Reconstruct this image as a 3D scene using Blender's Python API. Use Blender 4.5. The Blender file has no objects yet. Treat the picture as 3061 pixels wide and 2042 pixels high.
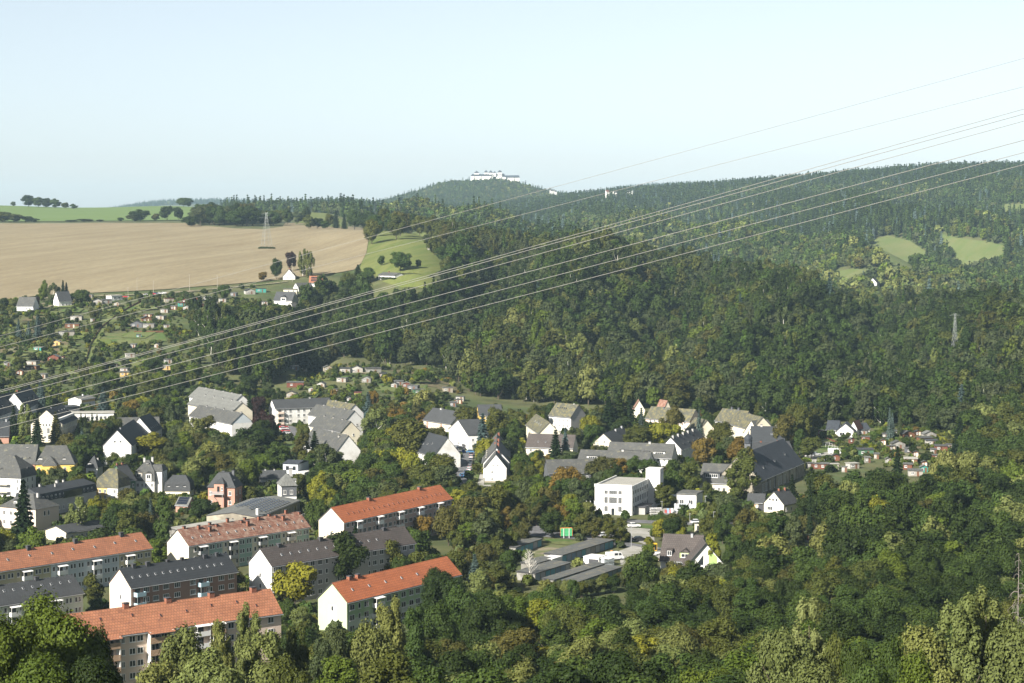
import bpy, bmesh, math, random
import numpy as np
from mathutils import Vector, Matrix, Euler
from mathutils.geometry import delaunay_2d_cdt
R = math.radians
random.seed(11); rng = np.random.default_rng(5)
sc = bpy.context.scene
COL = sc.collection

# ---------------------------------------------------------------- camera, sky, sun, exposure
K = 1.45                                                  # depth of the tables below, rescaled to the focal length
FPX, UC, VC, VH = 4400.0 * K, 1530.5, 1021.0, 640.0          # focal length, centre and eye-level line of the 3061 px wide picture
CAM = Vector((0, 0, 108.0))
PITCH = math.atan((VC - VH) / FPX)
cam = bpy.data.cameras.new('camera'); cam.lens = 36 * FPX / 3061; cam.sensor_width = 36
cam.clip_start = 1; cam.clip_end = 40000
co = bpy.data.objects.new('camera', cam); COL.objects.link(co)
co.location = CAM; co.rotation_euler = (math.pi / 2 - PITCH, 0, 0)
sc.camera = co
SUN_AZ = (-0.645, -0.764)                                 # towards the sun, in plan
SUN_EL = R(33)
w = bpy.data.worlds.new('World'); sc.world = w; w.use_nodes = True
nt = w.node_tree; bg = nt.nodes['Background']
sky = nt.nodes.new('ShaderNodeTexSky'); sky.sky_type = 'NISHITA'; sky.sun_disc = False
sky.sun_elevation = SUN_EL; sky.sun_rotation = math.atan2(SUN_AZ[0], SUN_AZ[1])
sky.altitude = 300; sky.air_density = 0.7; sky.dust_density = 0.7; sky.ozone_density = 2.0
hs_ = nt.nodes.new('ShaderNodeHueSaturation'); hs_.inputs['Saturation'].default_value = .46; hs_.inputs['Hue'].default_value = .485
nt.links.new(sky.outputs[0], hs_.inputs['Color']); nt.links.new(hs_.outputs[0], bg.inputs[0]); bg.inputs[1].default_value = 0.054
sl = bpy.data.lights.new('sun', 'SUN'); sl.energy = 5.0; sl.angle = R(0.55); sl.color = (1, 0.945, 0.85)
so = bpy.data.objects.new('sun', sl); COL.objects.link(so)
sd = Vector((SUN_AZ[0] * math.cos(SUN_EL), SUN_AZ[1] * math.cos(SUN_EL), math.sin(SUN_EL)))
so.rotation_euler = sd.to_track_quat('Z', 'Y').to_euler()
so.location = (0, 0, 400)
sc.view_settings.view_transform = 'Standard'; sc.view_settings.look = 'None'
sc.view_settings.exposure = 1.45; sc.view_settings.gamma = 1
cy = sc.cycles
cy.max_bounces = 4; cy.diffuse_bounces = 2; cy.glossy_bounces = 1; cy.transmission_bounces = 2; cy.transparent_max_bounces = 4
cy.volume_bounces = 0; cy.use_denoising = True; cy.caustics_reflective = False; cy.caustics_refractive = False
cy.use_adaptive_sampling = True; cy.adaptive_threshold = 0.02; cy.sample_clamp_indirect = 4

# ---------------------------------------------------------------- picture -> place
FWD = Vector((0, math.cos(PITCH), -math.sin(PITCH))); UP = Vector((0, math.sin(PITCH), math.cos(PITCH)))
def ray(u, v):
    d = FWD + Vector((1, 0, 0)) * ((u - UC) / FPX) - UP * ((v - VC) / FPX)
    return d / d.y
def pt(u, v, Y): return CAM + ray(u, v) * Y
def onz(u, v, z):
    d = ray(u, v); return CAM + d * ((z - CAM.z) / d.z)
def proj(P):
    q = P - CAM; f = q.dot(FWD)
    return (UC + FPX * q.x / f, VC - FPX * q.dot(UP) / f)

# ---------------------------------------------------------------- terrain: heights from known points
CP = []
for Y, z in ((-110 / K, 110), (-40 / K, 107), (15, 101), (60, 84), (120, 58), (180, 36), (240, 18), (300, 5.5), (345, 0)):
    Y = Y * K
    for t in (-.5, -.28, -.1, .1, .28, .5): CP.append((t * (Y + 120), Y, z + (4 * t if 0 < Y < 360 else 0)))
for Y in (400 * K, 470 * K, 550 * K, 630 * K):
    for t in (-.45, -.26, -.15, -.05, .05, .15, .26, .45): CP.append((t * Y, Y, 0))
for u in (1100, 1500, 1900, 2300, 2700, 3100): CP.append(tuple(onz(u, 1330, 0)))
for row in (
  # left slope with allotments
  (-900,1310,676),(100,1310,676),(500,1300,690),(900,1280,735),(1300,1250,775),(1700,1290,728),(2000,1262,760),(2300,1300,712),
  (-1200,1200,790),(0,1200,790),(400,1200,795),(800,1200,808),(0,1090,870),(400,1090,875),(800,1110,880),
  (0,990,950),(400,990,955),(700,990,960),(0,930,1010),(400,930,1010),(800,940,1010),(-1200,930,1010),
  (0,880,1070),(400,878,1070),(800,870,1080),(900,840,1110),(1050,1100,890),(1250,1130,865),(1250,1170,838),
  # ploughed field
  (-1500,800,1190),(0,800,1190),(400,800,1190),(800,790,1210),(-1500,740,1350),(0,740,1350),(500,740,1350),(950,745,1330),
  (0,700,1500),(500,700,1500),(-1500,668,1700),(0,668,1700),(300,666,1700),(560,662,1720),(850,682,1560),(1080,694,1400),
  # meadow
  (1120,760,1230),(1150,725,1290),(1240,700,1390),(1190,830,1090),(1330,795,1140),(1260,855,1060),(1320,740,1240),
  # green field behind
  (-1500,650,2000),(100,648,2000),(500,645,2050),(-1500,620,2500),(0,617,2500),(250,628,2500),(550,622,2500),(950,650,1950),(1000,640,2100),
  # far country
  (2630,862,1700),(2500,880,1600),(2570,822,1800),(2480,832,1790),(2640,770,1950),(2760,800,1870),(2700,708,2150),(2850,705,2200),(2900,765,2050),(3000,745,2080),
  (2990,635,2580),(3061,610,2680),(3061,700,2250),(3061,640,2560),
  (4200,560,2900),(4200,700,2250)):
    CP.append(tuple(pt(row[0], row[1], row[2] * K)))
for u, v, Y, th in (
  (1060,870,1060,14),(1200,900,1030,14),(1400,858,1070,15),(1550,820,1110,15),(1700,795,1130,15),(2000,805,1130,15),(2200,835,1120,15),
  (2400,905,1070,15),(2600,940,1040,15),(2900,1000,980,15),(3061,985,1000,15),(3800,985,1000,15),
  (1200,1010,945,14),(1400,1010,940,14),(1700,960,995,14),(2000,960,995,14),(2250,1010,945,14),(1500,1100,880,12),(1800,1090,885,12),(2100,1100,880,12),
  (2500,1110,855,14),(2900,1110,855,14),(3300,1110,855,14),
  (1350,690,1400,14),(1500,715,1360,14),(1700,725,1320,14),(1900,740,1290,14),(1450,790,1180,14),
  (2350,690,2180,12),(2100,800,1900,14),(2250,770,1950,14),(2100,700,2350,14),(2350,620,2650,16),(2600,640,2500,14),(2800,640,2500,14),
  (2100,610,2950,16),(2500,580,2850,16),(2400,527,3300,16),(2600,508,3250,16),(2800,492,3200,16),(3061,489,3150,16),(4200,489,3150,16),
  (1760,568,3500,16),(2000,553,3450,16),(2200,540,3400,16),(1850,610,3000,16),(1700,645,2700,16),(1700,690,2100,14),(1900,690,2150,14),
  (1500,640,2800,16),(1300,655,2750,16),(1350,615,3300,16),(1150,605,3300,16),(1040,590,3250,16),(850,597,3250,16),(700,613,3350,16),(1500,605,3500,16),
  (1000,625,2700,14),(800,640,2700,14),
  (1480,534,4400,8),(1420,535,4400,8),(1550,537,4400,8),(1340,543,4400,13),(1300,549,4400,13),(1265,570,4380,13),(1225,584,4350,13),
  (1600,560,4400,13),(1640,573,4400,13),(1700,577,4400,14),(1480,575,4150,14),(1400,580,4150,14),(1560,583,4150,14)):
    p = pt(u, v, Y * K); CP.append((p.x, p.y, p.z - th - (11 if 2600 < Y < 3600 else 0)))
for u, Y, z in ((2200,1480,16),(2600,1420,10),(2900,1400,12),(3300,1400,15),(1950,1650,28),(1700,1700,46),(1450,1800,60),(300,3300,70),(-800,3300,70),(600,2900,85),
  (1200,5600,110),(1500,5600,110),(1800,5600,130),(2400,5600,150),(500,5600,60),(-900,5600,60),(3600,5600,130),(300,7000,105),(460,7000,150),(560,7000,157),(640,7000,158),(800,7000,150),
  (1100,7200,130),(1500,7400,150),(1880,7500,228),(1960,7500,240),(2060,7500,243),(2200,7500,225),(2700,7500,180),(3600,7500,150),(-900,7000,70),
  (300,9400,60),(1500,9400,60),(2700,9400,60),(-900,9400,40),(3900,9400,40)):
    CP.append(((u - UC) / FPX * Y * K, Y * K, z))
CP = np.array(CP)
def fan(X, Y):
    Y = np.asarray(Y, float); return np.stack([np.asarray(X) / (Y + 120) * 6, np.log(Y + 120) * 2.2], -1)
def tps(r2): return np.where(r2 > 1e-12, 0.5 * r2 * np.log(np.maximum(r2, 1e-12)), 0)
_q = fan(CP[:, 0], CP[:, 1]); _n = len(_q)
_K = tps(((_q[:, None] - _q[None]) ** 2).sum(-1)) + np.eye(_n) * 2e-3
_P = np.c_[np.ones(_n), _q]
_w = np.linalg.solve(np.block([[_K, _P], [_P.T, np.zeros((3, 3))]]), np.r_[CP[:, 2], 0, 0, 0])
NT, NY = 340, 380
TG = np.linspace(-.5, .5, NT); LY = np.linspace(math.log(10), math.log(9600 * K), NY)
_X = TG[None, :] * np.exp(LY)[:, None]; _Y = np.repeat((np.exp(LY) - 120)[:, None], NT, 1)
_g = fan(_X.ravel(), _Y.ravel()); ZG = np.empty(len(_g))
for i in range(0, len(_g), 8000):
    b = _g[i:i + 8000]
    ZG[i:i + 8000] = tps(((b[:, None] - _q[None]) ** 2).sum(-1)) @ _w[:_n] + np.c_[np.ones(len(b)), b] @ _w[_n:]
ZG = ZG.reshape(NY, NT)
# the built-up valley floor is level
_fl = np.clip((np.minimum(_Y - 335 * K, 700 * K - _Y)) / 80, 0, 1); ZG = ZG * (1 - _fl * .9)
# gullies and shoulders added along the wooded slopes, shaped for broad light and shade
_u = UC + FPX * _X / np.maximum(_Y, 50); _yt = _Y / K
def _ss(a, b, x): t = np.clip((x - a) / (b - a), 0, 1); return t * t * (3 - 2 * t)
_m1 = _ss(850, 930, _yt) * (1 - _ss(1150, 1300, _yt)) * _ss(1330, 1480, _u)
_m2 = _ss(1500, 1750, _yt) * (1 - _ss(2700, 3100, _yt)) * _ss(1050, 1300, _u)
ZG = ZG + _m1 * (14 * np.sin(_X / 24 + 1.1 * np.sin(_Y / 95)) + 4 * np.sin(_X / 8.3 + _Y / 47 + 1)) + _m2 * (24 * np.sin(_X / 62 + _Y / 330 + .8 * np.sin(_Y / 240)) + 7 * np.sin(_X / 27 - _Y / 180))
ZG = ZG - 13 * np.exp(-((_u - 935) / 50) ** 2) * _ss(850, 930, _yt) * (1 - _ss(930, 985, _yt))
def zt(X, Y):
    X = np.asarray(X, float); Y = np.asarray(Y, float)
    a = (np.log(np.maximum(Y + 120, 10.01)) - LY[0]) / (LY[1] - LY[0]); b = (X / np.maximum(Y + 120, 10.01) - TG[0]) / (TG[1] - TG[0])
    a = np.clip(a, 0, NY - 1.001); b = np.clip(b, 0, NT - 1.001); i = a.astype(int); j = b.astype(int); a = a - i; b = b - j
    return (ZG[i, j] * (1 - a) + ZG[i + 1, j] * a) * (1 - b) + (ZG[i, j + 1] * (1 - a) + ZG[i + 1, j + 1] * a) * b
def zg(P): return float(zt(P.x, P.y))
_YS = np.exp(np.linspace(math.log(60), math.log(9500 * K), 1800))
def at(u, v, off=0.0, ymin=300 * K):
    d = ray(u, v); Y = _YS[_YS > ymin]
    f = CAM.z + d.z * Y - zt(d.x * Y, Y) - off
    k = np.nonzero(f < 0)[0]
    if len(k) == 0: return CAM + d * 9000 * K
    k = k[0]
    if k == 0: y = Y[0]
    else: y = Y[k - 1] + (Y[k] - Y[k - 1]) * f[k - 1] / (f[k - 1] - f[k])
    P = CAM + d * float(y); return P

# ---------------------------------------------------------------- materials
MATS = {}
def lk(nt, a, b): nt.links.new(a, b)
def mat(name, c, rough=.8, var=.12, scale=.6, spec=.3, metal=0, bump=0, c2=None, c2w=.0, c2scale=.15):
    if name in MATS: return MATS[name]
    m = bpy.data.materials.new(name); m.use_nodes = True; t = m.node_tree; b = t.nodes['Principled BSDF']
    b.inputs['Roughness'].default_value = rough; b.inputs['Metallic'].default_value = metal; b.inputs['Specular IOR Level'].default_value = spec
    tc = t.nodes.new('ShaderNodeTexCoord'); n = t.nodes.new('ShaderNodeTexNoise'); n.inputs['Scale'].default_value = scale; n.inputs['Detail'].default_value = 5
    lk(t, tc.outputs['Object'], n.inputs['Vector'])
    r = t.nodes.new('ShaderNodeMapRange'); r.inputs[1].default_value = .3; r.inputs[2].default_value = .7; r.inputs[3].default_value = 1 - var; r.inputs[4].default_value = 1 + var * .6
    lk(t, n.outputs[0], r.inputs[0])
    x = t.nodes.new('ShaderNodeMix'); x.data_type = 'RGBA'; x.blend_type = 'MULTIPLY'; x.inputs[0].default_value = 1
    if c2:
        n2 = t.nodes.new('ShaderNodeTexNoise'); n2.inputs['Scale'].default_value = c2scale; n2.inputs['Detail'].default_value = 6; n2.inputs['Roughness'].default_value = .65
        lk(t, tc.outputs['Object'], n2.inputs['Vector'])
        r2 = t.nodes.new('ShaderNodeMapRange'); r2.inputs[1].default_value = .55 - c2w * .3; r2.inputs[2].default_value = .7 - c2w * .3; lk(t, n2.outputs[0], r2.inputs[0])
        y = t.nodes.new('ShaderNodeMix'); y.data_type = 'RGBA'; y.inputs[6].default_value = (*c, 1); y.inputs[7].default_value = (*c2, 1); lk(t, r2.outputs[0], y.inputs[0])
        lk(t, y.outputs[2], x.inputs[6])
    else: x.inputs[6].default_value = (*c, 1)
    lk(t, r.outputs[0], x.inputs[7]); lk(t, x.outputs[2], b.inputs['Base Color'])
    if bump:
        bp = t.nodes.new('ShaderNodeBump'); bp.inputs['Strength'].default_value = bump; bp.inputs['Distance'].default_value = .1; lk(t, n.outputs[0], bp.inputs['Height']); lk(t, bp.outputs[0], b.inputs['Normal'])
    MATS[name] = m; return m
def roofmat(name, c, c2, tile=(.34, .42), var=.3, bump=.6, stain=None, stainw=.3, rough=.8):
    """tiles or slates laid along the UV map (metres along the eave, metres up the slope)"""
    if name in MATS: return MATS[name]
    m = bpy.data.materials.new(name); m.use_nodes = True; t = m.node_tree; b = t.nodes['Principled BSDF']; b.inputs['Roughness'].default_value = rough; b.inputs['Specular IOR Level'].default_value = .35
    uv = t.nodes.new('ShaderNodeUVMap'); br = t.nodes.new('ShaderNodeTexBrick'); lk(t, uv.outputs[0], br.inputs['Vector'])
    br.inputs['Scale'].default_value = 1; br.inputs['Brick Width'].default_value = tile[0]; br.inputs['Row Height'].default_value = tile[1]; br.inputs['Mortar Size'].default_value = .05; br.inputs['Bias'].default_value = 0
    br.inputs['Color1'].default_value = (*c, 1); br.inputs['Color2'].default_value = (*c2, 1); br.inputs['Mortar'].default_value = (c[0] * .45, c[1] * .45, c[2] * .45, 1)
    n = t.nodes.new('ShaderNodeTexNoise'); n.inputs['Scale'].default_value = .22; n.inputs['Detail'].default_value = 7; n.inputs['Roughness'].default_value = .7; lk(t, uv.outputs[0], n.inputs['Vector'])
    r = t.nodes.new('ShaderNodeMapRange'); r.inputs[1].default_value = .3; r.inputs[2].default_value = .7; r.inputs[3].default_value = 1 - var; r.inputs[4].default_value = 1 + var * .5; lk(t, n.outputs[0], r.inputs[0])
    x = t.nodes.new('ShaderNodeMix'); x.data_type = 'RGBA'; x.blend_type = 'MULTIPLY'; x.inputs[0].default_value = 1; lk(t, br.outputs[0], x.inputs[6]); lk(t, r.outputs[0], x.inputs[7])
    out = x.outputs[2]
    if stain:
        n2 = t.nodes.new('ShaderNodeTexNoise'); n2.inputs['Scale'].default_value = .5; n2.inputs['Detail'].default_value = 8; n2.inputs['Roughness'].default_value = .75; lk(t, uv.outputs[0], n2.inputs['Vector'])
        r2 = t.nodes.new('ShaderNodeMapRange'); r2.inputs[1].default_value = .62 - stainw * .3; r2.inputs[2].default_value = .75 - stainw * .3; lk(t, n2.outputs[0], r2.inputs[0])
        y = t.nodes.new('ShaderNodeMix'); y.data_type = 'RGBA'; y.inputs[7].default_value = (*stain, 1); lk(t, r2.outputs[0], y.inputs[0]); lk(t, out, y.inputs[6]); out = y.outputs[2]
    lk(t, out, b.inputs['Base Color'])
    bp = t.nodes.new('ShaderNodeBump'); bp.inputs['Strength'].default_value = bump; bp.inputs['Distance'].default_value = .05; lk(t, br.outputs['Fac'], bp.inputs['Height']); bp.invert = True; lk(t, bp.outputs[0], b.inputs['Normal'])
    MATS[name] = m; return m
def leafmat():
    m = bpy.data.materials.new('foliage'); m.use_nodes = True; t = m.node_tree; b = t.nodes['Principled BSDF']
    a = t.nodes.new('ShaderNodeAttribute'); a.attribute_type = 'INSTANCER'; a.attribute_name = 'tint'
    g = t.nodes.new('ShaderNodeNewGeometry'); r = t.nodes.new('ShaderNodeMapRange'); r.inputs[3].default_value = .78; r.inputs[4].default_value = 1.22; lk(t, g.outputs['Random Per Island'], r.inputs[0])
    x = t.nodes.new('ShaderNodeMix'); x.data_type = 'RGBA'; x.blend_type = 'MULTIPLY'; x.inputs[0].default_value = 1; lk(t, a.outputs['Color'], x.inputs[6]); lk(t, r.outputs[0], x.inputs[7])
    lk(t, x.outputs[2], b.inputs['Base Color']); b.inputs['Roughness'].default_value = .6; b.inputs['Specular IOR Level'].default_value = .08
    tr = t.nodes.new('ShaderNodeBsdfTranslucent'); hs = t.nodes.new('ShaderNodeHueSaturation'); hs.inputs['Hue'].default_value = .49; hs.inputs['Saturation'].default_value = 1.15; hs.inputs['Value'].default_value = 1.2; lk(t, x.outputs[2], hs.inputs['Color']); lk(t, hs.outputs[0], tr.inputs[0])
    ms = t.nodes.new('ShaderNodeMixShader'); ms.inputs[0].default_value = .14; lk(t, b.outputs[0], ms.inputs[1]); lk(t, tr.outputs[0], ms.inputs[2]); lk(t, ms.outputs[0], t.nodes['Material Output'].inputs[0])
    return m
LEAF = leafmat()
BARK = mat('bark', (.09, .07, .05), .95, .35, 2.5)
BIRCHBARK = mat('birch_bark', (.55, .52, .46), .9, .4, 3)
GLASS = mat('window_glass', (.022, .026, .03), .12, .3, .4, spec=.6)
WHITE = mat('white_paint', (.64, .63, .61), .6, .05, .5)

# ---------------------------------------------------------------- mesh helpers
class MB:
    def __init__(s): s.v = []; s.f = []; s.m = []; s.uv = []
    def quad(s, pts, mi=0, uv=None):
        k = len(s.v); s.v += [tuple(p) for p in pts]; s.f.append(tuple(range(k, k + len(pts)))); s.m.append(mi); s.uv.append(uv)
    def box(s, x0, x1, y0, y1, z0, z1, mi=0):
        p = [(x, y, z) for z in (z0, z1) for y in (y0, y1) for x in (x0, x1)]; k = len(s.v); s.v += p
        for f in ((0, 2, 3, 1), (4, 5, 7, 6), (0, 1, 5, 4), (1, 3, 7, 5), (3, 2, 6, 7), (2, 0, 4, 6)): s.f.append(tuple(k + i for i in f)); s.m.append(mi); s.uv.append(None)
    def bar(s, a, b, r, n=4, r2=None, mi=0):
        a = Vector(a); b = Vector(b); d = (b - a).normalized(); r2 = r if r2 is None else r2
        p = d.orthogonal().normalized(); q = d.cross(p); k = len(s.v)
        for c, rr in ((a, r), (b, r2)):
            for i in range(n):
                t = 2 * math.pi * (i + .5) / n; s.v.append(tuple(c + p * (rr * math.cos(t)) + q * (rr * math.sin(t))))
        for i in range(n): s.f.append((k + i, k + (i + 1) % n, k + n + (i + 1) % n, k + n + i)); s.m.append(mi); s.uv.append(None)
        s.f.append(tuple(k + n + i for i in range(n))); s.m.append(mi); s.uv.append(None)
        s.f.append(tuple(k + n - 1 - i for i in range(n))); s.m.append(mi); s.uv.append(None)
    def mesh(s, name, mats):
        me = bpy.data.meshes.new(name); me.from_pydata(s.v, [], s.f)
        for m in (mats if isinstance(mats, (list, tuple)) else [mats]): me.materials.append(m)
        me.polygons.foreach_set('material_index', s.m)
        if any(u is not None for u in s.uv):
            l = me.uv_layers.new(name='UVMap'); k = 0
            for f, u in zip(s.f, s.uv):
                for i in range(len(f)):
                    if u is not None: l.data[k].uv = u[i]
                    k += 1
        me.update(); return me
def obj(name, me, parent=None, loc=(0, 0, 0), rz=0, scale=None):
    o = bpy.data.objects.new(name, me); COL.objects.link(o); o.location = loc; o.rotation_euler = (0, 0, rz)
    if scale: o.scale = scale
    if parent: o.parent = parent
    return o
def thing(name, label, cat, loc, rz=0, group=None):
    o = obj(name, None, None, loc, rz); o.empty_display_size = .5; tag(o, label, cat, group); return o
def tag(o, label, cat=None, group=None, kind=None):
    o['label'] = label
    if cat: o['category'] = cat
    if group: o['group'] = group
    if kind: o['kind'] = kind
    return o

# ---------------------------------------------------------------- the ground
def ground_mat():
    m = mat('ground_cover', (.045, .064, .016), .95, .35, .06, c2=(.075, .078, .028), c2w=.5, c2scale=.02); return m
idx = np.arange(NY * NT).reshape(NY, NT)
gf = np.stack([idx[:-1, :-1], idx[:-1, 1:], idx[1:, 1:], idx[1:, :-1]], -1).reshape(-1, 4)
gm = bpy.data.meshes.new('ground'); gm.from_pydata(np.c_[_X.ravel(), _Y.ravel(), ZG.ravel()].tolist(), [], gf.tolist()); gm.materials.append(ground_mat())
gm.polygons.foreach_set('use_smooth', [True] * len(gm.polygons))
tag(obj('ground', gm), 'grassy valley floor and hillsides under the trees', None, None, 'structure')

SHEETS = []
def inside(poly, X, Y):
    X = np.asarray(X); Y = np.asarray(Y); r = np.zeros(X.shape, bool); n = len(poly)
    for i in range(n):
        x0, y0 = poly[i]; x1, y1 = poly[(i + 1) % n]
        if y0 == y1: continue
        r ^= ((y0 > Y) != (y1 > Y)) & (X < (x1 - x0) * (Y - y0) / (y1 - y0) + x0)
    return r
def sheet(name, label, pix, m, off=.15, step=6, kind='structure', plan=None, keepclear=True):
    poly = plan or [(p.x, p.y) for p in (at(u, v) for u, v in pix)]
    ring = []
    for i in range(len(poly)):
        a = poly[i]; b = poly[(i + 1) % len(poly)]; L = math.dist(a, b); k = max(1, int(L / step))
        ring += [(a[0] + (b[0] - a[0]) * j / k, a[1] + (b[1] - a[1]) * j / k) for j in range(k)]
    P = np.array(poly); xs = np.arange(P[:, 0].min(), P[:, 0].max(), step); ys = np.arange(P[:, 1].min(), P[:, 1].max(), step)
    gx, gy = np.meshgrid(xs, ys); k = inside(poly, gx, gy)
    vs = [Vector(p) for p in ring] + [Vector(p) for p in zip(gx[k], gy[k])]
    r = delaunay_2d_cdt(vs, [], [list(range(len(ring)))], 1, 1e-3)
    V = np.array([(v.x, v.y) for v in r[0]]); z = zt(V[:, 0], V[:, 1]) + off
    me = bpy.data.meshes.new(name); me.from_pydata(np.c_[V, z].tolist(), [], [list(f) for f in r[2]]); me.materials.append(m)
    me.polygons.foreach_set('use_smooth', [True] * len(me.polygons))
    if me.polygons and me.polygons[0].normal.z < 0: me.flip_normals()
    if keepclear: SHEETS.append(poly)
    o = obj(name, me); tag(o, label, None, None, kind); return o
# ---------------------------------------------------------------- trees
def leaves_mesh(name, pos, nrm, size, core=None, quadrat=1.5):
    n = len(pos); N = nrm / np.linalg.norm(nrm, axis=1, keepdims=True)
    a = np.cross(N, rng.normal(size=(n, 3))); a /= np.linalg.norm(a, axis=1, keepdims=True) + 1e-9; b = np.cross(N, a)
    s = size[:, None] * .5
    V = np.stack([pos - a * s * quadrat, pos - b * s, pos + a * s * quadrat, pos + b * s], 1).reshape(-1, 3)
    F = np.arange(4 * n).reshape(n, 4).tolist()
    if core is not None:
        cv, cf = core; F += (np.array(cf) + 4 * n).tolist(); V = np.r_[V, cv]
    me = bpy.data.meshes.new(name); me.from_pydata(V.tolist(), [], F); me.materials.append(LEAF); return me
def ico():
    bm = bmesh.new(); bmesh.ops.create_icosphere(bm, subdivisions=1, radius=1); v = np.array([x.co[:] for x in bm.verts]); f = [[y.index for y in x.verts] for x in bm.faces]; bm.free(); return v, f
ICO = ico()
def sph(n):
    d = rng.normal(size=(n, 3)); return d / np.linalg.norm(d, axis=1, keepdims=True)
def crown_lobes(kind, H, W, base):
    """lobe centres and radii in metres for one crown"""
    L = []; hc = H - base; r = W / 2
    if kind == 'round':
        n = 26
        for i in range(n):
            d = sph(1)[0]; d[2] = d[2] * .9 + .12; k = random.uniform(.5, .8)
            L.append((d[0] * r * k, d[1] * r * k, base + hc * .5 + d[2] * hc * .5 * k, r * random.uniform(.27, .42)))
        L.append((0, 0, base + hc * .5, r * .55)); L.append((0, 0, base + hc * .72, r * .42))
    elif kind == 'oval':
        for i in range(26):
            z = random.uniform(.08, .92); rr = math.sin(math.pi * min(1, z * .9 + .1)) ** .6; a = random.uniform(0, 6.28); k = random.uniform(.4, .75)
            L.append((math.cos(a) * r * k * rr, math.sin(a) * r * k * rr, base + hc * z, r * random.uniform(.26, .42) * (.6 + .4 * rr)))
        L.append((0, 0, base + hc * .4, r * .55)); L.append((0, 0, base + hc * .65, r * .45))
    elif kind == 'upright':
        for i in range(46):
            z = random.uniform(.02, .93); rr = (1 - z) ** .5 * .95 + .12; a = random.uniform(0, 6.28); k = random.uniform(.35, .85)
            L.append((math.cos(a) * r * k * rr, math.sin(a) * r * k * rr, base + hc * z, r * random.uniform(.2, .32) * (.6 + .4 * rr)))
        L.append((0, 0, base + hc * .35, r * .5)); L.append((0, 0, base + hc * .6, r * .35))
    elif kind == 'weeping':
        for i in range(26):
            z = random.uniform(.1, .95); rr = math.sin(math.pi * min(1, z * .85 + .1)) ** .7; a = random.uniform(0, 6.28); k = random.uniform(.35, .8)
            L.append((math.cos(a) * r * k * rr, math.sin(a) * r * k * rr, base + hc * z, r * random.uniform(.2, .34)))
    return np.array(L)
def make_crown(name, kind, H, W, base, n, size, core=True, rnd=.33):
    L = crown_lobes(kind, H, W, base); wgt = L[:, 3] ** 2; wgt /= wgt.sum()
    k = rng.choice(len(L), n, p=wgt); d = sph(n); c = np.array([0, 0, base + (H - base) * .45])
    out = L[k, :3] - c; out /= np.linalg.norm(out, axis=1, keepdims=True) + .3
    d = d + out * .55 + np.array([0, 0, .25]); d /= np.linalg.norm(d, axis=1, keepdims=True)
    rad = L[k, 3] * (.72 + .36 * rng.random(n)) * (1 + .12 * rng.normal(size=n))
    st = np.array([1, 1, 1.0])
    if kind == 'weeping': st = np.array([.8, .8, 1.9])
    if kind == 'upright': st = np.array([.85, .85, 1.35])
    pos = L[k, :3] + d * rad[:, None] * st
    pos[:, 2] = np.maximum(pos[:, 2], base * .6)
    if kind == 'weeping':
        pos[:, 2] -= np.abs(rng.normal(size=n)) * .06 * H * (rng.random(n) < .5)
        nrm = d * np.array([1, 1, .25]) + rng.normal(size=(n, 3)) * .4
    else: nrm = d * .9 + np.array([0, 0, .2]) + rng.normal(size=(n, 3)) * rnd
    core_m = None
    if core:
        vs = []; fs = []; k0 = 0
        for x, y, z, r in L:
            fs += [[i + k0 for i in f] for f in ICO[1]]; k0 += len(ICO[0])
            vs.append(ICO[0] * np.array([r * .68, r * .68, r * .68 * st[2] ** .5]) + np.array([x, y, z]))
        core_m = (np.concatenate(vs), fs)
    return leaves_mesh(name, pos, nrm, size * (.6 + .8 * rng.random(n)), core_m)
def make_trunk(name, H, base, W, bark, limbs=7, r0=None):
    m = MB(); r0 = r0 or H * .017; p = Vector((0, 0, -1.2)); segs = 6; pts = [p]
    for i in range(segs):
        p = Vector((random.uniform(-.3, .3), random.uniform(-.3, .3), H * .85 * (i + 1) / segs)); pts.append(p)
    for i in range(segs): m.bar(pts[i], pts[i + 1], r0 * (1 - i / segs * .85), 7, r0 * (1 - (i + 1) / segs * .85))
    for i in range(limbs):
        z = random.uniform(.5, .95); a = i * 2.4 + random.random(); s0 = base * .9 + (H - base) * .5 * (i / limbs)
        q = Vector((math.cos(a) * W * .36, math.sin(a) * W * .36, s0 + (H - base) * .28)); b = Vector((0, 0, s0)); mid = (b + q) / 2 + Vector((0, 0, -H * .02))
        m.bar(b, mid, r0 * .4, 5, r0 * .28); m.bar(mid, q, r0 * .28, 5, r0 * .1)
    return m.mesh(name, bark)
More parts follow.
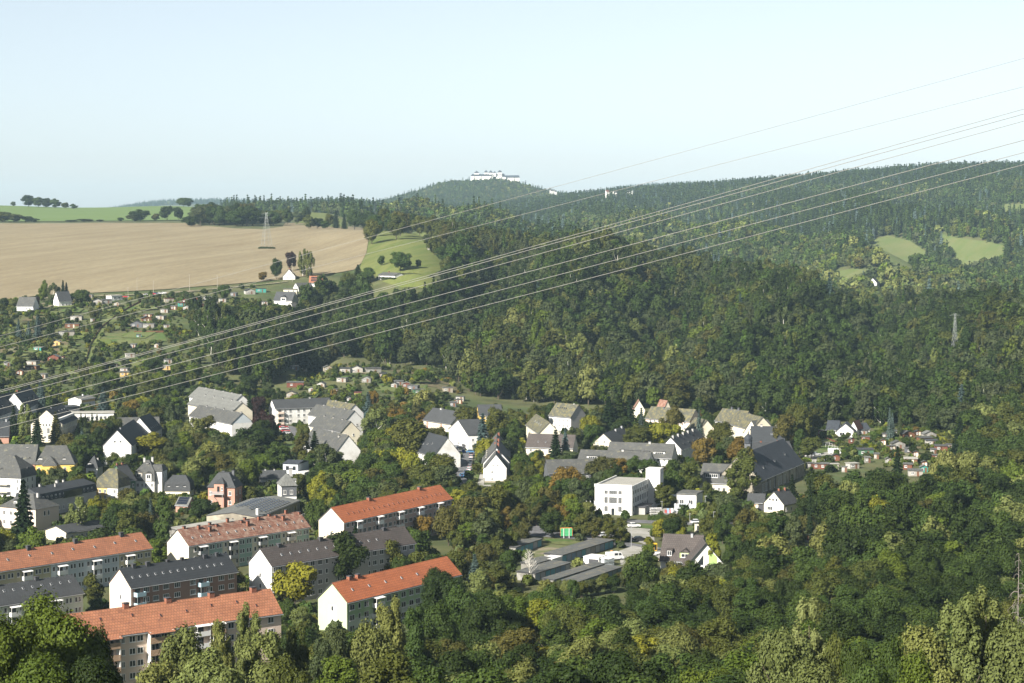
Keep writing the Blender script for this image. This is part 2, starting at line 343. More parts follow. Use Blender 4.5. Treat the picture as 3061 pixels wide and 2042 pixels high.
def make_spruce(name, H, W, n, size, layers=15, base=.06, droop=.35):
    pos = []; nrm = []; sz = []
    per = n // layers
    for i in range(layers):
        f = i / (layers - 1); z = H * (base + (1 - base) * f ** .9); r = W / 2 * (1 - f) ** .85 + .12
        nb = max(4, int(9 * (1 - f) + 4)); a0 = random.random() * 6.28
        for j in range(nb):
            a = a0 + 6.283 * j / nb + random.uniform(-.2, .2); rr = r * random.uniform(.75, 1.12); k = max(3, int(per / nb * (.4 + 1.2 * (1 - f))))
            t = rng.random(k) ** .7; side = rng.normal(size=k) * .11 * rr * (1.15 - t)
            x = np.cos(a) * rr * t - np.sin(a) * side; y = np.sin(a) * rr * t + np.cos(a) * side; zz = z - droop * rr * t ** 1.4 + rng.normal(size=k) * .03 * H / layers * 3
            pos.append(np.stack([x, y, zz], 1)); nrm.append(np.stack([np.cos(a) * .5 + rng.normal(size=k) * .4, np.sin(a) * .5 + rng.normal(size=k) * .4, .8 + rng.normal(size=k) * .3], 1)); sz.append(size * (.6 + .8 * rng.random(k)))
    cv = []; cf = []; nn = 9
    for i in range(nn): cv.append((math.cos(i * 6.283 / nn) * W * .3, math.sin(i * 6.283 / nn) * W * .3, H * base))
    cv.append((0, 0, H * .96))
    for i in range(nn): cf.append([i, (i + 1) % nn, nn, nn])
    core = (np.array(cv), [f[:3] for f in cf])
    return leaves_mesh(name, np.concatenate(pos), np.concatenate(nrm), np.concatenate(sz), core)
def spruce_trunk(name, H):
    m = MB(); m.bar((0, 0, -1), (0, 0, H * .97), H * .014, 7, .03); return m.mesh(name, BARK)

# prototypes: (crown mesh, trunk mesh, H, W)
PRO = {}
def proto(key, kind, H, W, base, n, size, bark=BARK, count=3):
    PRO[key] = [(make_crown('crown', kind, H, W, base, n, size), make_trunk('trunk', H, base, W, bark), H, W) for _ in range(count)]
proto('hero', 'round', 20, 13, 2.5, 30000, .25, count=2)
proto('near', 'round', 18, 12, 2.0, 15000, .33, count=4)
proto('nearpoplar', 'upright', 24, 13, 1.5, 17000, .30, count=3)
proto('nearoval', 'oval', 22, 11, 2.0, 14000, .33, count=3)
proto('round', 'round', 14, 11, .7, 4800, .50, count=6)
proto('oval', 'oval', 16, 9.5, .8, 4400, .48, count=4)
proto('birch', 'weeping', 16, 8, 2.0, 4500, .42, BIRCHBARK, count=3)
proto('willow', 'weeping', 12, 12, .8, 4000, .55, count=2)
proto('upright', 'upright', 18, 8, 1.2, 3000, .6, count=2)
proto('bush', 'round', 4, 5, -.2, 900, .5, count=3)
PRO['spruce'] = [(make_spruce('crown', 18, 7, 3600, .75), spruce_trunk('trunk', 18), 18, 7) for _ in range(3)]
PRO['column'] = [(make_spruce('crown', 18, 3.2, 2600, .6, 20, .02, .8), spruce_trunk('trunk', 18), 18, 3.2)]
TINT = dict(dk=(.024, .038, .008), gr=(.040, .063, .013), lg=(.070, .098, .013), ol=(.063, .072, .015), br=(.062, .060, .015), yg=(.125, .128, .014), org=(.098, .068, .014), pale=(.135, .152, .052),
            blue=(.055, .080, .070), sp=(.016, .028, .009), cop=(.022, .011, .010), wil=(.145, .142, .04), bir=(.094, .106, .030), red=(.11, .04, .03), gg=(.054, .068, .025))
for _k in ('dk', 'gr', 'lg', 'ol', 'br', 'gg', 'sp'): TINT[_k] = tuple(c * .82 for c in TINT[_k])
CNAME = dict(dk='dark green', gr='mid green', lg='bright green', ol='olive green', br='brownish olive', yg='yellow-green', org='orange tinged', pale='pale silvery green', blue='blue-grey', sp='deep green', cop='dark purple', wil='straw green', bir='soft green', red='reddish', gg='grey-green')
KN = dict(hero='broadleaf_tree', near='broadleaf_tree', nearoval='broadleaf_tree', round='broadleaf_tree', oval='broadleaf_tree', nearpoplar='poplar_tree', upright='poplar_tree', birch='birch_tree', willow='willow_tree', spruce='spruce_tree', column='spruce_tree', bush='garden_bush')
KW = dict(hero='large leafy ash tree', near='spreading broadleaf tree', nearoval='tall oval broadleaf tree', round='round broadleaf tree', oval='oval broadleaf tree', nearpoplar='upright poplar', upright='upright narrow tree', birch='drooping birch', willow='weeping willow', spruce='spruce', column='slender column-shaped spruce', bush='low bush')
TREES = []                                                 # (u0, u1, vtop, x, y, r) of what is planted
def tree(kind, P, H, W, tint, label=None, group=None):
    cr, tk, h0, w0 = random.choice(PRO[kind]); nm = KN[kind]
    z = zg(P)
    o = thing(nm, label or f'{CNAME[tint]} {KW[kind]} in the valley', 'bush' if kind == 'bush' else 'tree', (P.x, P.y, z - .1), random.random() * 6.28, group)
    c = TINT[tint]; j = random.uniform(.86, 1.16); g = random.uniform(.93, 1.07)
    s = (W / w0, W / w0 * random.uniform(.9, 1.1), H / h0)
    ob = obj('crown', cr, o, scale=s); ob['tint'] = (c[0] * j / g, c[1] * j, c[2] * j * g)
    if kind != 'bush': obj('trunk', tk, o, scale=s)
    TREES.append((P.x, P.y, W / 2)); return o

# ---------------------------------------------------------------- woods that read as one mass: points carrying instanced trees
def proto_col(name, items):
    c = bpy.data.collections.new(name)
    for i, me in enumerate(items):
        o = bpy.data.objects.new(f'{name}_{i:02d}', me); c.objects.link(o)
    return c
def joined(cr, tk):
    bm = bmesh.new(); bm.from_mesh(cr); n = len(bm.faces); bm.from_mesh(tk)
    bm.faces.ensure_lookup_table()
    for f in bm.faces[n:]: f.material_index = 1
    me = bpy.data.meshes.new('tree'); bm.to_mesh(me); bm.free(); me.materials.append(LEAF); me.materials.append(tk.materials[0]); return me
FOREST_PRO = proto_col('wood', [joined(make_crown('c', 'round', 15, 11, 1.0, 1700, .78), make_trunk('t', 15, 1.2, 10, BARK, 3)) for _ in range(4)]
    + [joined(make_crown('c', 'oval', 17, 9, 1.0, 1600, .74), make_trunk('t', 17, 1.2, 8.5, BARK, 3)) for _ in range(2)]
    + [joined(make_crown('c', 'weeping', 16, 8, 2, 1700, .66), make_trunk('t', 16, 2, 8, BIRCHBARK, 3))]
    + [joined(make_spruce('c', 19, 6.5, 1700, .85, 14), spruce_trunk('t', 19)) for _ in range(2)])
FAR_PRO = proto_col('far', [make_crown('c', 'round', 14, 11, 0.5, 260, 1.7) for _ in range(3)] + [make_spruce('c', 19, 6, 220, 1.7, 9) for _ in range(3)] )
BUSH_PRO = proto_col('shrub', [make_crown('c', 'round', 2.2, 2.8, -.1, 160, .6) for _ in range(4)])
NEAR_PRO = proto_col('nearwood', [joined(c, t) for k in ('near', 'nearoval', 'nearpoplar') for c, t, _, _ in PRO[k]])
TOWN_PRO = proto_col('townwood', [joined(c, t) for k in ('round', 'oval') for c, t, _, _ in PRO[k]])
MIX = dict(near=(NEAR_PRO, 0, 4, 18, 12), nearoval=(NEAR_PRO, 4, 3, 22, 11), nearpoplar=(NEAR_PRO, 7, 3, 24, 13), round=(TOWN_PRO, 0, 6, 14, 11), oval=(TOWN_PRO, 6, 4, 16, 9.5))
def mass(name, label, lst):
    # lst: (kind, x, y, H, W, tint); trees past the countable number, one object per prototype set
    for colx in (NEAR_PRO, TOWN_PRO):
        L = [r for r in lst if MIX[r[0]][0] == colx]
        if not L: continue
        P = []; S = []; I = []; T = []
        for k, x, y, H, W, t in L:
            _, i0, n, h0, w0 = MIX[k]; P.append((x, y, float(zt(x, y)) - .1)); S.append((W / w0, W / w0 * random.uniform(.9, 1.1), H / h0)); I.append(i0 + random.randrange(n)); j = random.uniform(.86, 1.16); g = random.uniform(.93, 1.07); c = TINT[t]; T.append((c[0] * j / g, c[1] * j, c[2] * j * g))
        scatter(name, label, colx, np.array(P), np.array(S), np.array(I), np.array(T))
def scatter_group(colx):
    g = bpy.data.node_groups.new('scatter', 'GeometryNodeTree'); g.interface.new_socket('Geometry', in_out='INPUT', socket_type='NodeSocketGeometry'); g.interface.new_socket('Geometry', in_out='OUTPUT', socket_type='NodeSocketGeometry')
    N = g.nodes.new; i = N('NodeGroupInput'); o = N('NodeGroupOutput'); ip = N('GeometryNodeInstanceOnPoints'); ci = N('GeometryNodeCollectionInfo')
    ci.inputs['Collection'].default_value = colx; ci.inputs['Separate Children'].default_value = True; ci.inputs['Reset Children'].default_value = True
    def na(t, n):
        a = N('GeometryNodeInputNamedAttribute'); a.data_type = t; a.inputs[0].default_value = n; return a.outputs[0]
    g.links.new(i.outputs[0], ip.inputs['Points']); g.links.new(ci.outputs[0], ip.inputs['Instance']); ip.inputs['Pick Instance'].default_value = True
    g.links.new(na('INT', 'pidx'), ip.inputs['Instance Index']); g.links.new(na('FLOAT_VECTOR', 'rot'), ip.inputs['Rotation']); g.links.new(na('FLOAT_VECTOR', 'scl'), ip.inputs['Scale'])
    g.links.new(ip.outputs[0], o.inputs[0]); return g
SG = {}
def scatter(name, label, colx, P, scl, pidx, tint):
    n = len(P); me = bpy.data.meshes.new(name); me.from_pydata(P.tolist(), [], [])
    def att(nm, ty, k, arr): me.attributes.new(nm, ty, 'POINT').data.foreach_set(k, np.ascontiguousarray(arr).ravel())
    rot = np.zeros((n, 3)); rot[:, 2] = rng.random(n) * 6.28; rot[:, :2] = rng.normal(size=(n, 2)) * .05
    att('pidx', 'INT', 'value', pidx.astype(np.int32)); att('rot', 'FLOAT_VECTOR', 'vector', rot.astype(np.float32)); att('scl', 'FLOAT_VECTOR', 'vector', scl.astype(np.float32))
    att('tint', 'FLOAT_COLOR', 'color', np.c_[tint, np.ones(n)].astype(np.float32))
    o = obj(name, me); tag(o, label, None, None, 'stuff')
    md = o.modifiers.new('scatter', 'NODES')
    if colx.name not in SG: SG[colx.name] = scatter_group(colx)
    md.node_group = SG[colx.name]; return o
def pick_tints(keys, wts, n, jit=.13):
    T = np.array([TINT[k] for k in keys]); k = rng.choice(len(keys), n, p=np.array(wts) / sum(wts))
    t = T[k] * np.exp(rng.normal(size=(n, 1)) * jit) * np.exp(rng.normal(size=(n, 3)) * .035); return t
def stand_tints(warm, cool, X, Y, L):
    # stands of one kind: warm or cool tints by place, with some mixing
    v = np.sin(X / L + 1.3 * np.sin(Y / (1.7 * L))) + np.sin(Y / (1.3 * L) + 2 + np.sin(X / (.6 * L))) + .8 * rng.normal(size=len(X)); w_ = (v > .55)[:, None]
    n = len(X); return np.where(w_, pick_tints(*warm, n), pick_tints(*cool, n))
def jitter_grid(x0, x1, y0, y1, d):
    xs = np.arange(x0, x1, d); ys = np.arange(y0, y1, d); X, Y = np.meshgrid(xs, ys); X = X + (np.arange(len(ys)) % 2)[:, None] * d * .5
    return (X + rng.uniform(-.42, .42, X.shape) * d).ravel(), (Y + rng.uniform(-.42, .42, Y.shape) * d).ravel()
def plan(pix, off=0, ymin=300): return [(p.x, p.y) for p in (at(u, v, off, ymin) for u, v in pix)]
# ---------------------------------------------------------------- fields, meadows, woods
def fieldmat(name, c, c2, ang, stretch=9, scale=.05, var=.18):
    m = bpy.data.materials.new(name); m.use_nodes = True; t = m.node_tree; b = t.nodes['Principled BSDF']; b.inputs['Roughness'].default_value = .95; b.inputs['Specular IOR Level'].default_value = .1
    tc = t.nodes.new('ShaderNodeTexCoord'); mp = t.nodes.new('ShaderNodeMapping'); mp.vector_type = 'TEXTURE'; mp.inputs['Rotation'].default_value = (0, 0, ang); mp.inputs['Scale'].default_value = (stretch, 1, 1)
    n = t.nodes.new('ShaderNodeTexNoise'); n.inputs['Scale'].default_value = scale; n.inputs['Detail'].default_value = 9; n.inputs['Roughness'].default_value = .68; lk(t, tc.outputs['Object'], mp.inputs[0]); lk(t, mp.outputs[0], n.inputs['Vector'])
    x = t.nodes.new('ShaderNodeMix'); x.data_type = 'RGBA'; x.inputs[6].default_value = (*c, 1); x.inputs[7].default_value = (*c2, 1)
    r = t.nodes.new('ShaderNodeMapRange'); r.inputs[1].default_value = .32; r.inputs[2].default_value = .68; lk(t, n.outputs[0], r.inputs[0]); lk(t, r.outputs[0], x.inputs[0])
    n2 = t.nodes.new('ShaderNodeTexNoise'); n2.inputs['Scale'].default_value = .9; n2.inputs['Detail'].default_value = 4; lk(t, mp.outputs[0], n2.inputs['Vector'])
    r2 = t.nodes.new('ShaderNodeMapRange'); r2.inputs[1].default_value = .3; r2.inputs[2].default_value = .7; r2.inputs[3].default_value = 1 - var; r2.inputs[4].default_value = 1 + var * .6; lk(t, n2.outputs[0], r2.inputs[0])
    y = t.nodes.new('ShaderNodeMix'); y.data_type = 'RGBA'; y.blend_type = 'MULTIPLY'; y.inputs[0].default_value = 1; lk(t, x.outputs[2], y.inputs[6]); lk(t, r2.outputs[0], y.inputs[7]); lk(t, y.outputs[2], b.inputs['Base Color'])
    MATS[name] = m; return m
SOIL = fieldmat('ploughed_soil', (.158, .126, .076), (.222, .188, .118), R(68), 9, .05)
CROP = fieldmat('young_crop', (.085, .132, .038), (.115, .158, .054), R(8), 20, .05, .1)
MOWN = fieldmat('mown_meadow', (.070, .100, .022), (.130, .138, .044), R(72), 16, .09, .12)
PAST = fieldmat('pasture', (.075, .108, .03), (.12, .125, .052), R(40), 3, .03, .12)
LAWN = mat('lawn', (.050, .088, .015), .95, .3, .5, c2=(.09, .10, .032), c2w=.4, c2scale=.12)
ASPH = mat('asphalt', (.115, .115, .12), .9, .15, .8, c2=(.08, .08, .083), c2w=.3, c2scale=.3)
GRAV = mat('pale_gravel', (.27, .26, .235), .95, .15, 1.2, c2=(.20, .195, .165), c2w=.4, c2scale=.12)
DIRT = mat('dry_earth', (.19, .16, .11), .95, .2, .9, c2=(.09, .10, .038), c2w=.5, c2scale=.15)
CLEAR = mat('cleared_slope', (.19, .145, .10), .95, .3, .25, c2=(.06, .07, .03), c2w=.5, c2scale=.06)
def uy(l): return [((u - UC) / FPX * Y * K, Y * K) for u, Y in l]
EXTRA_X = 0
sheet('ploughed_field', 'wide bare tan ploughed field on the hill', [(-1300, 905), (0, 899), (130, 884), (300, 876), (500, 866), (700, 850), (830, 838), (960, 822), (1059, 808), (1080, 788), (1095, 757), (1100, 727), (1088, 683), (984, 677), (900, 668), (852, 668), (845, 679), (790, 687), (700, 684), (600, 675), (560, 668), (300, 667.5), (0, 669), (-1300, 670)], SOIL, .5, 14)
sheet('green_field', 'green sown field behind the ploughed field', None, CROP, .6, 25, plan=uy([(-1300, 1745), (0, 1760), (560, 1765), (640, 2000), (660, 2600), (0, 2700), (-1300, 2700)]))
sheet('far_meadow', 'strip of meadow between the hedgerow trees', None, MOWN, .5, 15, plan=uy([(885, 1660), (1040, 1640), (1040, 1900), (960, 2150), (880, 2100)]))
sheet('meadow', 'mown green meadow beside the ploughed field', [(1080, 789), (1096, 757), (1101, 727), (1144, 692), (1222, 674), (1270, 676), (1310, 690), (1340, 715), (1348, 757), (1348, 805), (1280, 829), (1131, 829), (1075, 812)], MOWN, .45, 8)
sheet('meadow', 'small green meadow below the bungalow', [(1140, 843), (1308, 840), (1284, 872), (1200, 862)], MOWN, .4, 6)
sheet('pasture', 'sunlit rounded pasture among the far woods', [(2559, 754), (2600, 722), (2654, 704.6), (2720, 721), (2770, 754), (2745, 800), (2727, 818), (2680, 818), (2625, 782)], PAST, .6, 14)
sheet('pasture', 'long pasture beyond the hedge on the far slope', [(2775, 706), (2823, 703), (2859, 712), (2933, 721), (3024, 743), (2990, 772), (2914, 785), (2875, 800), (2835, 765)], PAST, .6, 14)
sheet('pasture', 'small pasture above the white far house', [(2453, 824), (2508, 811), (2600, 811), (2530, 838), (2470, 846)], PAST, .6, 10)
sheet('pasture', 'dry hilltop pasture near the ridge', [(2966, 629), (3006, 611), (3150, 607), (3150, 655), (3006, 648)], PAST, .6, 14)
sheet('pasture', 'narrow pasture strip on the far slope', [(3002, 694), (3140, 694), (3140, 714), (3040, 712)], PAST, .6, 14)
for q, (u, v, w_, h_) in enumerate(((2385, 668, 30, 6), (2485, 722, 18, 7), (2522, 712, 20, 6), (2370, 740, 22, 6), (2250, 730, 14, 12), (2500, 665, 16, 5), (2590, 690, 14, 5))):
    sheet('cleared_slope', 'bare brown felled patch on the wooded slope', [(u + w_ * math.cos(a) * random.uniform(.7, 1.1), v + h_ * math.sin(a) * random.uniform(.7, 1.1)) for a in np.linspace(0, 5.6, 9)], CLEAR, .6, 8)
sheet('stubble_field', 'pale stubble field by the far village', None, SOIL, .8, 20, plan=uy([(1740, 3330), (1895, 3330), (1895, 3440), (1760, 3440)]))

def clear_front(u0, u1, v, depth):                             # no trees on the slope just below a pasture or house
    p = at((u0 + u1) / 2, v); SHEETS.append([((u - UC) / FPX * y, y) for u, y in ((u0, p.y - depth), (u1, p.y - depth), (u1, p.y + 6), (u0, p.y + 6))])
clear_front(2455, 2600, 836, 75); clear_front(2608, 2662, 862, 75); clear_front(2590, 2760, 806, 60); clear_front(2850, 3000, 780, 50)
def wood(name, label, poly, d, colx, keys, wts, conf, hs=(.8, 1.25), nb=6, nc=3, ycut=None, ulim=(-260, 3320), confmap=None):
    P = np.array(poly); X, Y = jitter_grid(P[:, 0].min(), P[:, 0].max(), P[:, 1].min(), P[:, 1].max(), d)
    k = inside(poly, X, Y); u = UC + FPX * X / np.maximum(Y, 1); k &= (u > ulim[0]) & (u < ulim[1])
    X, Y = X[k], Y[k]
    for s in SHEETS:
        q = ~inside(s, X, Y); X, Y = X[q], Y[q]
    n = len(X); Z = zt(X, Y); c = rng.random(n) < (confmap(X, Y) if confmap else conf)
    pidx = np.where(c, nb + rng.integers(0, nc, n), rng.integers(0, nb, n))
    s = rng.uniform(hs[0], hs[1], n); scl = np.stack([s * rng.uniform(.85, 1.15, n), s * rng.uniform(.85, 1.15, n), s * rng.uniform(.85, 1.2, n)], 1)
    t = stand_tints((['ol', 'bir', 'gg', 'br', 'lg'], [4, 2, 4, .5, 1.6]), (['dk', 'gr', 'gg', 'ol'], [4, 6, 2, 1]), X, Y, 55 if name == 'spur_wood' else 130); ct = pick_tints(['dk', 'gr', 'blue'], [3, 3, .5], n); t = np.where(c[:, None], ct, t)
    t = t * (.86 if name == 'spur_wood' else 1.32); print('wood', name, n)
    return scatter(name, label, colx, np.stack([X, Y, Z - .4], 1), scl, pidx, t)
BL = ['dk', 'gr', 'ol', 'br', 'gg', 'bir', 'yg', 'lg']
WOOD1 = uy([(560, 985), (640, 870), (830, 840), (850, 905), (1000, 935), (1350, 905), (1380, 850), (1600, 835), (1950, 802), (2280, 770), (2420, 760), (2560, 760), (2900, 715), (4000, 720), (4000, 1350), (2400, 1330), (2200, 1350), (1900, 1400), (1340, 1480), (1300, 1500), (1340, 1250), (1350, 1150), (1345, 1090), (1310, 1040), (1130, 1035), (1060, 1075), (950, 1065), (900, 1030), (860, 975), (700, 965)])
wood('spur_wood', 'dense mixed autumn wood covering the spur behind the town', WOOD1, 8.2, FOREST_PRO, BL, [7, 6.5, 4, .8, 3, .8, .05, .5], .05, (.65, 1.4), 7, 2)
def cm(X, Y):
    Y = Y / K
    s = np.sin(X * .006 + 1.7) * np.sin(Y * .0045) + .6 * np.sin(X * .013 + Y * .009); return np.clip(.45 + .55 * s + (Y - 2300) / 1600, .06, .95)
WOOD2 = uy([(620, 2650), (560, 3000), (480, 3800), (4200, 3800), (4200, 1350), (2400, 1330), (2200, 1350), (1900, 1400), (1340, 1480), (1060, 1930), (960, 2200), (720, 2400)])
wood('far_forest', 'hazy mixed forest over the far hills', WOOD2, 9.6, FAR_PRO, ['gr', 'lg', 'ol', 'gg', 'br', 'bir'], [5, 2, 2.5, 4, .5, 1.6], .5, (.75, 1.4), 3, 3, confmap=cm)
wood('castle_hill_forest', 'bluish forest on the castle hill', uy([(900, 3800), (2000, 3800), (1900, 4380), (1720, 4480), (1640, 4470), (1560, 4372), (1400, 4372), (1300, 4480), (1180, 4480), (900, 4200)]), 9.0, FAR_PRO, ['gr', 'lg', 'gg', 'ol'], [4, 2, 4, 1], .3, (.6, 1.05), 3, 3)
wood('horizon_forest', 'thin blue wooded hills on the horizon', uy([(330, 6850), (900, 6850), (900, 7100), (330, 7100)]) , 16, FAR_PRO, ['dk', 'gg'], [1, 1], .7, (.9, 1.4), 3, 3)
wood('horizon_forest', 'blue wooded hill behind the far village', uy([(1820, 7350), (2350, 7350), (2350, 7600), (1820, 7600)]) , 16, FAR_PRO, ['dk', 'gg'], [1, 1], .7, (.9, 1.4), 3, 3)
# ---------------------------------------------------------------- houses
def P3(n, c, **k): return mat(n, c, **k)
WM = dict(hutwhite=mat('weathered_white', (.36, .35, .325), .9, .2, .6, c2=(.24, .22, .19), c2w=.4), white=mat('white_render', (0.593, 0.585, 0.562), .85, .06, .3, c2=(0.488, 0.474, 0.444), c2w=.25, c2scale=.2), cream=mat('cream_render', (0.577, 0.53, 0.421), .85, .07, .3, c2=(0.459, 0.414, 0.318), c2w=.2), pink=mat('pink_render', (0.562, 0.452, 0.374), .85, .06, .3),
    beige=mat('beige_render', (0.406, 0.359, 0.234), .85, .08, .3), bluewhite=mat('bluish_render', (0.452, 0.491, 0.515), .85, .06, .3), mint=mat('mint_render', (0.257, 0.359, 0.312), .85, .08, .3), palemint=mat('pale_mint_render', (0.468, 0.499, 0.429), .85, .08, .3),
    brick=mat('brown_render', (0.234, 0.148, 0.117), .85, .08, .4), rose=mat('rose_render', (0.39, 0.296, 0.265), .85, .07, .3), lime=mat('lime_render', (0.406, 0.484, 0.281), .85, .05, .3), green=mat('green_render', (0.281, 0.374, 0.218), .85, .05, .3),
    yellow=mat('yellow_render', (0.515, 0.367, 0.101), .85, .08, .3), yelloworange=mat('orange_render', (0.468, 0.328, 0.133), .85, .06, .3), salmon=mat('salmon_render', (.36, .20, .15), .85, .1, .3), grey=mat('grey_render', (0.328, 0.32, 0.304), .9, .12, .3), darkgreen=mat('dark_green_render', (0.0468, 0.101, 0.0546), .8, .1, .3),
    slatewall=mat('slate_cladding', (0.0858, 0.0897, 0.0975), .7, .15, 1.0), concrete=mat('concrete', (0.281, 0.273, 0.25), .95, .2, .4, c2=(0.148, 0.141, 0.126), c2w=.5, c2scale=.4), brown=mat('brown_boards', (0.125, 0.0585, 0.0312), .85, .25, .8), stone=mat('old_stone', (0.312, 0.281, 0.218), .95, .2, .5, c2=(0.2, 0.178, 0.141), c2w=.4), teal=mat('teal_boards', (0.039, 0.203, 0.172), .8, .15, .6), applegreen=mat('apple_green', (.30, .42, .15), .8, .05, .3), red=mat('red_boards', (0.125, 0.0429, 0.0273), .85, .2, .6))
RM = dict(terra=roofmat('terracotta_tiles', (.33, .138, .072), (.27, .11, .06), (.7, .75), .28, stain=(0.144, 0.0612, 0.0396), stainw=.25), orange=roofmat('orange_tiles', (.42, .132, .052), (.34, .106, .044), (.7, .75), .25), faded=roofmat('faded_tiles', (0.2448, 0.1188, 0.0792), (0.18, 0.0792, 0.054), (.7, .75), .35, stain=(0.2592, 0.18, 0.1368), stainw=.5),
    black=roofmat('black_sheet_roof', (0.0288, 0.0324, 0.036), (0.02448, 0.02736, 0.03168), (2.5, .9), .15, .2), darkgrey=roofmat('dark_slate', (0.0576, 0.06048, 0.06336), (0.0432, 0.04608, 0.04896), (.5, .4), .25, .4), grey=roofmat('grey_slate', (0.0828, 0.08352, 0.0792), (0.0648, 0.06624, 0.0648), (.5, .4), .25, .4, stain=(0.1368, 0.1296, 0.0864), stainw=.25), moss=roofmat('mossy_slate', (0.0936, 0.0936, 0.072), (0.0756, 0.0756, 0.0612), (.5, .4), .3, .4, stain=(0.144, 0.126, 0.054), stainw=.5),
    pale=roofmat('pale_fibre_sheet', (0.126, 0.1282, 0.1188), (0.108, 0.1094, 0.1022), (1.1, 2.0), .2, .3, stain=(0.1224, 0.1224, 0.108), stainw=.3), brown=roofmat('brown_concrete_tiles', (0.0756, 0.06336, 0.0576), (0.0612, 0.0504, 0.04608), (.7, .75), .25), slateblue=roofmat('blue_slate', (0.04464, 0.05184, 0.06336), (0.03384, 0.0396, 0.04896), (.6, .45), .25, .5), rust=roofmat('rust_roof', (0.144, 0.0468, 0.0324), (0.1152, 0.0396, 0.0288), (.4, .4), .25, .4), felt=roofmat('roofing_felt', (0.0864, 0.09, 0.0864), (0.072, 0.0756, 0.072), (1.0, 6), .25, .2, stain=(0.1368, 0.1224, 0.0864), stainw=.4), cream=roofmat('pale_flat_roof', (0.288, 0.2772, 0.2448), (0.2592, 0.2484, 0.216), (3, 3), .12, .1))
CASTLE_SLATE = roofmat('castle_slate', (.045, .055, .07), (.038, .047, .06), (2, 2), .15)
BRICK = mat('chimney_brick', (.20, .08, .05), .9, .25, 3); DARK = mat('dark_metal', (.05, .05, .055), .6, .1, 1); LIGHTM = mat('light_metal', (.33, .335, .34), .5, .1, 1, metal=.3); RED = mat('red_plastic', (.42, .03, .03), .5, .1, 1); SOLAR = mat('solar_cell', (.012, .015, .025), .25, .1, 1, spec=.5)
BLUEP = mat('light_blue_panel', (.30, .42, .47), .7, .05, .6); WOODP = mat('tan_boards', (.37, .25, .165), .8, .12, .8)
WC = {}
def win_mesh(w, h, n=2, fr=None):
    k = (round(w, 2), round(h, 2), n, fr)
    if k not in WC:
        m = MB(); f = .1; a = w / 2
        m.box(-a, -a + f, -.09, .03, 0, h); m.box(a - f, a, -.09, .03, 0, h); m.box(-a + f, a - f, -.09, .03, 0, f); m.box(-a + f, a - f, -.09, .03, h - f, h)
        for i in range(1, n): x = -a + w * i / n; m.box(x - .05, x + .05, -.08, .03, f, h - f)
        m.box(-a - .1, a + .1, -.2, .03, -.09, -.003)
        g = MB(); g.box(-a + .05, a - .05, -.045, .02, .05, h - .05)
        WC[k] = (m.mesh('window', MATS[fr] if fr else WHITE), g.mesh('pane', GLASS))
    return WC[k]
def window(o, loc, rz, w, h, n=2, fr=None, small=False):
    a, b = win_mesh(w, h, n, fr); q = obj('window', a, o, loc, rz); obj('pane', b, q); return q
KC = []                                                     # picture boxes of the houses, kept clear of filler trees
FOOT = []                                                   # footprints
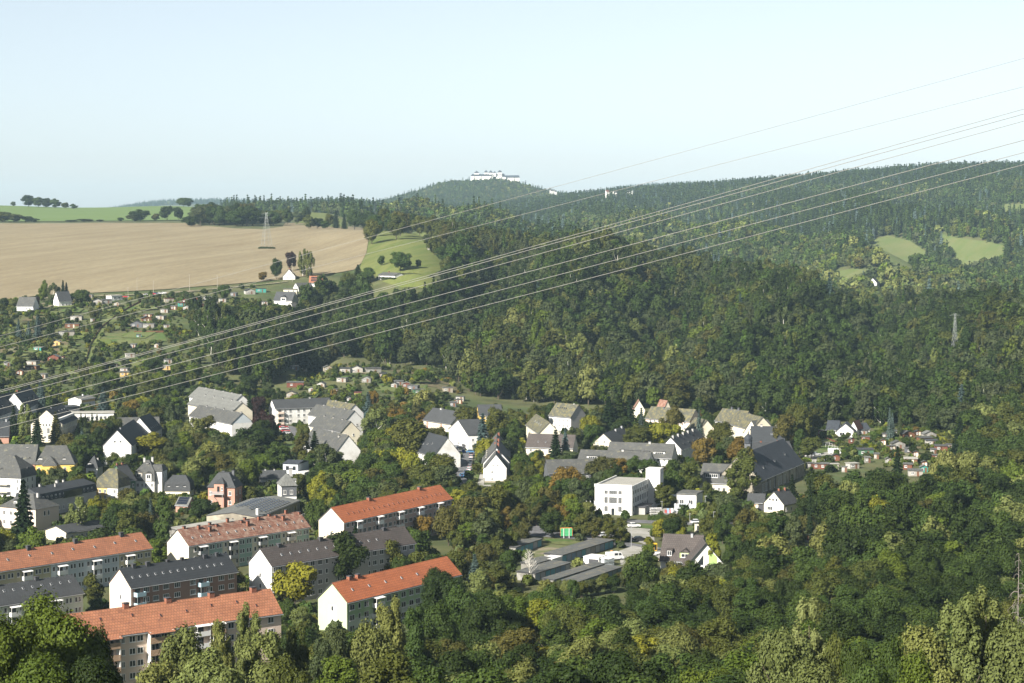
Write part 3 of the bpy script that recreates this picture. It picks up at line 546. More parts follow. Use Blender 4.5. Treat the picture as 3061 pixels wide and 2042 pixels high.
class House:
    def __init__(s, name, label, A, B, h, D, cat='house', group=None, z=None):
        g = zg(at((A[0] + B[0]) / 2, (A[1] + B[1]) / 2, h, 330 * K)) if z is None else z
        a = onz(A[0], A[1], g + h); b = onz(B[0], B[1], g + h)
        s.L = (b - a).length; s.h = h; s.D = D; s.g = g
        s.rz = math.atan2((b - a).y, (b - a).x); s.P = Vector((a.x, a.y, g)); s.X = Vector((math.cos(s.rz), math.sin(s.rz), 0)); s.Y = Vector((-s.X.y, s.X.x, 0))
        s.o = thing(name, label, cat, s.P, s.rz, group)
        c = [s.P + s.X * x + s.Y * y for x, y in ((0, 0), (s.L, 0), (s.L, D), (0, D))]; FOOT.append([(p.x, p.y) for p in c])
    def kc(s, top):
        q = [proj(s.P + s.X * x + s.Y * y + Vector((0, 0, z))) for x in (0, s.L) for y in (0, s.D) for z in (1, top)]
        KC.append((min(p[0] for p in q), min(p[1] for p in q), max(p[0] for p in q), max(p[1] for p in q), s.P.y, {'end_house': .04, 'factory': .06, 'modern_house': .2, 'office_annexe': .1, 'cottage': .15, 'villa': .15, 'apartment_block': .1, 'apartment_house': .25, 'slate_hall': .15, 'garage_row': .15, 'hall': .1, 'terrace_row': .35}.get(s.o.name.split('.')[0], .4)))
    def part(s, name, mb, m, par=None, loc=(0, 0, 0), rz=0): return obj(name, mb.mesh(name, m), par or s.o, loc, rz)
    def wall_gable(s, wm, rise, ridge='along'):
        m = MB(); L, D, h = s.L, s.D, s.h; b = -2.0
        if ridge == 'along':
            m.quad([(0, 0, b), (L, 0, b), (L, 0, h), (0, 0, h)]); m.quad([(L, D, b), (0, D, b), (0, D, h), (L, D, h)])
            m.quad([(0, D, b), (0, 0, b), (0, 0, h), (0, D / 2, h + rise), (0, D, h)]); m.quad([(L, 0, b), (L, D, b), (L, D, h), (L, D / 2, h + rise), (L, 0, h)])
        else:
            m.quad([(0, 0, b), (L, 0, b), (L, 0, h), (L / 2, 0, h + rise), (0, 0, h)]); m.quad([(L, D, b), (0, D, b), (0, D, h), (L / 2, D, h + rise), (L, D, h)])
            m.quad([(0, D, b), (0, 0, b), (0, 0, h), (0, D, h)]); m.quad([(L, 0, b), (L, D, b), (L, D, h), (L, 0, h)])
        return s.part('wall', m, wm)
    def wall_box(s, wm, top=None):
        m = MB(); m.box(0, s.L, 0, s.D, -2, s.h if top is None else top); return s.part('wall', m, wm)
    def roof_gable(s, rm, rise, ridge='along', ov=.5, og=.3, th=.22, trim=None):
        m = MB(); A, Bd = (s.L, s.D) if ridge == 'along' else (s.D, s.L); k = rise / (Bd / 2); h = s.h + .06
        T = (lambda a, b, z: (a, b, z)) if ridge == 'along' else (lambda a, b, z: (b, a, z))
        sl = math.hypot(Bd / 2 + ov, rise + ov * k)
        for y0, y1 in ((-ov, Bd / 2), (Bd + ov, Bd / 2)):
            z0, z1 = h - ov * k, h + rise
            t = [T(-og, y0, z0 + th), T(A + og, y0, z0 + th), T(A + og, y1, z1 + th), T(-og, y1, z1 + th)]; bt = [(x, y, z - th) for x, y, z in t]
            uv = [(0, 0), (A + 2 * og, 0), (A + 2 * og, sl), (0, sl)]
            m.quad(t, 0, uv); m.quad(bt[::-1], 1)
            for i in range(4):
                j = (i + 1) % 4
                if i != 2: m.quad([bt[i], bt[j], t[j], t[i]], 1)
        s.rise, s.ridge = rise, ridge
        r = s.part('roof', m, [rm, trim or DARK])
        g = MB(); sgn = -ov - .1; g.bar(T(-og, sgn, h - ov * k - .02), T(A + og, sgn, h - ov * k - .02), .09, 6); obj('gutter', g.mesh('gutter', LIGHTM), r)
        s.kc(s.h + rise); return r
    def roof_z(s, x, y):
        if s.ridge == 'along': return s.h + s.rise * (1 - abs(y - s.D / 2) / (s.D / 2))
        if s.ridge == 'across': return s.h + s.rise * (1 - abs(x - s.L / 2) / (s.L / 2))
        return s.h + s.rise
    def roof_levels(s, rm, levels, ov=.45, ms=None):
        """stacked frusta: (inset x, inset y, rise); two levels make a mansard, one a hipped roof"""
        m = MB(); x0, x1, y0, y1, z = -ov, s.L + ov, -ov, s.D + ov, s.h
        m.quad([(x0, y1, z), (x1, y1, z), (x1, y0, z), (x0, y0, z)], 1)
        for i, (dx, dy, dz) in enumerate(levels):
            X0, X1, Y0, Y1, Z = x0 + dx, x1 - dx, y0 + dy, y1 - dy, z + dz
            if X0 > X1: X0 = X1 = (X0 + X1) / 2
            if Y0 > Y1: Y0 = Y1 = (Y0 + Y1) / 2
            a = [(x0, y0, z), (x1, y0, z), (x1, y1, z), (x0, y1, z)]; b = [(X0, Y0, Z), (X1, Y0, Z), (X1, Y1, Z), (X0, Y1, Z)]
            for k in range(4):
                j = (k + 1) % 4; W = math.dist(a[k], a[j]); S = math.hypot(dz, dy if k % 2 == 0 else dx); o = (W - math.dist(b[k], b[j])) / 2
                if math.dist(b[k], b[j]) < 1e-4: m.quad([a[k], a[j], b[j]], 0, [(0, 0), (W, 0), (W / 2, S)])
                else: m.quad([a[k], a[j], b[j], b[k]], 0, [(0, 0), (W, 0), (W - o, S), (o, S)])
            x0, x1, y0, y1, z = X0, X1, Y0, Y1, Z
        if x1 - x0 > .01 and y1 - y0 > .01: m.quad([(x0, y0, z), (x1, y0, z), (x1, y1, z), (x0, y1, z)], 0, [(0, 0), (x1 - x0, 0), (x1 - x0, y1 - y0), (0, y1 - y0)])
        s.rise = z - s.h; s.ridge = 'top'; r = s.part('roof', m, [rm, DARK]); s.kc(z); return r
    def chimneys(s, lst, m=None, cw=.75, hh=1.3):
        for c in lst:
            x, y = c[0] * s.L if abs(c[0]) <= 1 else c[0], c[1] * s.D; w = c[3] if len(c) > 3 else cw; H = c[2] if len(c) > 2 else hh
            z = s.roof_z(x, y); b = MB(); b.box(-w / 2, w / 2, -w * .4, w * .4, -1.2, H); q = s.part('chimney', b, m or BRICK, None, (x, y, z))
            b = MB(); b.box(-w / 2 - .08, w / 2 + .08, -w * .4 - .08, w * .4 + .08, H + .004, H + .16); obj('chimney_cap', b.mesh('chimney_cap', DARK), q)
    def skylights(s, lst, w=.55, side=0, m=None):
        for fx, t in lst:
            if s.ridge == 'along':
                y = s.D / 2 * t; sl = math.atan2(s.rise, s.D / 2); loc = (fx * s.L, y, s.h + s.rise * t + .33)
                b = MB(); b.box(-w / 2, w / 2, -.4, .4, -.1, .12, 0); b.box(-w / 2 + .08, w / 2 - .08, -.32, .32, .12, .135, 1); q = obj('skylight', b.mesh('skylight', [m or LIGHTM, GLASS]), s.o, loc); q.rotation_euler = (sl, 0, 0)
    def wins(s, face, xs, zs, w=1.2, h=1.35, n=2, fr=None):
        W = s.L if face in ('front', 'back') else s.D
        for z in zs:
            for x in xs:
                x = x * W if 0 < x < 1 else x
                if face == 'front': window(s.o, (x, 0, z), 0, w, h, n, fr)
                elif face == 'left': window(s.o, (0, s.D - x, z), -math.pi / 2, w, h, n, fr)
                elif face == 'right': window(s.o, (s.L, x, z), math.pi / 2, w, h, n, fr)
    def grid(s, face, nc, z0, dz, nr, w=1.2, h=1.35, n=2, mar=.06, fr=None):
        s.wins(face, [mar + (1 - 2 * mar) * (i + .5) / nc for i in range(nc)], [z0 + dz * i for i in range(nr)], w, h, n, fr)
    def panel(s, x0, x1, m, z0=0, z1=None, face='front'):
        b = MB()
        if face == 'front': b.box(x0, x1, -.025, .02, z0, s.h - .1 if z1 is None else z1)
        elif face == 'left': b.box(-.025, .02, s.D - x1, s.D - x0, z0, s.h - .1 if z1 is None else z1)
        else: b.box(s.L - .02, s.L + .025, x0, x1, z0, s.h - .1 if z1 is None else z1)
        s.part('facade_panel', b, m)
    def balcony(s, x, z, w=3.0, d=1.3, m=WHITE, rail=None, canopy=False, post=True):
        b = MB(); b.box(-w / 2, w / 2, -d, .0, -.18, 0)
        if post:
            for px in (-w / 2, w / 2 - .1): b.box(px, px + .1, -d, -d + .1, -2.6, 2.35 if canopy else 0)
        q = s.part('balcony', b, m, None, (x, 0, z)); b = MB(); b.box(-w / 2, w / 2, -d - .05, -d, -.1, 1.0); b.box(-w / 2 - .04, -w / 2, -d - .05, 0, -.1, 1.0); b.box(w / 2, w / 2 + .04, -d - .05, 0, -.1, 1.0)
        obj('railing', b.mesh('railing', rail or m), q)
        if canopy:
            b = MB(); k = len(b.v); b.quad([(-w / 2 - .15, -d - .3, 2.25), (w / 2 + .15, -d - .3, 2.25), (w / 2 + .15, 0, 2.6), (-w / 2 - .15, 0, 2.6)]); b.quad([(-w / 2 - .15, 0, 2.52), (w / 2 + .15, 0, 2.52), (w / 2 + .15, -d - .3, 2.17), (-w / 2 - .15, -d - .3, 2.17)]); b.quad([(-w / 2 - .15, -d - .3, 2.17), (w / 2 + .15, -d - .3, 2.17), (w / 2 + .15, -d - .3, 2.25), (-w / 2 - .15, -d - .3, 2.25)])
            obj('canopy', b.mesh('canopy', WHITE), q)
        b = MB(); b.box(-w * .36, w * .2, -.04, .02, .05, 2.1); obj('balcony_door', b.mesh('balcony_door', GLASS), q)
    def dormer(s, x, y, z, w=1.6, h=1.4, d=2.2, wm=WHITE, rm=None, face='front', flat=False, n=2):
        """gabled or shed dormer standing on the front slope: y is its face"""
        m = MB(); m.box(-w / 2, w / 2, 0, d, -.6, h); rz = {'front': 0, 'left': -math.pi / 2, 'right': math.pi / 2}[face]
        q = s.part('dormer', m, wm, None, (x, y, z), rz); m = MB(); o = .2
        if flat:
            m.quad([(-w / 2 - o, -o, h + .05), (w / 2 + o, -o, h + .05), (w / 2 + o, d + .5, h + .55), (-w / 2 - o, d + .5, h + .55)], 0, [(0, 0), (w, 0), (w, d), (0, d)]); m.quad([(-w / 2 - o, d + .5, h + .43), (w / 2 + o, d + .5, h + .43), (w / 2 + o, -o, h - .07), (-w / 2 - o, -o, h - .07)]); m.quad([(-w / 2 - o, -o, h - .07), (w / 2 + o, -o, h - .07), (w / 2 + o, -o, h + .05), (-w / 2 - o, -o, h + .05)])
        else:
            r = w * .42
            for sx in (-1, 1):
                p = [(sx * (w / 2 + o), -o, h - .08), (0, -o, h + r), (0, d + 1.2, h + r), (sx * (w / 2 + o), d + .4, h - .08)]; m.quad(p if sx < 0 else p[::-1], 0, [(0, 0), (1, 1), (1, 2), (0, 2)])
            m.quad([(-w / 2, -.01, h), (w / 2, -.01, h), (0, -.01, h + r - .1)], 0, [(0, 0), (1, 0), (.5, 1)])
        obj('dormer_roof', m.mesh('dormer_roof', rm or RM['darkgrey']), q)
        a, b = win_mesh(w * .72, h * .72, n); obj('window', a, q, (0, 0, h * .15)); obj('pane', b, q, (0, 0, h * .15))
def gable(name, label, A, B, h, D, rise, wm, rm, ridge='along', cat='house', group=None, ov=.45, z=None, og=.25):
    s = House(name, label, A, B, h, D, cat, group, z); s.wall_gable(WM[wm], rise, ridge); s.roof_gable(RM[rm], rise, ridge, ov, og); return s
def hipped(name, label, A, B, h, D, levels, wm, rm, cat='house', group=None, ov=.45, z=None):
    s = House(name, label, A, B, h, D, cat, group, z); s.wall_box(WM[wm]); s.roof_levels(RM[rm], levels, ov); return s

# --- long post-war blocks in the foreground
GB = 'long apartment blocks below the wood'
def block_front(s, P, nr, z0=1.2, dz=2.75, start=0, rail=WHITE, frame=WHITE, canopy=True, wd=2.0, bal=True):
    n = int((s.L - start) / P) + 1
    for k in range(n):
        e = s.L - start - k * P
        for dx, w_, nn in ((1.6, wd, 2), (4.4, wd, 2), (6.6, .8, 1), (11.2, .95, 1)):
            if e - dx > .8:
                for i in range(nr):
                    if wd > 1.9 and nn == 2:
                        for q in (-.55, .55): window(s.o, (e - dx + q, 0, z0 + dz * i), 0, .8, 1.4, 1)
                    else: window(s.o, (e - dx, 0, z0 + dz * i), 0, w_, 1.4, nn)
        if bal and e - 8.7 > 1.6:
            for i in range(1, nr): s.balcony(e - 8.7, z0 - .9 + dz * i, 3.0, 1.3, frame, rail, canopy and i == nr - 1)
s = gable('apartment_block', 'long red-roofed block with beige and bluish bays and white balconies', (-110, 1723.5), (453, 1638), 9.2, 9.8, 4.0, 'beige', 'terra', cat='apartment block', group=GB)
P = 12.2
s.panel(s.L - 3 * P, s.L - P, WM['bluewhite']); block_front(s, P, 3)
s.chimneys([(1 - .115, .47, 1.2, 1.2), (1 - .37, .47, 1.2, 1.2), (1 - .62, .47, 1.2, 1.2), (.1, .47, 1.2, 1.2)], DARK); s.skylights([(1 - .06 - .115 * i, .5 + .06 * (i % 2)) for i in range(8)])
s = gable('apartment_block', 'pale mint block with a dark green-grey roof behind the leafy ash', (-150, 1831), (248, 1771), 9.0, 9.6, 3.9, 'palemint', 'darkgrey', cat='apartment block', group=GB)
block_front(s, 12.2, 3); s.chimneys([(.42, .5, .9, 1.1), (.72, .5, .9, 1.1)], DARK); s.skylights([(.3 + .072 * i, .62) for i in range(10)])
s = gable('apartment_block', 'black-roofed block with pink gable, brown facade and light blue balconies', (390.7, 1756), (708, 1707), 11.3, 9.3, 4.2, 'pink', 'black', cat='apartment block', group=GB)
s.panel(.4, s.L - .02, WM['brick'])
for x in (4.9, 8.0, 11.3, 15, s.L - 9.4, s.L - 5.4, s.L - 2.0, s.L - 15): s.wins('front', [x], [1.3, 4.05, 6.8, 9.4], 1.9, 1.4, 3)
for x in (2.4, s.L - 12):
    for i in range(4): s.balcony(x, .6 + 2.75 * i, 2.8, 1.5, LIGHTM, BLUEP)
s.wins('left', [.52], [1.3, 4.3, 7.6], .75, 1.3, 1); s.chimneys([(.12, .47, 1.1, 1), (.245, .47, 1.1, 1), (.44, .5, .6, .9), (.575, .5, .6, .9), (.78, .45, 1.0, .9), (.9, .45, 1.1, .8)], DARK); s.skylights([(.06 + .07 * i, .42) for i in range(13)])
s = gable('apartment_block', 'stepped red-tiled block with tan loggia fronts behind the pale poplars', (180, 1919), (840, 1830), 14.0, 10, 4.6, 'pink', 'terra', cat='apartment block', group=GB, ov=.6)
def loggia(s, x0, x1, d=1.6):
    m = MB(); m.box(x0, x0 + .25, -d, 0, -1, s.h - .3); m.box(x1 - .25, x1, -d, 0, -1, s.h - .3); m.box((x0 + x1) / 2 - .1, (x0 + x1) / 2 + .1, -d + .3, 0, -1, s.h - .3); s.part('loggia_wall', m, WM['white'])
    for i in range(5):
        z = .5 + 2.72 * i; m = MB(); m.box(x0 + .25, x1 - .25, -d, 0, z - .2, z); q = s.part('loggia_floor', m, WM['white'])
        for r in range(4): m = MB(); m.box(x0 + .05, x1 - .05, -d - .1, -d - .02, z - .25 + r * .34, z + .05 + r * .34); obj('slat', m.mesh('slat', WOODP), q)
        for xx in (x0 + 1.3, (x0 + x1) / 2 + 1.4): window(s.o, (xx, 0, z + .5), 0, 1.5, 1.5, 2); m = MB(); m.box(xx + .95, xx + 1.7, -.04, .02, z + .05, z + 2.1); s.part('loggia_door', m, GLASS)
    k = 4.6 / 5.0; m = MB(); y0, y1 = -d - .6, -.4; z0 = s.h + .06 + .24 - (d + .6) * k * .45; z1 = s.h + .3 - .4 * k
    m.quad([(x0 - .3, y0, z0), (x1 + .3, y0, z0), (x1 + .3, y1, z1 + .12), (x0 - .3, y1, z1 + .12)], 0, [(0, 0), (x1 - x0, 0), (x1 - x0, 2), (0, 2)]); m.quad([(x0 - .3, y0, z0 - .2), (x1 + .3, y0, z0 - .2), (x1 + .3, y0, z0), (x0 - .3, y0, z0)], 1); m.quad([(x0 - .3, y1, z1 - .1), (x1 + .3, y1, z1 - .1), (x1 + .3, y0, z0 - .2), (x0 - .3, y0, z0 - .2)], 1); s.part('roof_apron', m, [RM['terra'], DARK])
L = s.L
loggia(s, L * .1, L * .245); loggia(s, L * .375, L * .48)
for x in (L * .27, L * .31, L * .345): s.wins('front', [x], [.9 + 2.72 * i for i in range(5)], 1.5 if x != L * .27 else .8, 1.4, 2)
for x in (L * .52, L * .56, L * .76, L * .8, L * .86, L * .95): s.wins('front', [x], [.9 + 2.72 * i for i in range(5)], 1.6, 1.4, 2)
for i in range(5): s.balcony(L * .62, .4 + 2.72 * i, 3.4, 1.4, WHITE, WHITE, i == 4); s.balcony(L * .69, .4 + 2.72 * i, 3.2, 1.6, WHITE, RM['terra'] if False else WOODP, i == 4)
s.chimneys([(.33, .5, 1.0, 1.3), (.52, .5, 1.0, 1.3), (.72, .5, 1.0, 1.3), (.92, .5, 1.0, 1.3)]); s.skylights([(.2, .62), (.34, .62), (.46, .45), (.58, .5), (.7, .6), (.82, .6), (.9, .35)], .5, m=BRICK)
s = gable('apartment_block', 'tall white-gabled block with a brown-grey tiled roof', (812, 1692), (1240, 1622), 11.3, 9.4, 4.2, 'white', 'brown', cat='apartment block', group=GB)
s.panel(.4, s.L, WM['grey']); block_front(s, 12.2, 4, wd=1.6, bal=False); s.wins('left', [.5], [1.6, 4.6, 7.6], .8, 1.3, 1); s.chimneys([(.12, .47, .9, 1.2), (.4, .47, .9, 1.3), (.6, .47, .9, 1.0), (.85, .47, .9, 1.0)], DARK); s.skylights([(.1 + .06 * i, .45) for i in range(12)])
s = gable('apartment_block', 'bright orange-roofed rose block with a cream arrow-patterned gable', (1027.7, 1561.8), (1350, 1490.6), 11.3, 9.6, 4.2, 'cream', 'orange', cat='apartment block', group=GB)
s.panel(.4, s.L, WM['rose']); block_front(s, 12.2, 4, wd=1.7)
m = MB(); s.panel(2.2, 3.2, WM['pink'], 3.5, 9.5, 'left'); s.wins('left', [.5], [3.6, 6.7], .8, 1.35, 1)
s.chimneys([(.33, .5, .9, 1.3), (.8, .5, .9, 1.3)]); s.skylights([(.08 + .045 * i, .4) for i in range(20)], .4, m=BRICK)
s = gable('apartment_block', 'pale lime green block with an orange tiled roof', (1037, 1800), (1376, 1716), 8.8, 9.4, 4.3, 'lime', 'orange', cat='apartment block', group=GB)
s.panel(.3, s.L, WM['green'], 4.2); s.panel(.3, s.L, WM['palemint'], 0, 4.19)
for x in (2.1, 5.2, 8.2, 18, 21, 24.5, 28, 31): s.wins('front', [x], [.9, 3.7, 6.4], 2.0 if x != 5.2 else 1.0, 1.5, 2 if x != 5.2 else 1)
for i in range(3): s.balcony(12.5, .3 + 2.8 * i, 3.6, 1.5, WHITE, WHITE, i == 2)
m = MB(); m.box(-.03, .02, s.D * .36, s.D * .64, 0, 7.6); s.part('gable_band', m, WM['palemint']); s.wins('left', [.5], [2.6, 6.0], .8, 1.4, 1)
s.chimneys([(.14, .5, .9, 1.2), (.21, .5, .9, 1.2)]); s.skylights([(.1 + .14 * i, .45) for i in range(6)], .5)
s = gable('apartment_block', 'block with faded brown tiles and mint and cream facade', (564, 1630.7), (924.7, 1574.6), 8.9, 9.8, 4.2, 'cream', 'faded', cat='apartment block', group=GB)
for k in range(4):
    e = s.L - 12.2 * k
    if e > 5: s.panel(max(.3, e - 5.6), e - .3, WM['mint'])
block_front(s, 12.2, 3, rail=LIGHTM, frame=DARK)
s.chimneys([(.05 + .082 * i + .02 * (i % 3), .5 - .08 * (i % 2), .8 + .5 * (i % 3 == 1), .8) for i in range(12)] + [(.22, .3, 1.6, .9), (.53, .3, 1.6, .9), (.83, .3, 1.6, .9)]); s.skylights([(.06 + .07 * i, .35) for i in range(14)], .5)
# ---------------------------------------------------------------- the older town
def std(s, fw=None, lw=None, rw=None, z0=1.0, dz=2.8, w=1.05, h=1.4, ch=None, cm=None, sk=None, n=2):
    for face, g in (('front', fw), ('left', lw), ('right', rw)):
        if g: s.grid(face, g[0], z0, dz, g[1], w, h, n, g[2] if len(g) > 2 else .06)
    if ch: s.chimneys(ch, cm)
    if sk: s.skylights(sk)
    return s
def box(s, name, x0, x1, y0, y1, z0, z1, m, par=None):
    b = MB(); b.box(x0, x1, y0, y1, z0, z1); return s.part(name, b, m, par)
HG = 'houses of the old town'
s = hipped('villa', 'pinkish villa with grey hipped roof beside a tall spruce', (106.2, 1523.3), (176, 1510.8), 7.3, 16, [(6.2, 6.4, 4.4)], 'pink', 'grey', 'villa', HG)
s.wins('front', [.38, .55], [4.6], .9, 1.7, 1); s.wins('left', [2, 5, 8, 11, 14], [1.4, 4.6], 1.1, 1.5); s.chimneys([(.3, .6, .6, 1.0), (.5, .25, .4, 1.0)], WM['grey'], 1.0); s.dormer(1.2, 10, s.h + .7, 1.6, 1.4, 2, WM['grey'], RM['grey'], 'left')
s = hipped('villa', 'white villa with a dark mansard roof, round-topped dormers and balconies', (62, 1429.5), (107, 1419), 9.0, 15, [(.9, .9, 3.3), (4.6, 5.0, 4.6)], 'white', 'grey', 'villa', HG)
s.wins('front', [.2, .45, .75], [1.3, 4.2, 6.9], .9, 1.6, 1); s.wins('left', [1.2, 13.6], [1.3, 4.2, 6.9], .9, 1.6); s.dormer(s.L * .5, .35, s.h + .4, 2.6, 2.0, 2, WM['white'], RM['grey']); s.dormer(.35, 8, s.h + .4, 3.0, 2.0, 2, WM['white'], RM['grey'], 'left'); s.chimneys([(.75, .3, -2.0, .9)], WM['slatewall'])
for i in range(3):
    b = MB(); b.box(-1.5, 0, 5, 10, .7 + 2.8 * i, .9 + 2.8 * i); q = s.part('balcony', b, WHITE); b = MB(); b.box(-1.6, -1.52, 5, 10, .7 + 2.8 * i, 1.9 + 2.8 * i); obj('railing', b.mesh('railing', WM['cream']), q)
s = hipped('town_house', 'salmon-walled house adjoining the yellow house under the same slate roof', (-110, 1386.5), (103.5, 1388.5), 7.2, 10, [(.2, 5.4, 7.6)], 'salmon', 'grey', 'house', HG, .3)
s.chimneys([(.86, .42, -1.5, .9)], WM['grey']); s.dormer(s.L * .92, 1.2, s.h + .8, 1.5, 1.3, 2, WM['white'], RM['grey']); s.dormer(s.L * .66, 1.2, s.h + .8, 1.5, 1.3, 2, WM['white'], RM['grey']); std(s, (10, 2), w=1.0, h=1.6, dz=3.2)
s = hipped('town_house', 'bright yellow house with hipped slate roof, bay and dormers', (106, 1389), (222, 1388), 7.2, 10, [(4.0, 5.4, 7.2)], 'yellow', 'grey', 'house', HG, .4)
box(s, 'bay', 3.2, 8.6, -2.2, 0, -2, 6.9, WM['yellow'])
m = MB(); a = (5.9, .5, 10.6)
for p, q in (((2.9, -2.5, 6.9), (8.9, -2.5, 6.9)), ((8.9, -2.5, 6.9), (8.9, 2, 8.6)), ((2.9, 2, 8.6), (2.9, -2.5, 6.9))): m.quad([p, q, a], 0, [(0, 0), (3, 0), (1.5, 4)])
s.part('bay_roof', m, RM['grey']); window(s.o, (1.4, 0, 4.4), 0, 1.1, 1.7); window(s.o, (11.6, 0, 4.4), 0, 1.1, 1.7); window(s.o, (8.6, -1.2, 4.0), math.pi / 2, .8, 1.6, 1); window(s.o, (1.4, 0, 1.2), 0, 1.1, 1.7); window(s.o, (11.6, 0, 1.2), 0, 1.1, 1.7)
s.balcony(1.4, 3.3, 2.6, 1.1, WHITE); s.balcony(11.4, 3.3, 2.6, 1.1, WHITE); s.dormer(1.8, 1.0, s.h + .9, 1.6, 1.4, 2, WM['white'], RM['grey']); s.dormer(11.3, 1.0, s.h + .9, 1.4, 1.3, 2, WM['grey'], RM['grey']); s.wins('right', [2.5, 6.5], [1.2, 4.4], 1.0, 1.7); s.chimneys([(.74, .45, -1.6, .9)], WM['grey'])
s = hipped('town_house', 'long dark house with black mansard roof and grey ground floor', (115, 1501.5), (288, 1466.8), 5.6, 10, [(.3, .6, 2.7), (1.2, 4.8, 1.8)], 'grey', 'black', 'house', HG, .3)
s.wins('front', [.08 + .07 * i for i in range(13)], [6.1], .8, 1.2, 1); s.wins('front', [.1 + .08 * i for i in range(11)], [1.4], 1.0, 1.5); s.chimneys([(.22, .5, .8, .9), (.55, .6, .8, 1.2), (.66, .6, .6, .8), (.4, .3, .5, .5)], WM['grey'])
box(s, 'glazed_gallery', s.L * .42, s.L * .74, -.32, .2, 5.3, 7.8, GLASS)
s = hipped('town_house', 'house with taupe mansard roof and half yellow, half white front', (287, 1457), (352, 1459.5), 5.6, 10.5, [(.5, 1.2, 3.3), (2.6, 4.4, 3.4)], 'white', 'moss', 'house', HG, .3)
s.panel(.1, s.L * .52, WM['yelloworange']); s.wins('front', [.18, .42, .85], [1.4, 3.6], 1.0, 1.4); s.wins('right', [2, 5], [1.4, 3.6], 1.0, 1.4); s.skylights([]); s.chimneys([(.55, .5, -.6, .8)], WM['grey']); s.dormer(s.L - .4, 3.5, s.h + .3, 1.6, 2.1, 2, WM['grey'], RM['darkgrey'], 'right')
s = gable('town_house', 'narrow dark green house wedged between two mansard houses', (375, 1436), (405, 1432), 7.5, 10, 5.2, 'darkgreen', 'darkgrey', group=HG); s.wins('front', [.3, .75], [1.3, 4.6], .9, 1.3, 1); s.chimneys([(.1, .5, .9, .7), (.6, .5, .9, .7)])
s = hipped('villa', 'large white villa with grey mansard roof, turret dormers and tall chimneys', (404, 1437.5), (461, 1438.4), 6.0, 10, [(.3, .7, 3.7), (3.2, 4.2, 3.8)], 'white', 'grey', 'villa', HG, .3)
box(s, 'side_wing', s.L - 1.2, s.L + 2.6, 1.5, 8.5, -2, 9.6, WM['white'])
m = MB(); a, b_ = s.L - 1.6, s.L + 3.0; z = 9.62; m.quad([(a, 1.1, z), (b_, 1.1, z), (b_ - 1, 3.6, z + 2.2), (a, 3.6, z + 2.2)], 0, [(0, 0), (4, 0), (3, 3), (0, 3)]); m.quad([(b_, 1.1, z), (b_, 8.9, z), (b_ - 1, 6.4, z + 2.2), (b_ - 1, 3.6, z + 2.2)], 0, [(0, 0), (7, 0), (5, 2), (2, 2)]); m.quad([(b_, 8.9, z), (a, 8.9, z), (a, 6.4, z + 2.2), (b_ - 1, 6.4, z + 2.2)], 0, [(0, 0), (4, 0), (4, 3), (1, 3)]); m.quad([(a, 3.6, z + 2.2), (b_ - 1, 3.6, z + 2.2), (b_ - 1, 6.4, z + 2.2), (a, 6.4, z + 2.2)], 0, [(0, 0), (3, 0), (3, 3), (0, 3)]); s.part('side_wing_roof', m, RM['grey'])
for z in (.9, 3.9, 7.0): window(s.o, (s.L + 2.6, 3.4, z), math.pi / 2, 1, 1.5); window(s.o, (s.L + 2.6, 6.4, z), math.pi / 2, 1, 1.5)
s.wins('front', [.14, .38, .56, .88], [.9, 3.7], .9, 1.4); s.dormer(s.L * .2, .1, s.h + .9, 2.6, 2.2, 2, WM['stone'], RM['grey']); s.dormer(s.L * .72, -.35, s.h + .6, 2.2, 2.2, 2, WM['white'], RM['grey']); s.chimneys([(.2, .75, .6, .8), (.62, .75, .9, .8), (.55, .3, -1.0, .9)], WM['grey'])
s = hipped('cottage', 'small house with black mansard roof and three white dormers', (493, 1467.5), (567, 1468), 3.2, 8.5, [(.4, .7, 3.1), (2.2, 3.6, 2.5)], 'cream', 'darkgrey', 'house', HG, .35)
for x in (.16, .5, .8): s.dormer(s.L * x, .1, s.h + .5, 1.3, 1.4, 1.5, WM['white'], RM['darkgrey'])
s.wins('front', [.25, .5, .78], [.8], 1.2, 1.4); s.wins('right', [2, 5.5], [.8], 1.1, 1.3)
s = hipped('villa', 'salmon pink villa with dark pyramid roof and timber balcony', (621.8, 1456.5), (701.6, 1458.6), 7.2, 8.5, [(3.5, 3.2, 5.2)], 'salmon', 'darkgrey', 'villa', HG)
box(s, 'bay', 2.9, 6.6, -1.6, 0, -2, 8.8, WM['salmon']); m = MB(); a = (4.75, 1.6, 11)
for p, q in (((2.6, -1.9, 8.8), (6.9, -1.9, 8.8)), ((6.9, -1.9, 8.8), (6.9, 1.2, 9.2)), ((2.6, 1.2, 9.2), (2.6, -1.9, 8.8))): m.quad([p, q, a], 0, [(0, 0), (3, 0), (1.5, 3)])
s.part('bay_roof', m, RM['darkgrey']); box(s, 'bay_door', 4.1, 5.0, -1.66, -1.6, 5.6, 7.8, GLASS); window(s.o, (6.0, -1.6, 6.4), 0, .7, 1.1, 1)
b = MB(); b.box(1.9, 7.0, -3.2, -1.62, 4.9, 5.1); b.bar((2.2, -3.1, 4.9), (4.4, -1.7, 2.2), .09); b.bar((6.6, -3.1, 4.9), (6.6, -3.1, -2), .1); q = s.part('balcony', b, WM['grey'])
for i in range(26): b = MB(); b.box(1.95 + i * .2, 2.05 + i * .2, -3.2, -3.14, 5.1, 6.1); obj('baluster', b.mesh('baluster', LIGHTM), q)
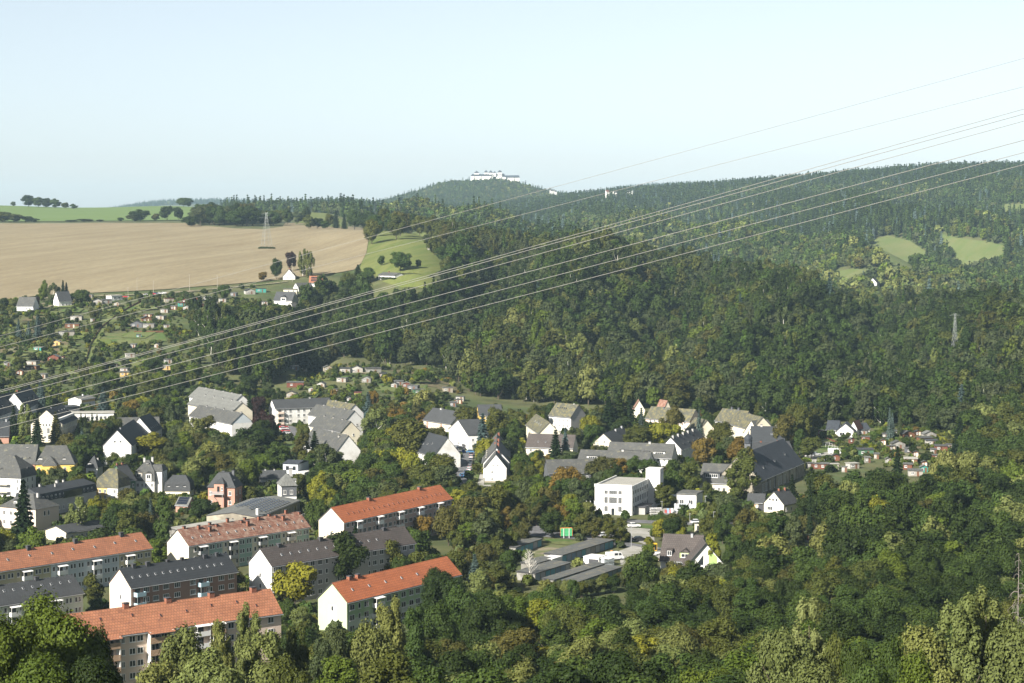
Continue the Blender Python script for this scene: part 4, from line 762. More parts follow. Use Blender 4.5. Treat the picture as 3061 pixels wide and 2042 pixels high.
s.wins('front', [.1, .82], [.9, 4.3], 1.1, 1.5); s.wins('right', [2, 6], [.9, 4.3], 1.0, 1.6); s.chimneys([(.42, .6, .2, .9), (.78, .6, .5, .9)], WM['slatewall']); s.dormer(s.L + .1 - 1.2, 3, s.h + 1.0, 1.3, 1.3, 1.4, WM['slatewall'], RM['darkgrey'], 'right')
s = gable('garage', 'small salmon outbuilding with black solar panels on its roof', (525, 1510), (561.5, 1511.5), 2.5, 6.5, 2.4, 'salmon', 'pale', cat='garage', ov=.3)
for i in range(4):
    for j in range(3):
        b = MB(); b.box(-.48, .48, -.55, .55, 0, .06); q = obj('solar_panel', b.mesh('solar_panel', SOLAR), s.o, (.75 + i * 1.0, .55 + j * 1.02, s.h + (.55 + j * 1.02) * 2.4 / 3.25 + .36)); q.rotation_euler = (math.atan2(2.4, 3.25), 0, 0)
s = hipped('villa', 'grey-roofed villa with slate-clad upper floor behind the solar roof hall', (841, 1453.5), (886.5, 1452), 8.0, 9.5, [(3.2, 4.8, 4.2)], 'white', 'pale', 'villa', HG)
s.panel(.05, s.L - .05, WM['slatewall'], 4.0); s.wins('front', [.22, .66], [1.2, 4.9], 1.1, 1.6); s.wins('right', [2, 5, 8], [1.2, 4.9], 1.0, 1.4); s.chimneys([(.75, .5, 1.6, 1.2)], WM['grey']); s.dormer(s.L + .2, 3, s.h + .4, 1.5, 1.4, 2, WM['white'], RM['pale'], 'right')
s = gable('outbuilding', 'low building with a dark corrugated roof beside the blue-grey flat house', (776, 1430), (853, 1429.5), 3.6, 7, 2.6, 'white', 'darkgrey', cat='house', group=HG); s.chimneys([(.2, .5, .6, .6), (.55, .5, .6, .6)], WM['grey']); std(s, (5, 1), w=1.0)
s = hipped('flat_roofed_house', 'pale blue-grey house with low blue metal roof and dark windows', (846, 1386), (890, 1387.5), 7.0, 12, [(.2, 6.2, 1.0)], 'bluewhite', 'slateblue', 'house', HG, .4); s.wins('front', [.3, .76], [1.2, 4.3], 1.6, 1.9, 1); box(s, 'annexe', s.L + .0 + .01, s.L + 4, -3, 5, -2, 4.0, WM['white'])
# hall with photovoltaics
s = gable('hall', 'wide low hall with rows of solar panels on its pale roof', (770.7, 1547.5), (895.7, 1497), 5.0, 18.5, 1.3, 'stone', 'pale', cat='hall', ov=.2)
for i in range(14): box(s, 'blind_bay', s.L * (i + .3) / 14, s.L * (i + .68) / 14, -.04, .02, .6, 3.9, WM['concrete'] if i % 3 else GLASS)
sl = math.atan2(1.3, 9.25)
for i in range(13):
    for j in range(8):
        if (i < 4 and j > 3) or i < 2 or s.L * .12 + i * 2.45 > s.L - 1.5: continue
        b = MB(); b.box(-.8, .8, -.48, .48, 0, .05); x = s.L * .12 + i * 2.45; y = 1.3 + j * 1.7
        if y > s.D / 2: yy = s.D - y; zz = s.h + yy * 1.3 / 9.25
        else: zz = s.h + y * 1.3 / 9.25
        q = obj('solar_panel', b.mesh('solar_panel', SOLAR), s.o, (x, y, zz + .75)); q.rotation_euler = (R(16), 0, R(8))
m = MB(); m.bar((-.02, 9, 4.2), (-.1, 9, 4.2), .35, 10); s.part('round_vent', m, DARK); box(s, 'flue', 3.0, 3.8, 1.0, 1.8, 5, 7.6, WM['white'])
s = gable('shed_hall', 'low pale flat-roofed shed tucked behind the faded tile block', (560, 1596), (735, 1567), 3.4, 14, .9, 'concrete', 'cream', cat='hall', ov=.2)
s = House('boundary_wall', 'tall concrete slab wall between the hall and the orange-roofed block', (900.5, 1538.5), (970, 1515.5), 5.0, .3, 'wall')
for i in range(10): box(s, 'slab', s.L * i / 10 + .03, s.L * (i + 1) / 10 - .03, 0, .25 + .05 * (i % 2), -1, 5 - .05 * (i % 3), WM['concrete'] if i % 2 else WM['grey'])
s = gable('outbuilding', 'low cream building with a grey-green roof behind the drooping birch', (199, 1593.5), (320, 1575), 3.0, 10.5, 1.7, 'cream', 'darkgrey', cat='house', group=HG); std(s, (7, 1), w=1.2, h=1.1)
s = hipped('cottage', 'small white house under a black pyramid roof beside the yellow house', (257, 1398.5), (291, 1399), 4.0, 7, [(4, 4, 4.8)], 'white', 'darkgrey', 'house', HG); s.wins('front', [.65], [1.4], 1.2, 1.5); s.dormer(1.4, .6, s.h + .4, 1.5, 1.3, 2, WM['white'], RM['darkgrey']); s.chimneys([(.75, .6, -2.2, .7)], WM['grey'])
# --- middle distance, western part
s = gable('apartment_house', 'tall white gabled house with a black roof beside the yellow-green tree', (392, 1331), (440, 1297), 8.5, 12, 6.4, 'white', 'black', group=HG); s.wins('left', [.42, .62], [9.6], .9, .9, 1); s.chimneys([(.15, .48, .7, .8)], LIGHTM); std(s, (6, 3))
s = gable('apartment_house', 'white gabled house with a black roof behind its taller twin', (453, 1292), (484, 1278), 7.5, 11, 6.4, 'white', 'black', group=HG); s.skylights([(.2 + .15 * i, .2) for i in range(5)])
s = gable('school', 'cream school with black roof and two rows of narrow windows', (185.4, 1268), (231, 1250), 7.6, 14.5, 6.4, 'cream', 'black', cat='school'); s.wins('front', [.06 + .098 * i for i in range(10)], [1.2, 4.9], .9, 1.9, 1); s.wins('left', [.4, .5, .6, .7], [6.6], .8, 1.1, 1); s.wins('left', [.56], [3.2], 1.2, 2.6); s.wins('left', [.45, .58], [.9], 1.2, 1.2)
m = MB(); m.box(.3, s.L - .3, 1.3, 3.0, s.h + .8, s.h + 2.5); s.part('dormer_band', m, WM['white']); s.chimneys([(.3, .5, .5, .6), (.5, .35, .5, .4), (.7, .35, .5, .4), (.85, .35, .5, .4)], LIGHTM)
for A, B, lab in (((-14, 1246), (65.5, 1217.5), 'dark-roofed villa with pointed dormers near the school'), ((78, 1219.5), (123.5, 1199), 'dark-roofed villa with white verge and triangular dormers uphill of the school')):
    s = gable('villa', lab, A, B, 6.2, 12, 7.4, 'white', 'black', cat='villa', group=HG); std(s, (6, 2)); s.dormer(s.L * .4, 1.6, s.h + 1.2, 2.4, 1.6, 2, WM['slatewall'], RM['black']); s.dormer(s.L * .72, 1.6, s.h + 1.2, 2.4, 1.6, 2, WM['white'], RM['black']); s.chimneys([(.2, .5, 1, .9)])
s = gable('cottage', 'dark-roofed brick cottage at the edge of the villa gardens', (-40, 1303), (26, 1302), 4, 10, 6, 'salmon', 'black', group=HG); s.chimneys([(.85, .5, 1.2, .8)], LIGHTM)
s = gable('bungalow', 'white and orange bungalow on the slope among blue spruces', (243, 1195), (283.5, 1189), 4.6, 8, 1.2, 'white', 'pale', group=HG, ov=.7); s.panel(.2, s.L - .2, WM['yelloworange'], 2.9); s.wins('front', [.25, .6], [.8], 1.8, 1.4); s.chimneys([(.6, .5, 1, .8)], WM['white'])
s = hipped('flat_roofed_hall', 'long white flat-roofed hall behind a row of small spruces', (212, 1236), (340, 1234), 4.0, 9, [(.2, .2, .3)], 'white', 'cream', 'hall'); std(s, (9, 1), w=1.5)
s = hipped('flat_roofed_house', 'dark flat-roofed annexe beside the school', (200, 1218), (238, 1216), 4.5, 8, [(.2, .2, .4)], 'slatewall', 'black', 'house'); std(s, (3, 1))
s = gable('long_house', 'house with broad pale grey roof behind the dark chestnut trees', (352, 1290), (478, 1287), 4.6, 13, 5.6, 'concrete', 'grey', group=HG); s.chimneys([(.72, .5, 1, 1.0)], WM['grey']); s.dormer(s.L * .55, 1.0, s.h + .8, 1.8, 1.2, 2, WM['slatewall'], RM['grey'], flat=True)
TG_ = 'parallel terrace rows with grey roofs'
for A, B, h, wm, rm, lab in (((566, 1184), (694, 1210), 7.0, 'white', 'pale', 'grey-roofed terrace row with white gable, topmost of three stepped rows'), ((562, 1206.5), (693, 1233), 7.5, 'cream', 'pale', 'grey-roofed terrace row with tall cream gable, middle of three stepped rows'), ((566, 1241), (693, 1266), 6.3, 'white', 'grey', 'grey-roofed terrace row with slate gable, lowest of three stepped rows')):
    s = gable('terrace_row', lab, A, B, h, 11, 4.6, wm, rm, cat='terrace', group=TG_); s.chimneys([(.18 + .2 * i, .5, .5, .7) for i in range(5)], WM['grey']); std(s, (10, 2)); s.wins('right', [5.5], [2.4], 1.2, 1.3)
    if wm == 'white' and h < 7:
        m = MB(); m.quad([(s.L + .03, -.2, s.h), (s.L + .03, s.D + .2, s.h), (s.L + .03, s.D / 2, s.h + 4.5)]); s.part('slate_gable', m, WM['bluewhite'])
    m = MB(); m.quad([(-.06, 2, s.h), (-1.8, 2, s.h), (-1.8, 3.2, s.h + 1.6), (-.06, 3.2, s.h + 1.6)]); s.part('porch', m, WM['white'])
s = gable('apartment_house', 'white three-storey house with dark roof and red-trimmed balconies', (823, 1221), (994, 1214), 8.4, 10, 3.8, 'white', 'darkgrey', group=HG); s.wins('front', [.17, .26, .4, .5, .62, .72, .85, .94], [.9, 3.6, 6.2], 1.3, 1.5)
for i in range(3): s.balcony(s.L * .085, .3 + 2.7 * i, 3.0, 1.4, WM['cream'], WM['pink'])
s.chimneys([(.66, .5, .8, .8)], WM['grey'])
for A, B, h, wm, rm, lab in (((930, 1219), (1036, 1238), 6.8, 'white', 'moss', 'terrace row with mossy roof, uphill end of the second set'), ((922, 1238), (1033, 1258), 7.2, 'white', 'grey', 'terrace row with slate roof and white gable, middle of the second set'), ((925, 1271), (1020, 1291), 6.6, 'cream', 'grey', 'terrace row with slate roof and cream gable, downhill end of the second set')):
    s = gable('terrace_row', lab, A, B, h, 9.5, 4.6, wm, rm, cat='terrace', group=TG_); s.chimneys([(.2 + .28 * i, .5, .5, .7) for i in range(3)], WM['grey']); std(s, (7, 2)); s.wins('right', [2.2, 6.2], [4.4], .9, 1.1, 1)
s = gable('town_house', 'steep grey-gabled house half hidden in birches', (905, 1323), (1006, 1350), 6.5, 11, 6.5, 'white', 'grey', group=HG); s.chimneys([(.55, .5, .8, .8), (.8, .4, .8, .8)], WM['grey']); std(s, (6, 2))
s = gable('long_house', 'long cream house with slate roof and reddish stair bays', (1266, 1254), (1349, 1267), 6.4, 11.5, 5.4, 'cream', 'darkgrey', group=HG); s.wins('front', [.1, .2, .36, .46, .56, .72, .82, .92], [.9, 3.8], .9, 1.5)
for x in (.14, .64): s.panel(s.L * x - .8, s.L * x + .8, WM['salmon'])
s.chimneys([(.3, .5, .6, 1.4)], WM['grey'])
s = gable('town_house', 'bright white gabled house at the head of the street', (1342, 1283), (1398, 1300), 7.0, 10, 5.5, 'white', 'darkgrey', 'across', group=HG); s.wins('front', [.3, .7], [1, 3.8], 1, 1.4); s.wins('right', [2.5, 6.5], [1, 3.8], 1, 1.4); box(s, 'garage_door', s.L * .72, s.L * .9, -.06, .02, 0, 2.2, DARK)
s = gable('town_house', 'house with a steep black roof, skylights and white verge above the street', (1214, 1338), (1298, 1362), 5.6, 12, 7.4, 'white', 'black', group=HG); s.skylights([(.45, .35), (.58, .42), (.7, .5), (.4, .6)], 1.0); s.wins('front', [.3, .6, .9], [.9, 3.4], 1.1, 1.4); s.panel(0, s.D * .62, WM['grey'], 0, 5.6, 'right'); s.wins('right', [3, 8], [1.0, 3.6], .9, 1.3); s.chimneys([(.8, .6, .8, .8)])
s = gable('end_house', 'white gable-fronted house with red chimney closing the terrace', (1449, 1399), (1514, 1399), 5.9, 15, 5.4, 'white', 'grey', 'across', group=HG); s.wins('front', [.34], [.9, 3.7], .85, 1.0); s.wins('front', [.38, .6], [6.6], .6, .8, 1); s.chimneys([(.62, .95, 1.4, .8)])
b = MB(); b.box(-.1, s.L + .1, -.06, 0, -2, .7); s.part('plinth', b, WM['stone'])
e = s
s = House('terrace_house', 'long steep-roofed terrace stretching behind the white end house', (1449, 1399), (1514, 1399), 5.9, 15, 'terrace', HG); s.P = s.P + s.Y * 15.06 - s.X * .8; s.L += 1.9; s.D = 58; s.h = 6.4; s.o.location = s.P; s.wall_gable(WM['white'], 5.9, 'across'); s.roof_gable(RM['grey'], 5.9, 'across')
s.chimneys([(.56, .22, 1.6, .8), (.56, .5, 1.6, .8), (.56, .93, 1.6, .8), (.44, .35, 1.0, .6), (.44, .7, 1.0, .6)])
for i in range(7): s.dormer(1.0, 5 + i * 8, s.h + .5, 2.2, 1.5, 2, WM['cream'], RM['pale'], 'left', True)
for i in range(10): window(s.o, (s.L, 4 + i * 5.4, 3.6), math.pi / 2, 1, 1.3); window(s.o, (0, 4 + i * 5.4, 3.6), -math.pi / 2, 1, 1.3)
s = gable('town_house', 'grey-roofed house with bright yellow gable behind the lime trees', (1431.5, 1240), (1501, 1239), 6.2, 9, 4.6, 'yellow', 'darkgrey', group=HG); std(s, (5, 2)); s.dormer(s.L * .42, 1.4, s.h + .6, 1.3, 1.2, 2, WM['white'], RM['darkgrey'])
s = gable('town_house', 'cream house with brown roof behind the pair of spruces', (1572.5, 1335), (1712, 1339), 6.0, 10, 5.0, 'cream', 'brown', group=HG); s.wins('front', [.1, .3, .5, .7, .9], [.9, 3.7], 1.1, 1.4); s.wins('right', [2.5, 6], [1, 3.8], 1, 1.4); s.skylights([(.24, .35), (.4, .35)])
s = gable('town_house', 'cream house with mossy roof and a row of glazed skylights', (1573, 1268.5), (1612, 1295.5), 7.2, 9.6, 4.8, 'cream', 'moss', group=HG); s.skylights([(.3 + .14 * i, .5) for i in range(4)], 1.0); s.wins('front', [.2, .5, .8], [1, 4], 1, 1.4); s.wins('right', [4.8], [5.6], 1, 1.2, 1)
s = gable('side_house', 'small orange-yellow gabled house abutting the mossy-roofed house', (1637, 1299), (1668, 1297), 4.5, 9, 3.4, 'yelloworange', 'darkgrey', 'across', group=HG)
s = gable('apartment_house', 'tall white house with grey roof and slate-clad gable under the wood', (1641, 1241), (1706.6, 1247), 9.0, 11, 5.6, 'white', 'moss', group=HG); s.grid('front', 5, 1.0, 2.7, 3, .9, 1.4); s.skylights([(.2 + .1 * i, .6) for i in range(5)], .6, m=DARK); s.panel(0, s.D, WM['grey'], 0, 8.9, 'right'); m = MB(); m.quad([(s.L + .03, -.1, s.h), (s.L + .03, s.D + .1, s.h), (s.L + .03, s.D / 2, s.h + 5.5)]); s.part('slate_gable', m, WM['grey']); s.chimneys([(.8, .5, .6, .6)], WM['grey'])
s = gable('town_house', 'cream gabled house with black roof and pale chimneys', (1834, 1326), (1890, 1304), 4.6, 9.5, 4.2, 'cream', 'darkgrey', group=HG); s.wins('left', [.5], [1.0], 1.2, 1.4); s.wins('left', [.55], [4.6], 1.0, 1.1); s.chimneys([(.55, .42, 1.2, .9), (.9, .45, 1.2, .9)], LIGHTM)
s = gable('long_house', 'long white house with grey roof and shed dormers', (1815, 1362), (2007.5, 1369), 5.6, 9.6, 5.2, 'white', 'grey', group=HG); std(s, (9, 2), None, (2, 2)); s.chimneys([(.62, .5, .8, 1.0)], WM['grey'])
for x, w_ in ((.28, 5.5), (.46, 2.4), (.6, 2.4), (.8, 5)): s.dormer(s.L * x, 1.1, s.h + 1.0, w_, 1.3, 2.5, WM['white'], RM['grey'], flat=True, n=4)
s = gable('long_house', 'low house with broad grey roof in front of the long white house', (1727, 1377), (1937, 1385), 4.2, 10, 4.0, 'white', 'grey', group=HG); std(s, (9, 1)); s.chimneys([(.6, .5, .8, 1)], WM['grey']); s.dormer(s.L * .2, 1.2, s.h + .8, 5, 1.2, 2, WM['white'], RM['grey'], flat=True, n=4)
s = gable('long_house', 'low grey-roofed house with a dark slate front behind the rust coloured tree', (1640, 1414), (1772, 1411), 3.8, 10, 4.6, 'slatewall', 'grey', group=HG); std(s, (7, 1)); s.dormer(s.L * .36, 1.2, s.h + .8, 5, 1.2, 2, WM['slatewall'], RM['grey'], flat=True, n=4)
s = gable('terrace_row', 'white terrace with dark roof crowded by dormers and chimneys', (2036, 1343.5), (2112, 1316), 5.8, 9.6, 4.8, 'white', 'darkgrey', cat='terrace', group=HG); s.grid('front', 8, 1.0, 2.8, 2, .9, 1.3); s.chimneys([(.06 + .19 * i, .46, 1.3, 1.0) for i in range(5)] + [(.15 + .2 * i, .62, .9, .8) for i in range(4)], WM['grey'])
for i in range(4): s.dormer(s.L * (.2 + .2 * i), 1.3, s.h + .6, 1.4, 1.3, 2, WM['grey'], RM['darkgrey'], flat=True)
s = gable('long_house', 'mossy-roofed house with two dark chimneys at the edge of the wood', (2138, 1256), (2215, 1265), 6.0, 10, 5.4, 'white', 'moss', group=HG); std(s, (6, 2)); s.chimneys([(.36, .5, 1.2, 1.0), (.62, .5, 1.2, 1.0)], WM['slatewall'])
s = gable('long_house', 'cream house with pale mossy roof and two attic windows in its gable', (2172, 1263), (2249, 1283.5), 6.6, 10.5, 5.4, 'cream', 'moss', group=HG); std(s, (6, 2)); s.wins('right', [3.6, 6.9], [6.2], .8, 1.1, 1); s.dormer(s.L * .35, 1.6, s.h + 1.0, 1.6, 1.2, 2, WM['white'], RM['moss'], flat=True)
s = gable('long_house', 'grey-green roofed house with pinkish gable left of the mossy roofs', (1930, 1249), (2062, 1259), 5.6, 10, 5.2, 'pink', 'moss', group=HG); std(s, (9, 2)); s.chimneys([(.3, .45, .8, .9)], WM['slatewall']); s.wins('right', [3.5, 6.5], [5.6], .8, 1.1, 1)
s = gable('town_house', 'small house with steep mossy roof below the pinkish gable', (2050, 1284), (2084, 1293), 4.2, 10, 5.6, 'cream', 'moss', group=HG)
s = gable('cottage', 'cottage with orange tiled roof among trees at the wood edge', (1893, 1226), (1928, 1226), 4, 8, 5, 'cream', 'faded', 'across', group=HG)
s = gable('cottage', 'cottage with a narrow orange roof beside the mossy-roofed house', (1984, 1225), (2006, 1224), 4, 8, 4.6, 'cream', 'faded', 'across', group=HG)
s = gable('town_house', 'house with steep black roof and skylights behind the slate turret', (2243, 1319), (2345, 1321), 4.8, 11, 6.2, 'white', 'black', group=HG); s.skylights([(.6 + .05 * i, .45) for i in range(4)]); s.chimneys([(.3, .5, 1, .9), (.75, .5, 1.2, 1)], WM['grey']); std(s, (6, 1))
s = gable('town_house', 'low dark slate house directly behind the slate-roofed hall', (2250, 1352), (2370, 1348), 4.2, 9, 3.6, 'concrete', 'darkgrey', group=HG); s.chimneys([(.3, .5, .8, .7), (.72, .5, .8, .7)])
s = gable('town_house', 'grey-roofed house under the trees uphill of the slate-roofed hall', (2268, 1297), (2316, 1293), 5, 10, 5.6, 'cream', 'grey', group=HG)
# --- big slate-roofed hall with turret
s = gable('slate_hall', 'big hall with steep blue slate roof and dark stone side', (2271.7, 1436), (2400.5, 1382), 5.8, 17, 9.2, 'stone', 'slateblue', cat='hall')
s.grid('front', 5, .6, 3.0, 1, 1.1, 3.4, 2); s.wins('front', [.05 + .035 * i for i in range(6)], [.8], .8, 3.2, 1); s.wins('front', [.42 + .03 * i for i in range(6)], [.8], .7, 3.2, 1)
for i in range(7): box(s, 'buttress', s.L * i / 6 - .3, s.L * i / 6 + .3, -.5, .02, -2, 5.2, WM['stone'])
for x, t in ((.22, .3), (.5, .36), (.78, .45)): s.dormer(s.L * x, s.D / 2 * t, s.h + 9.2 * t + .1, 1.4, .8, 1.6, WM['slatewall'], RM['slateblue'], flat=True)
zt_ = s.h + 9.2; x = s.L * .2; y = s.D / 2; b = MB(); b.box(-1.2, 1.2, -1.2, 1.2, -3.5, 3.4); t_ = s.part('turret', b, WM['slatewall'], None, (x, y, zt_))
prof = [(1.5, 3.41), (1.75, 3.6), (1.5, 4.0), (1.55, 4.6), (1.65, 5.4), (1.35, 6.2), (.7, 6.8), (.25, 7.3), (.12, 8.3)]; b = MB()
for i in range(len(prof) - 1):
    for k in range(8):
        a0, a1 = 6.2832 * (k + .5) / 8, 6.2832 * (k + 1.5) / 8; (r0, z0), (r1, z1) = prof[i], prof[i + 1]
        b.quad([(r0 * math.cos(a0), r0 * math.sin(a0), z0), (r0 * math.cos(a1), r0 * math.sin(a1), z0), (r1 * math.cos(a1), r1 * math.sin(a1), z1), (r1 * math.cos(a0), r1 * math.sin(a0), z1)], 0, [(0, 0), (1, 0), (1, 1), (0, 1)])
obj('onion_dome', b.mesh('onion_dome', RM['slateblue']), t_)
s = gable('hall_annexe', 'cream annexe with grey roof and a wide dormer in front of the hall', (2090, 1441), (2185, 1445), 4.4, 14, 6.4, 'cream', 'grey', cat='house', group=HG); s.wins('front', [.3, .46, .62], [1.2], 1.0, 1.5); box(s, 'arched_door', s.L * .74, s.L * .82, -.05, .02, 0, 2.4, DARK)
s.dormer(s.L * .36, 1.6, s.h + 1.5, 6.6, 1.9, 3.2, WM['slatewall'], RM['darkgrey'], flat=True, n=6)
s = gable('cottage', 'cream cottage with a gabled front and two brick chimneys', (2284, 1503), (2343, 1509), 3.4, 9.5, 4.2, 'cream', 'darkgrey', 'across', group=HG); s.wins('front', [.3, .46, .64], [4.3], .9, 1.1, 1); s.wins('front', [.3], [.9], 2.2, 1.4, 3); s.wins('right', [2, 5], [.9], 1.2, 1.3); s.chimneys([(.5, .35, 1.0, .7), (.52, .75, 1.2, .7)])
s = gable('cottage_wing', 'low cream wing with grey roof beside the gabled cottage', (2234, 1501), (2284, 1502.5), 2.9, 7, 2.6, 'cream', 'darkgrey', group=HG); box(s, 'garage_door', .8, 3.0, -.06, .02, 0, 2.1, WOODP); box(s, 'porch_opening', 4, 6.2, -.06, .02, 0, 2.2, DARK)
# --- white factory
s = House('factory', 'white flat-roofed factory with grid windows and a stair tower', (1778, 1447), (1887.7, 1451.5), 10.9, 29, 'factory'); s.wall_box(WM['white'], 10.1); L, D = s.L, s.D
b = MB(); b.box(-.15, L + .15, -.15, .25, 10.0, 11.0); b.box(-.15, .25, .25, D, 10.0, 10.7); b.box(L - .1, L + .15, .25, D, 10.0, 10.6); s.part('parapet', b, WM['white'])
b = MB(); b.quad([(.25, .25, 10.15), (L - .1, .25, 10.15), (L - .1, D, 10.15), (.25, D, 10.15)], 0, [(0, 0), (L, 0), (L, D), (0, D)]); s.part('flat_roof', b, RM['cream']); s.rise = 0; s.ridge = 'top'; s.kc(11)
for z, h_ in ((1.1, 2.1), (4.1, 2.4), (7.4, 1.5)): s.wins('front', [.31, .69], [z], 1.4, h_, 2); window(s.o, (L * .5, 0, z), 0, 3.0, h_, 4) if z > 3 else None
box(s, 'portal', L * .5 - .95, L * .5 + .95, -.25, .02, -.5, 3.2, WM['white']); box(s, 'entrance_door', L * .5 - .55, L * .5 + .55, -.3, -.25, -.3, 2.4, GLASS)
for i in range(8): 
    b = MB(); b.box(L + .001, L + .22, D * (.02 + i * .115) - .28, D * (.02 + i * .115) + .28, -2, 10); s.part('pilaster', b, WM['white'])
for i in range(7):
    for z, h_ in ((1.0, 2.2), (4.0, 2.2), (7.2, 1.6)): window(s.o, (L, D * (.078 + i * .115), z), math.pi / 2, 2.2, h_, 3)
box(s, 'stair_tower', L - 1.0, L + 4.4, D * .83, D * .83 + 5.2, -2, 14.0, WM['white']); box(s, 'tower_cap', L - 1.1, L + 4.5, D * .83 - .1, D * .83 + 5.3, 14.01, 14.3, WM['white']); window(s.o, (L + 4.4, D * .83 + 2.6, 12.0), math.pi / 2, 1.2, 1.2); 
box(s, 'loading_bay', L + .3, L + 4, 4, 14, -1, 2.6, WM['grey']); box(s, 'loading_roof', L + .25, L + 4.4, 3.6, 14.4, 2.61, 2.9, DARK)
for i in range(8): box(s, 'step', L * .5 - 1.6, L * .5 + 1.6, -.3 - .4 * (i + 1), -.3 - .4 * i, -1, -.12 * i - .1, WM['grey'])
s = hipped('office_annexe', 'small white flat-roofed building behind the stacked pipes', (2023, 1476.5), (2081.5, 1479), 5.0, 10, [(.2, .2, .35)], 'white', 'felt', 'house'); s.wins('front', [.26, .72], [1.2], 1.6, 1.8); box(s, 'canopy', -7, -.02, 3, 8, 3.4, 3.7, WM['white'])
# --- dark modern house
s = gable('modern_house', 'modern white house with steep anthracite roof and roof window', (1974, 1670), (2092, 1675), 3.0, 12, 6.6, 'white', 'brown', group=HG, ov=.7); s.chimneys([(.72, .46, 1.2, .7)], LIGHTM); s.wins('front', [.2, .5], [.5], 1.6, 1.8); s.dormer(s.L * .22, .6, s.h + .7, 1.8, 2.0, 2.5, DARK, RM['brown'], flat=True, n=2)
s.dormer(s.L * .62, .2, s.h + .4, 3.2, 1.6, 3, WM['applegreen'], RM['brown'])
s = gable('modern_house_wing', 'white and apple green glazed gable wing of the modern house', (2052, 1690), (2166, 1690), 3.0, 9, 6.6, 'white', 'brown', 'across', group=HG, ov=.6, og=.8); s.panel(s.L * .58, s.L * .8, WM['applegreen'], 0, 3); m = MB(); m.quad([(s.L * .3, -.05, 0.3), (s.L * .44, -.05, .3), (s.L * .44, -.05, 2.6), (s.L * .3, -.05, 2.6)]); m.quad([(s.L * .3, -.05, 3.1), (s.L * .44, -.05, 3.1), (s.L * .44, -.05, 6.2), (s.L * .3, -.05, 3.9)]); s.part('gable_glazing', m, GLASS); m = MB(); m.quad([(s.L * .58, -.04, 3.01), (s.L * .8, -.04, 3.01), (s.L * .8, -.04, 5.4), (s.L * .58, -.04, 8.0)]); s.part('green_gable', m, WM['applegreen'])
# --- houses on the slopes
SG_ = 'scattered houses on the slopes'
s = gable('cottage', 'grey-roofed white cottage at the foot of the ploughed field', (50, 914), (99, 914.5), 3.6, 9, 5.6, 'white', 'grey', group=SG_); s.wins('front', [.6, .8], [.9], 1.2, 1.3)
s = gable('cottage', 'white cottage with dark roof beside the tall field-edge trees', (176, 900), (214, 899), 4.2, 9, 6.2, 'white', 'darkgrey', group=SG_); s.wins('front', [.3, .6, .8], [.9], 1.4, 1.4)
s = hipped('bungalow', 'white flat bungalow by the field road', (333, 884), (366, 883), 3.4, 7, [(.2, .2, .3)], 'white', 'cream', 'house', SG_); s.wins('front', [.3, .7], [.9], 1.6, 1.4)
s = gable('cottage', 'white gabled cottage with dark red roof under the birches', (846, 826), (882, 826), 2.6, 9, 5.2, 'white', 'rust', 'across', group=SG_); s.wins('front', [.35, .65], [.8], 1.1, 1.2); s.wins('front', [.5], [3.6], 1.1, 1.2); s.chimneys([(.5, .4, 1, .8)])
s = gable('cottage', 'cottage with orange roof covered in solar panels', (924, 845), (965, 845), 3.2, 9, 4.6, 'white', 'terra', group=SG_)
for i in range(5): 
    for j in range(3): b = MB(); b.box(-.75, .75, -.5, .5, 0, .06); q = obj('solar_panel', b.mesh('solar_panel', SOLAR), s.o, (2 + 1.6 * i, 1.0 + 1.15 * j, s.h + (1.0 + 1.15 * j) * 4.6 / 4.5 + .4)); q.rotation_euler = (math.atan2(4.6, 4.5), 0, 0)
s = gable('outbuilding', 'grey-roofed outbuilding below the solar roof cottage', (892, 861), (936, 860), 2.6, 8, 3.4, 'white', 'grey', group=SG_)
s = hipped('flat_roofed_house', 'cube-shaped cream house with flat roof on the slope', (847, 865), (887, 865), 5.2, 8, [(.2, .2, .3)], 'cream', 'felt', 'house', SG_); s.wins('front', [.4, .75], [1, 3.4], 1.1, 1.2)
s = gable('cottage', 'white cottage with dark roof and a pointed front gable', (818, 897), (873, 898), 3.6, 9, 5.6, 'white', 'darkgrey', group=SG_); s.dormer(s.L * .55, -.5, 3.0, 4.2, 2.4, 4, WM['white'], RM['darkgrey']); s.wins('front', [.2, .85], [.9], 1.1, 1.3)
s = gable('summer_house', 'white A-shaped summer house on the slope', (862, 925), (878, 926), 1.2, 4, 4.6, 'white', 'grey', 'across', group=SG_)
s = gable('bungalow', 'white bungalow with shallow roof at the meadow foot', (1131, 822), (1181, 824), 3.0, 9, 1.8, 'white', 'grey', group=SG_); s.wins('front', [.3, .7], [.8], 1.6, 1.3); s.chimneys([(.35, .5, .9, .8)])
s = gable('field_hut', 'small grey hut on the mown meadow', (1277.5, 739), (1288, 739), 2.6, 3, .6, 'concrete', 'felt', group=SG_)
s = gable('far_house', 'white house with dark roof among the far valley woods', (2621, 846), (2636, 842), 5, 9, 5, 'white', 'darkgrey', group=SG_); s.wins('left', [.5], [1, 4], 1.2, 1.4)
s = gable('far_house', 'low far house with pale roof near the valley woods', (2492, 874), (2520, 872), 3.4, 8, 2.4, 'white', 'grey', group=SG_)
s = gable('garden_villa', 'white gabled villa with blue-black roof above the allotments', (2503, 1287), (2551, 1288), 3.2, 12, 3.2, 'white', 'slateblue', 'across', group=SG_, ov=.8); s.wins('front', [.3, .7], [.6], 2.4, 1.8)
s = gable('garden_villa', 'villa wing with wide blue-black roof left of the white gable', (2470, 1283), (2505, 1284), 3.0, 12, 3.6, 'white', 'slateblue', group=SG_, ov=.8)
s = gable('garden_villa', 'white house with small red roof behind the blue-black villa', (2540, 1281), (2562, 1282), 3.4, 9, 3.4, 'white', 'rust', 'across', group=SG_)
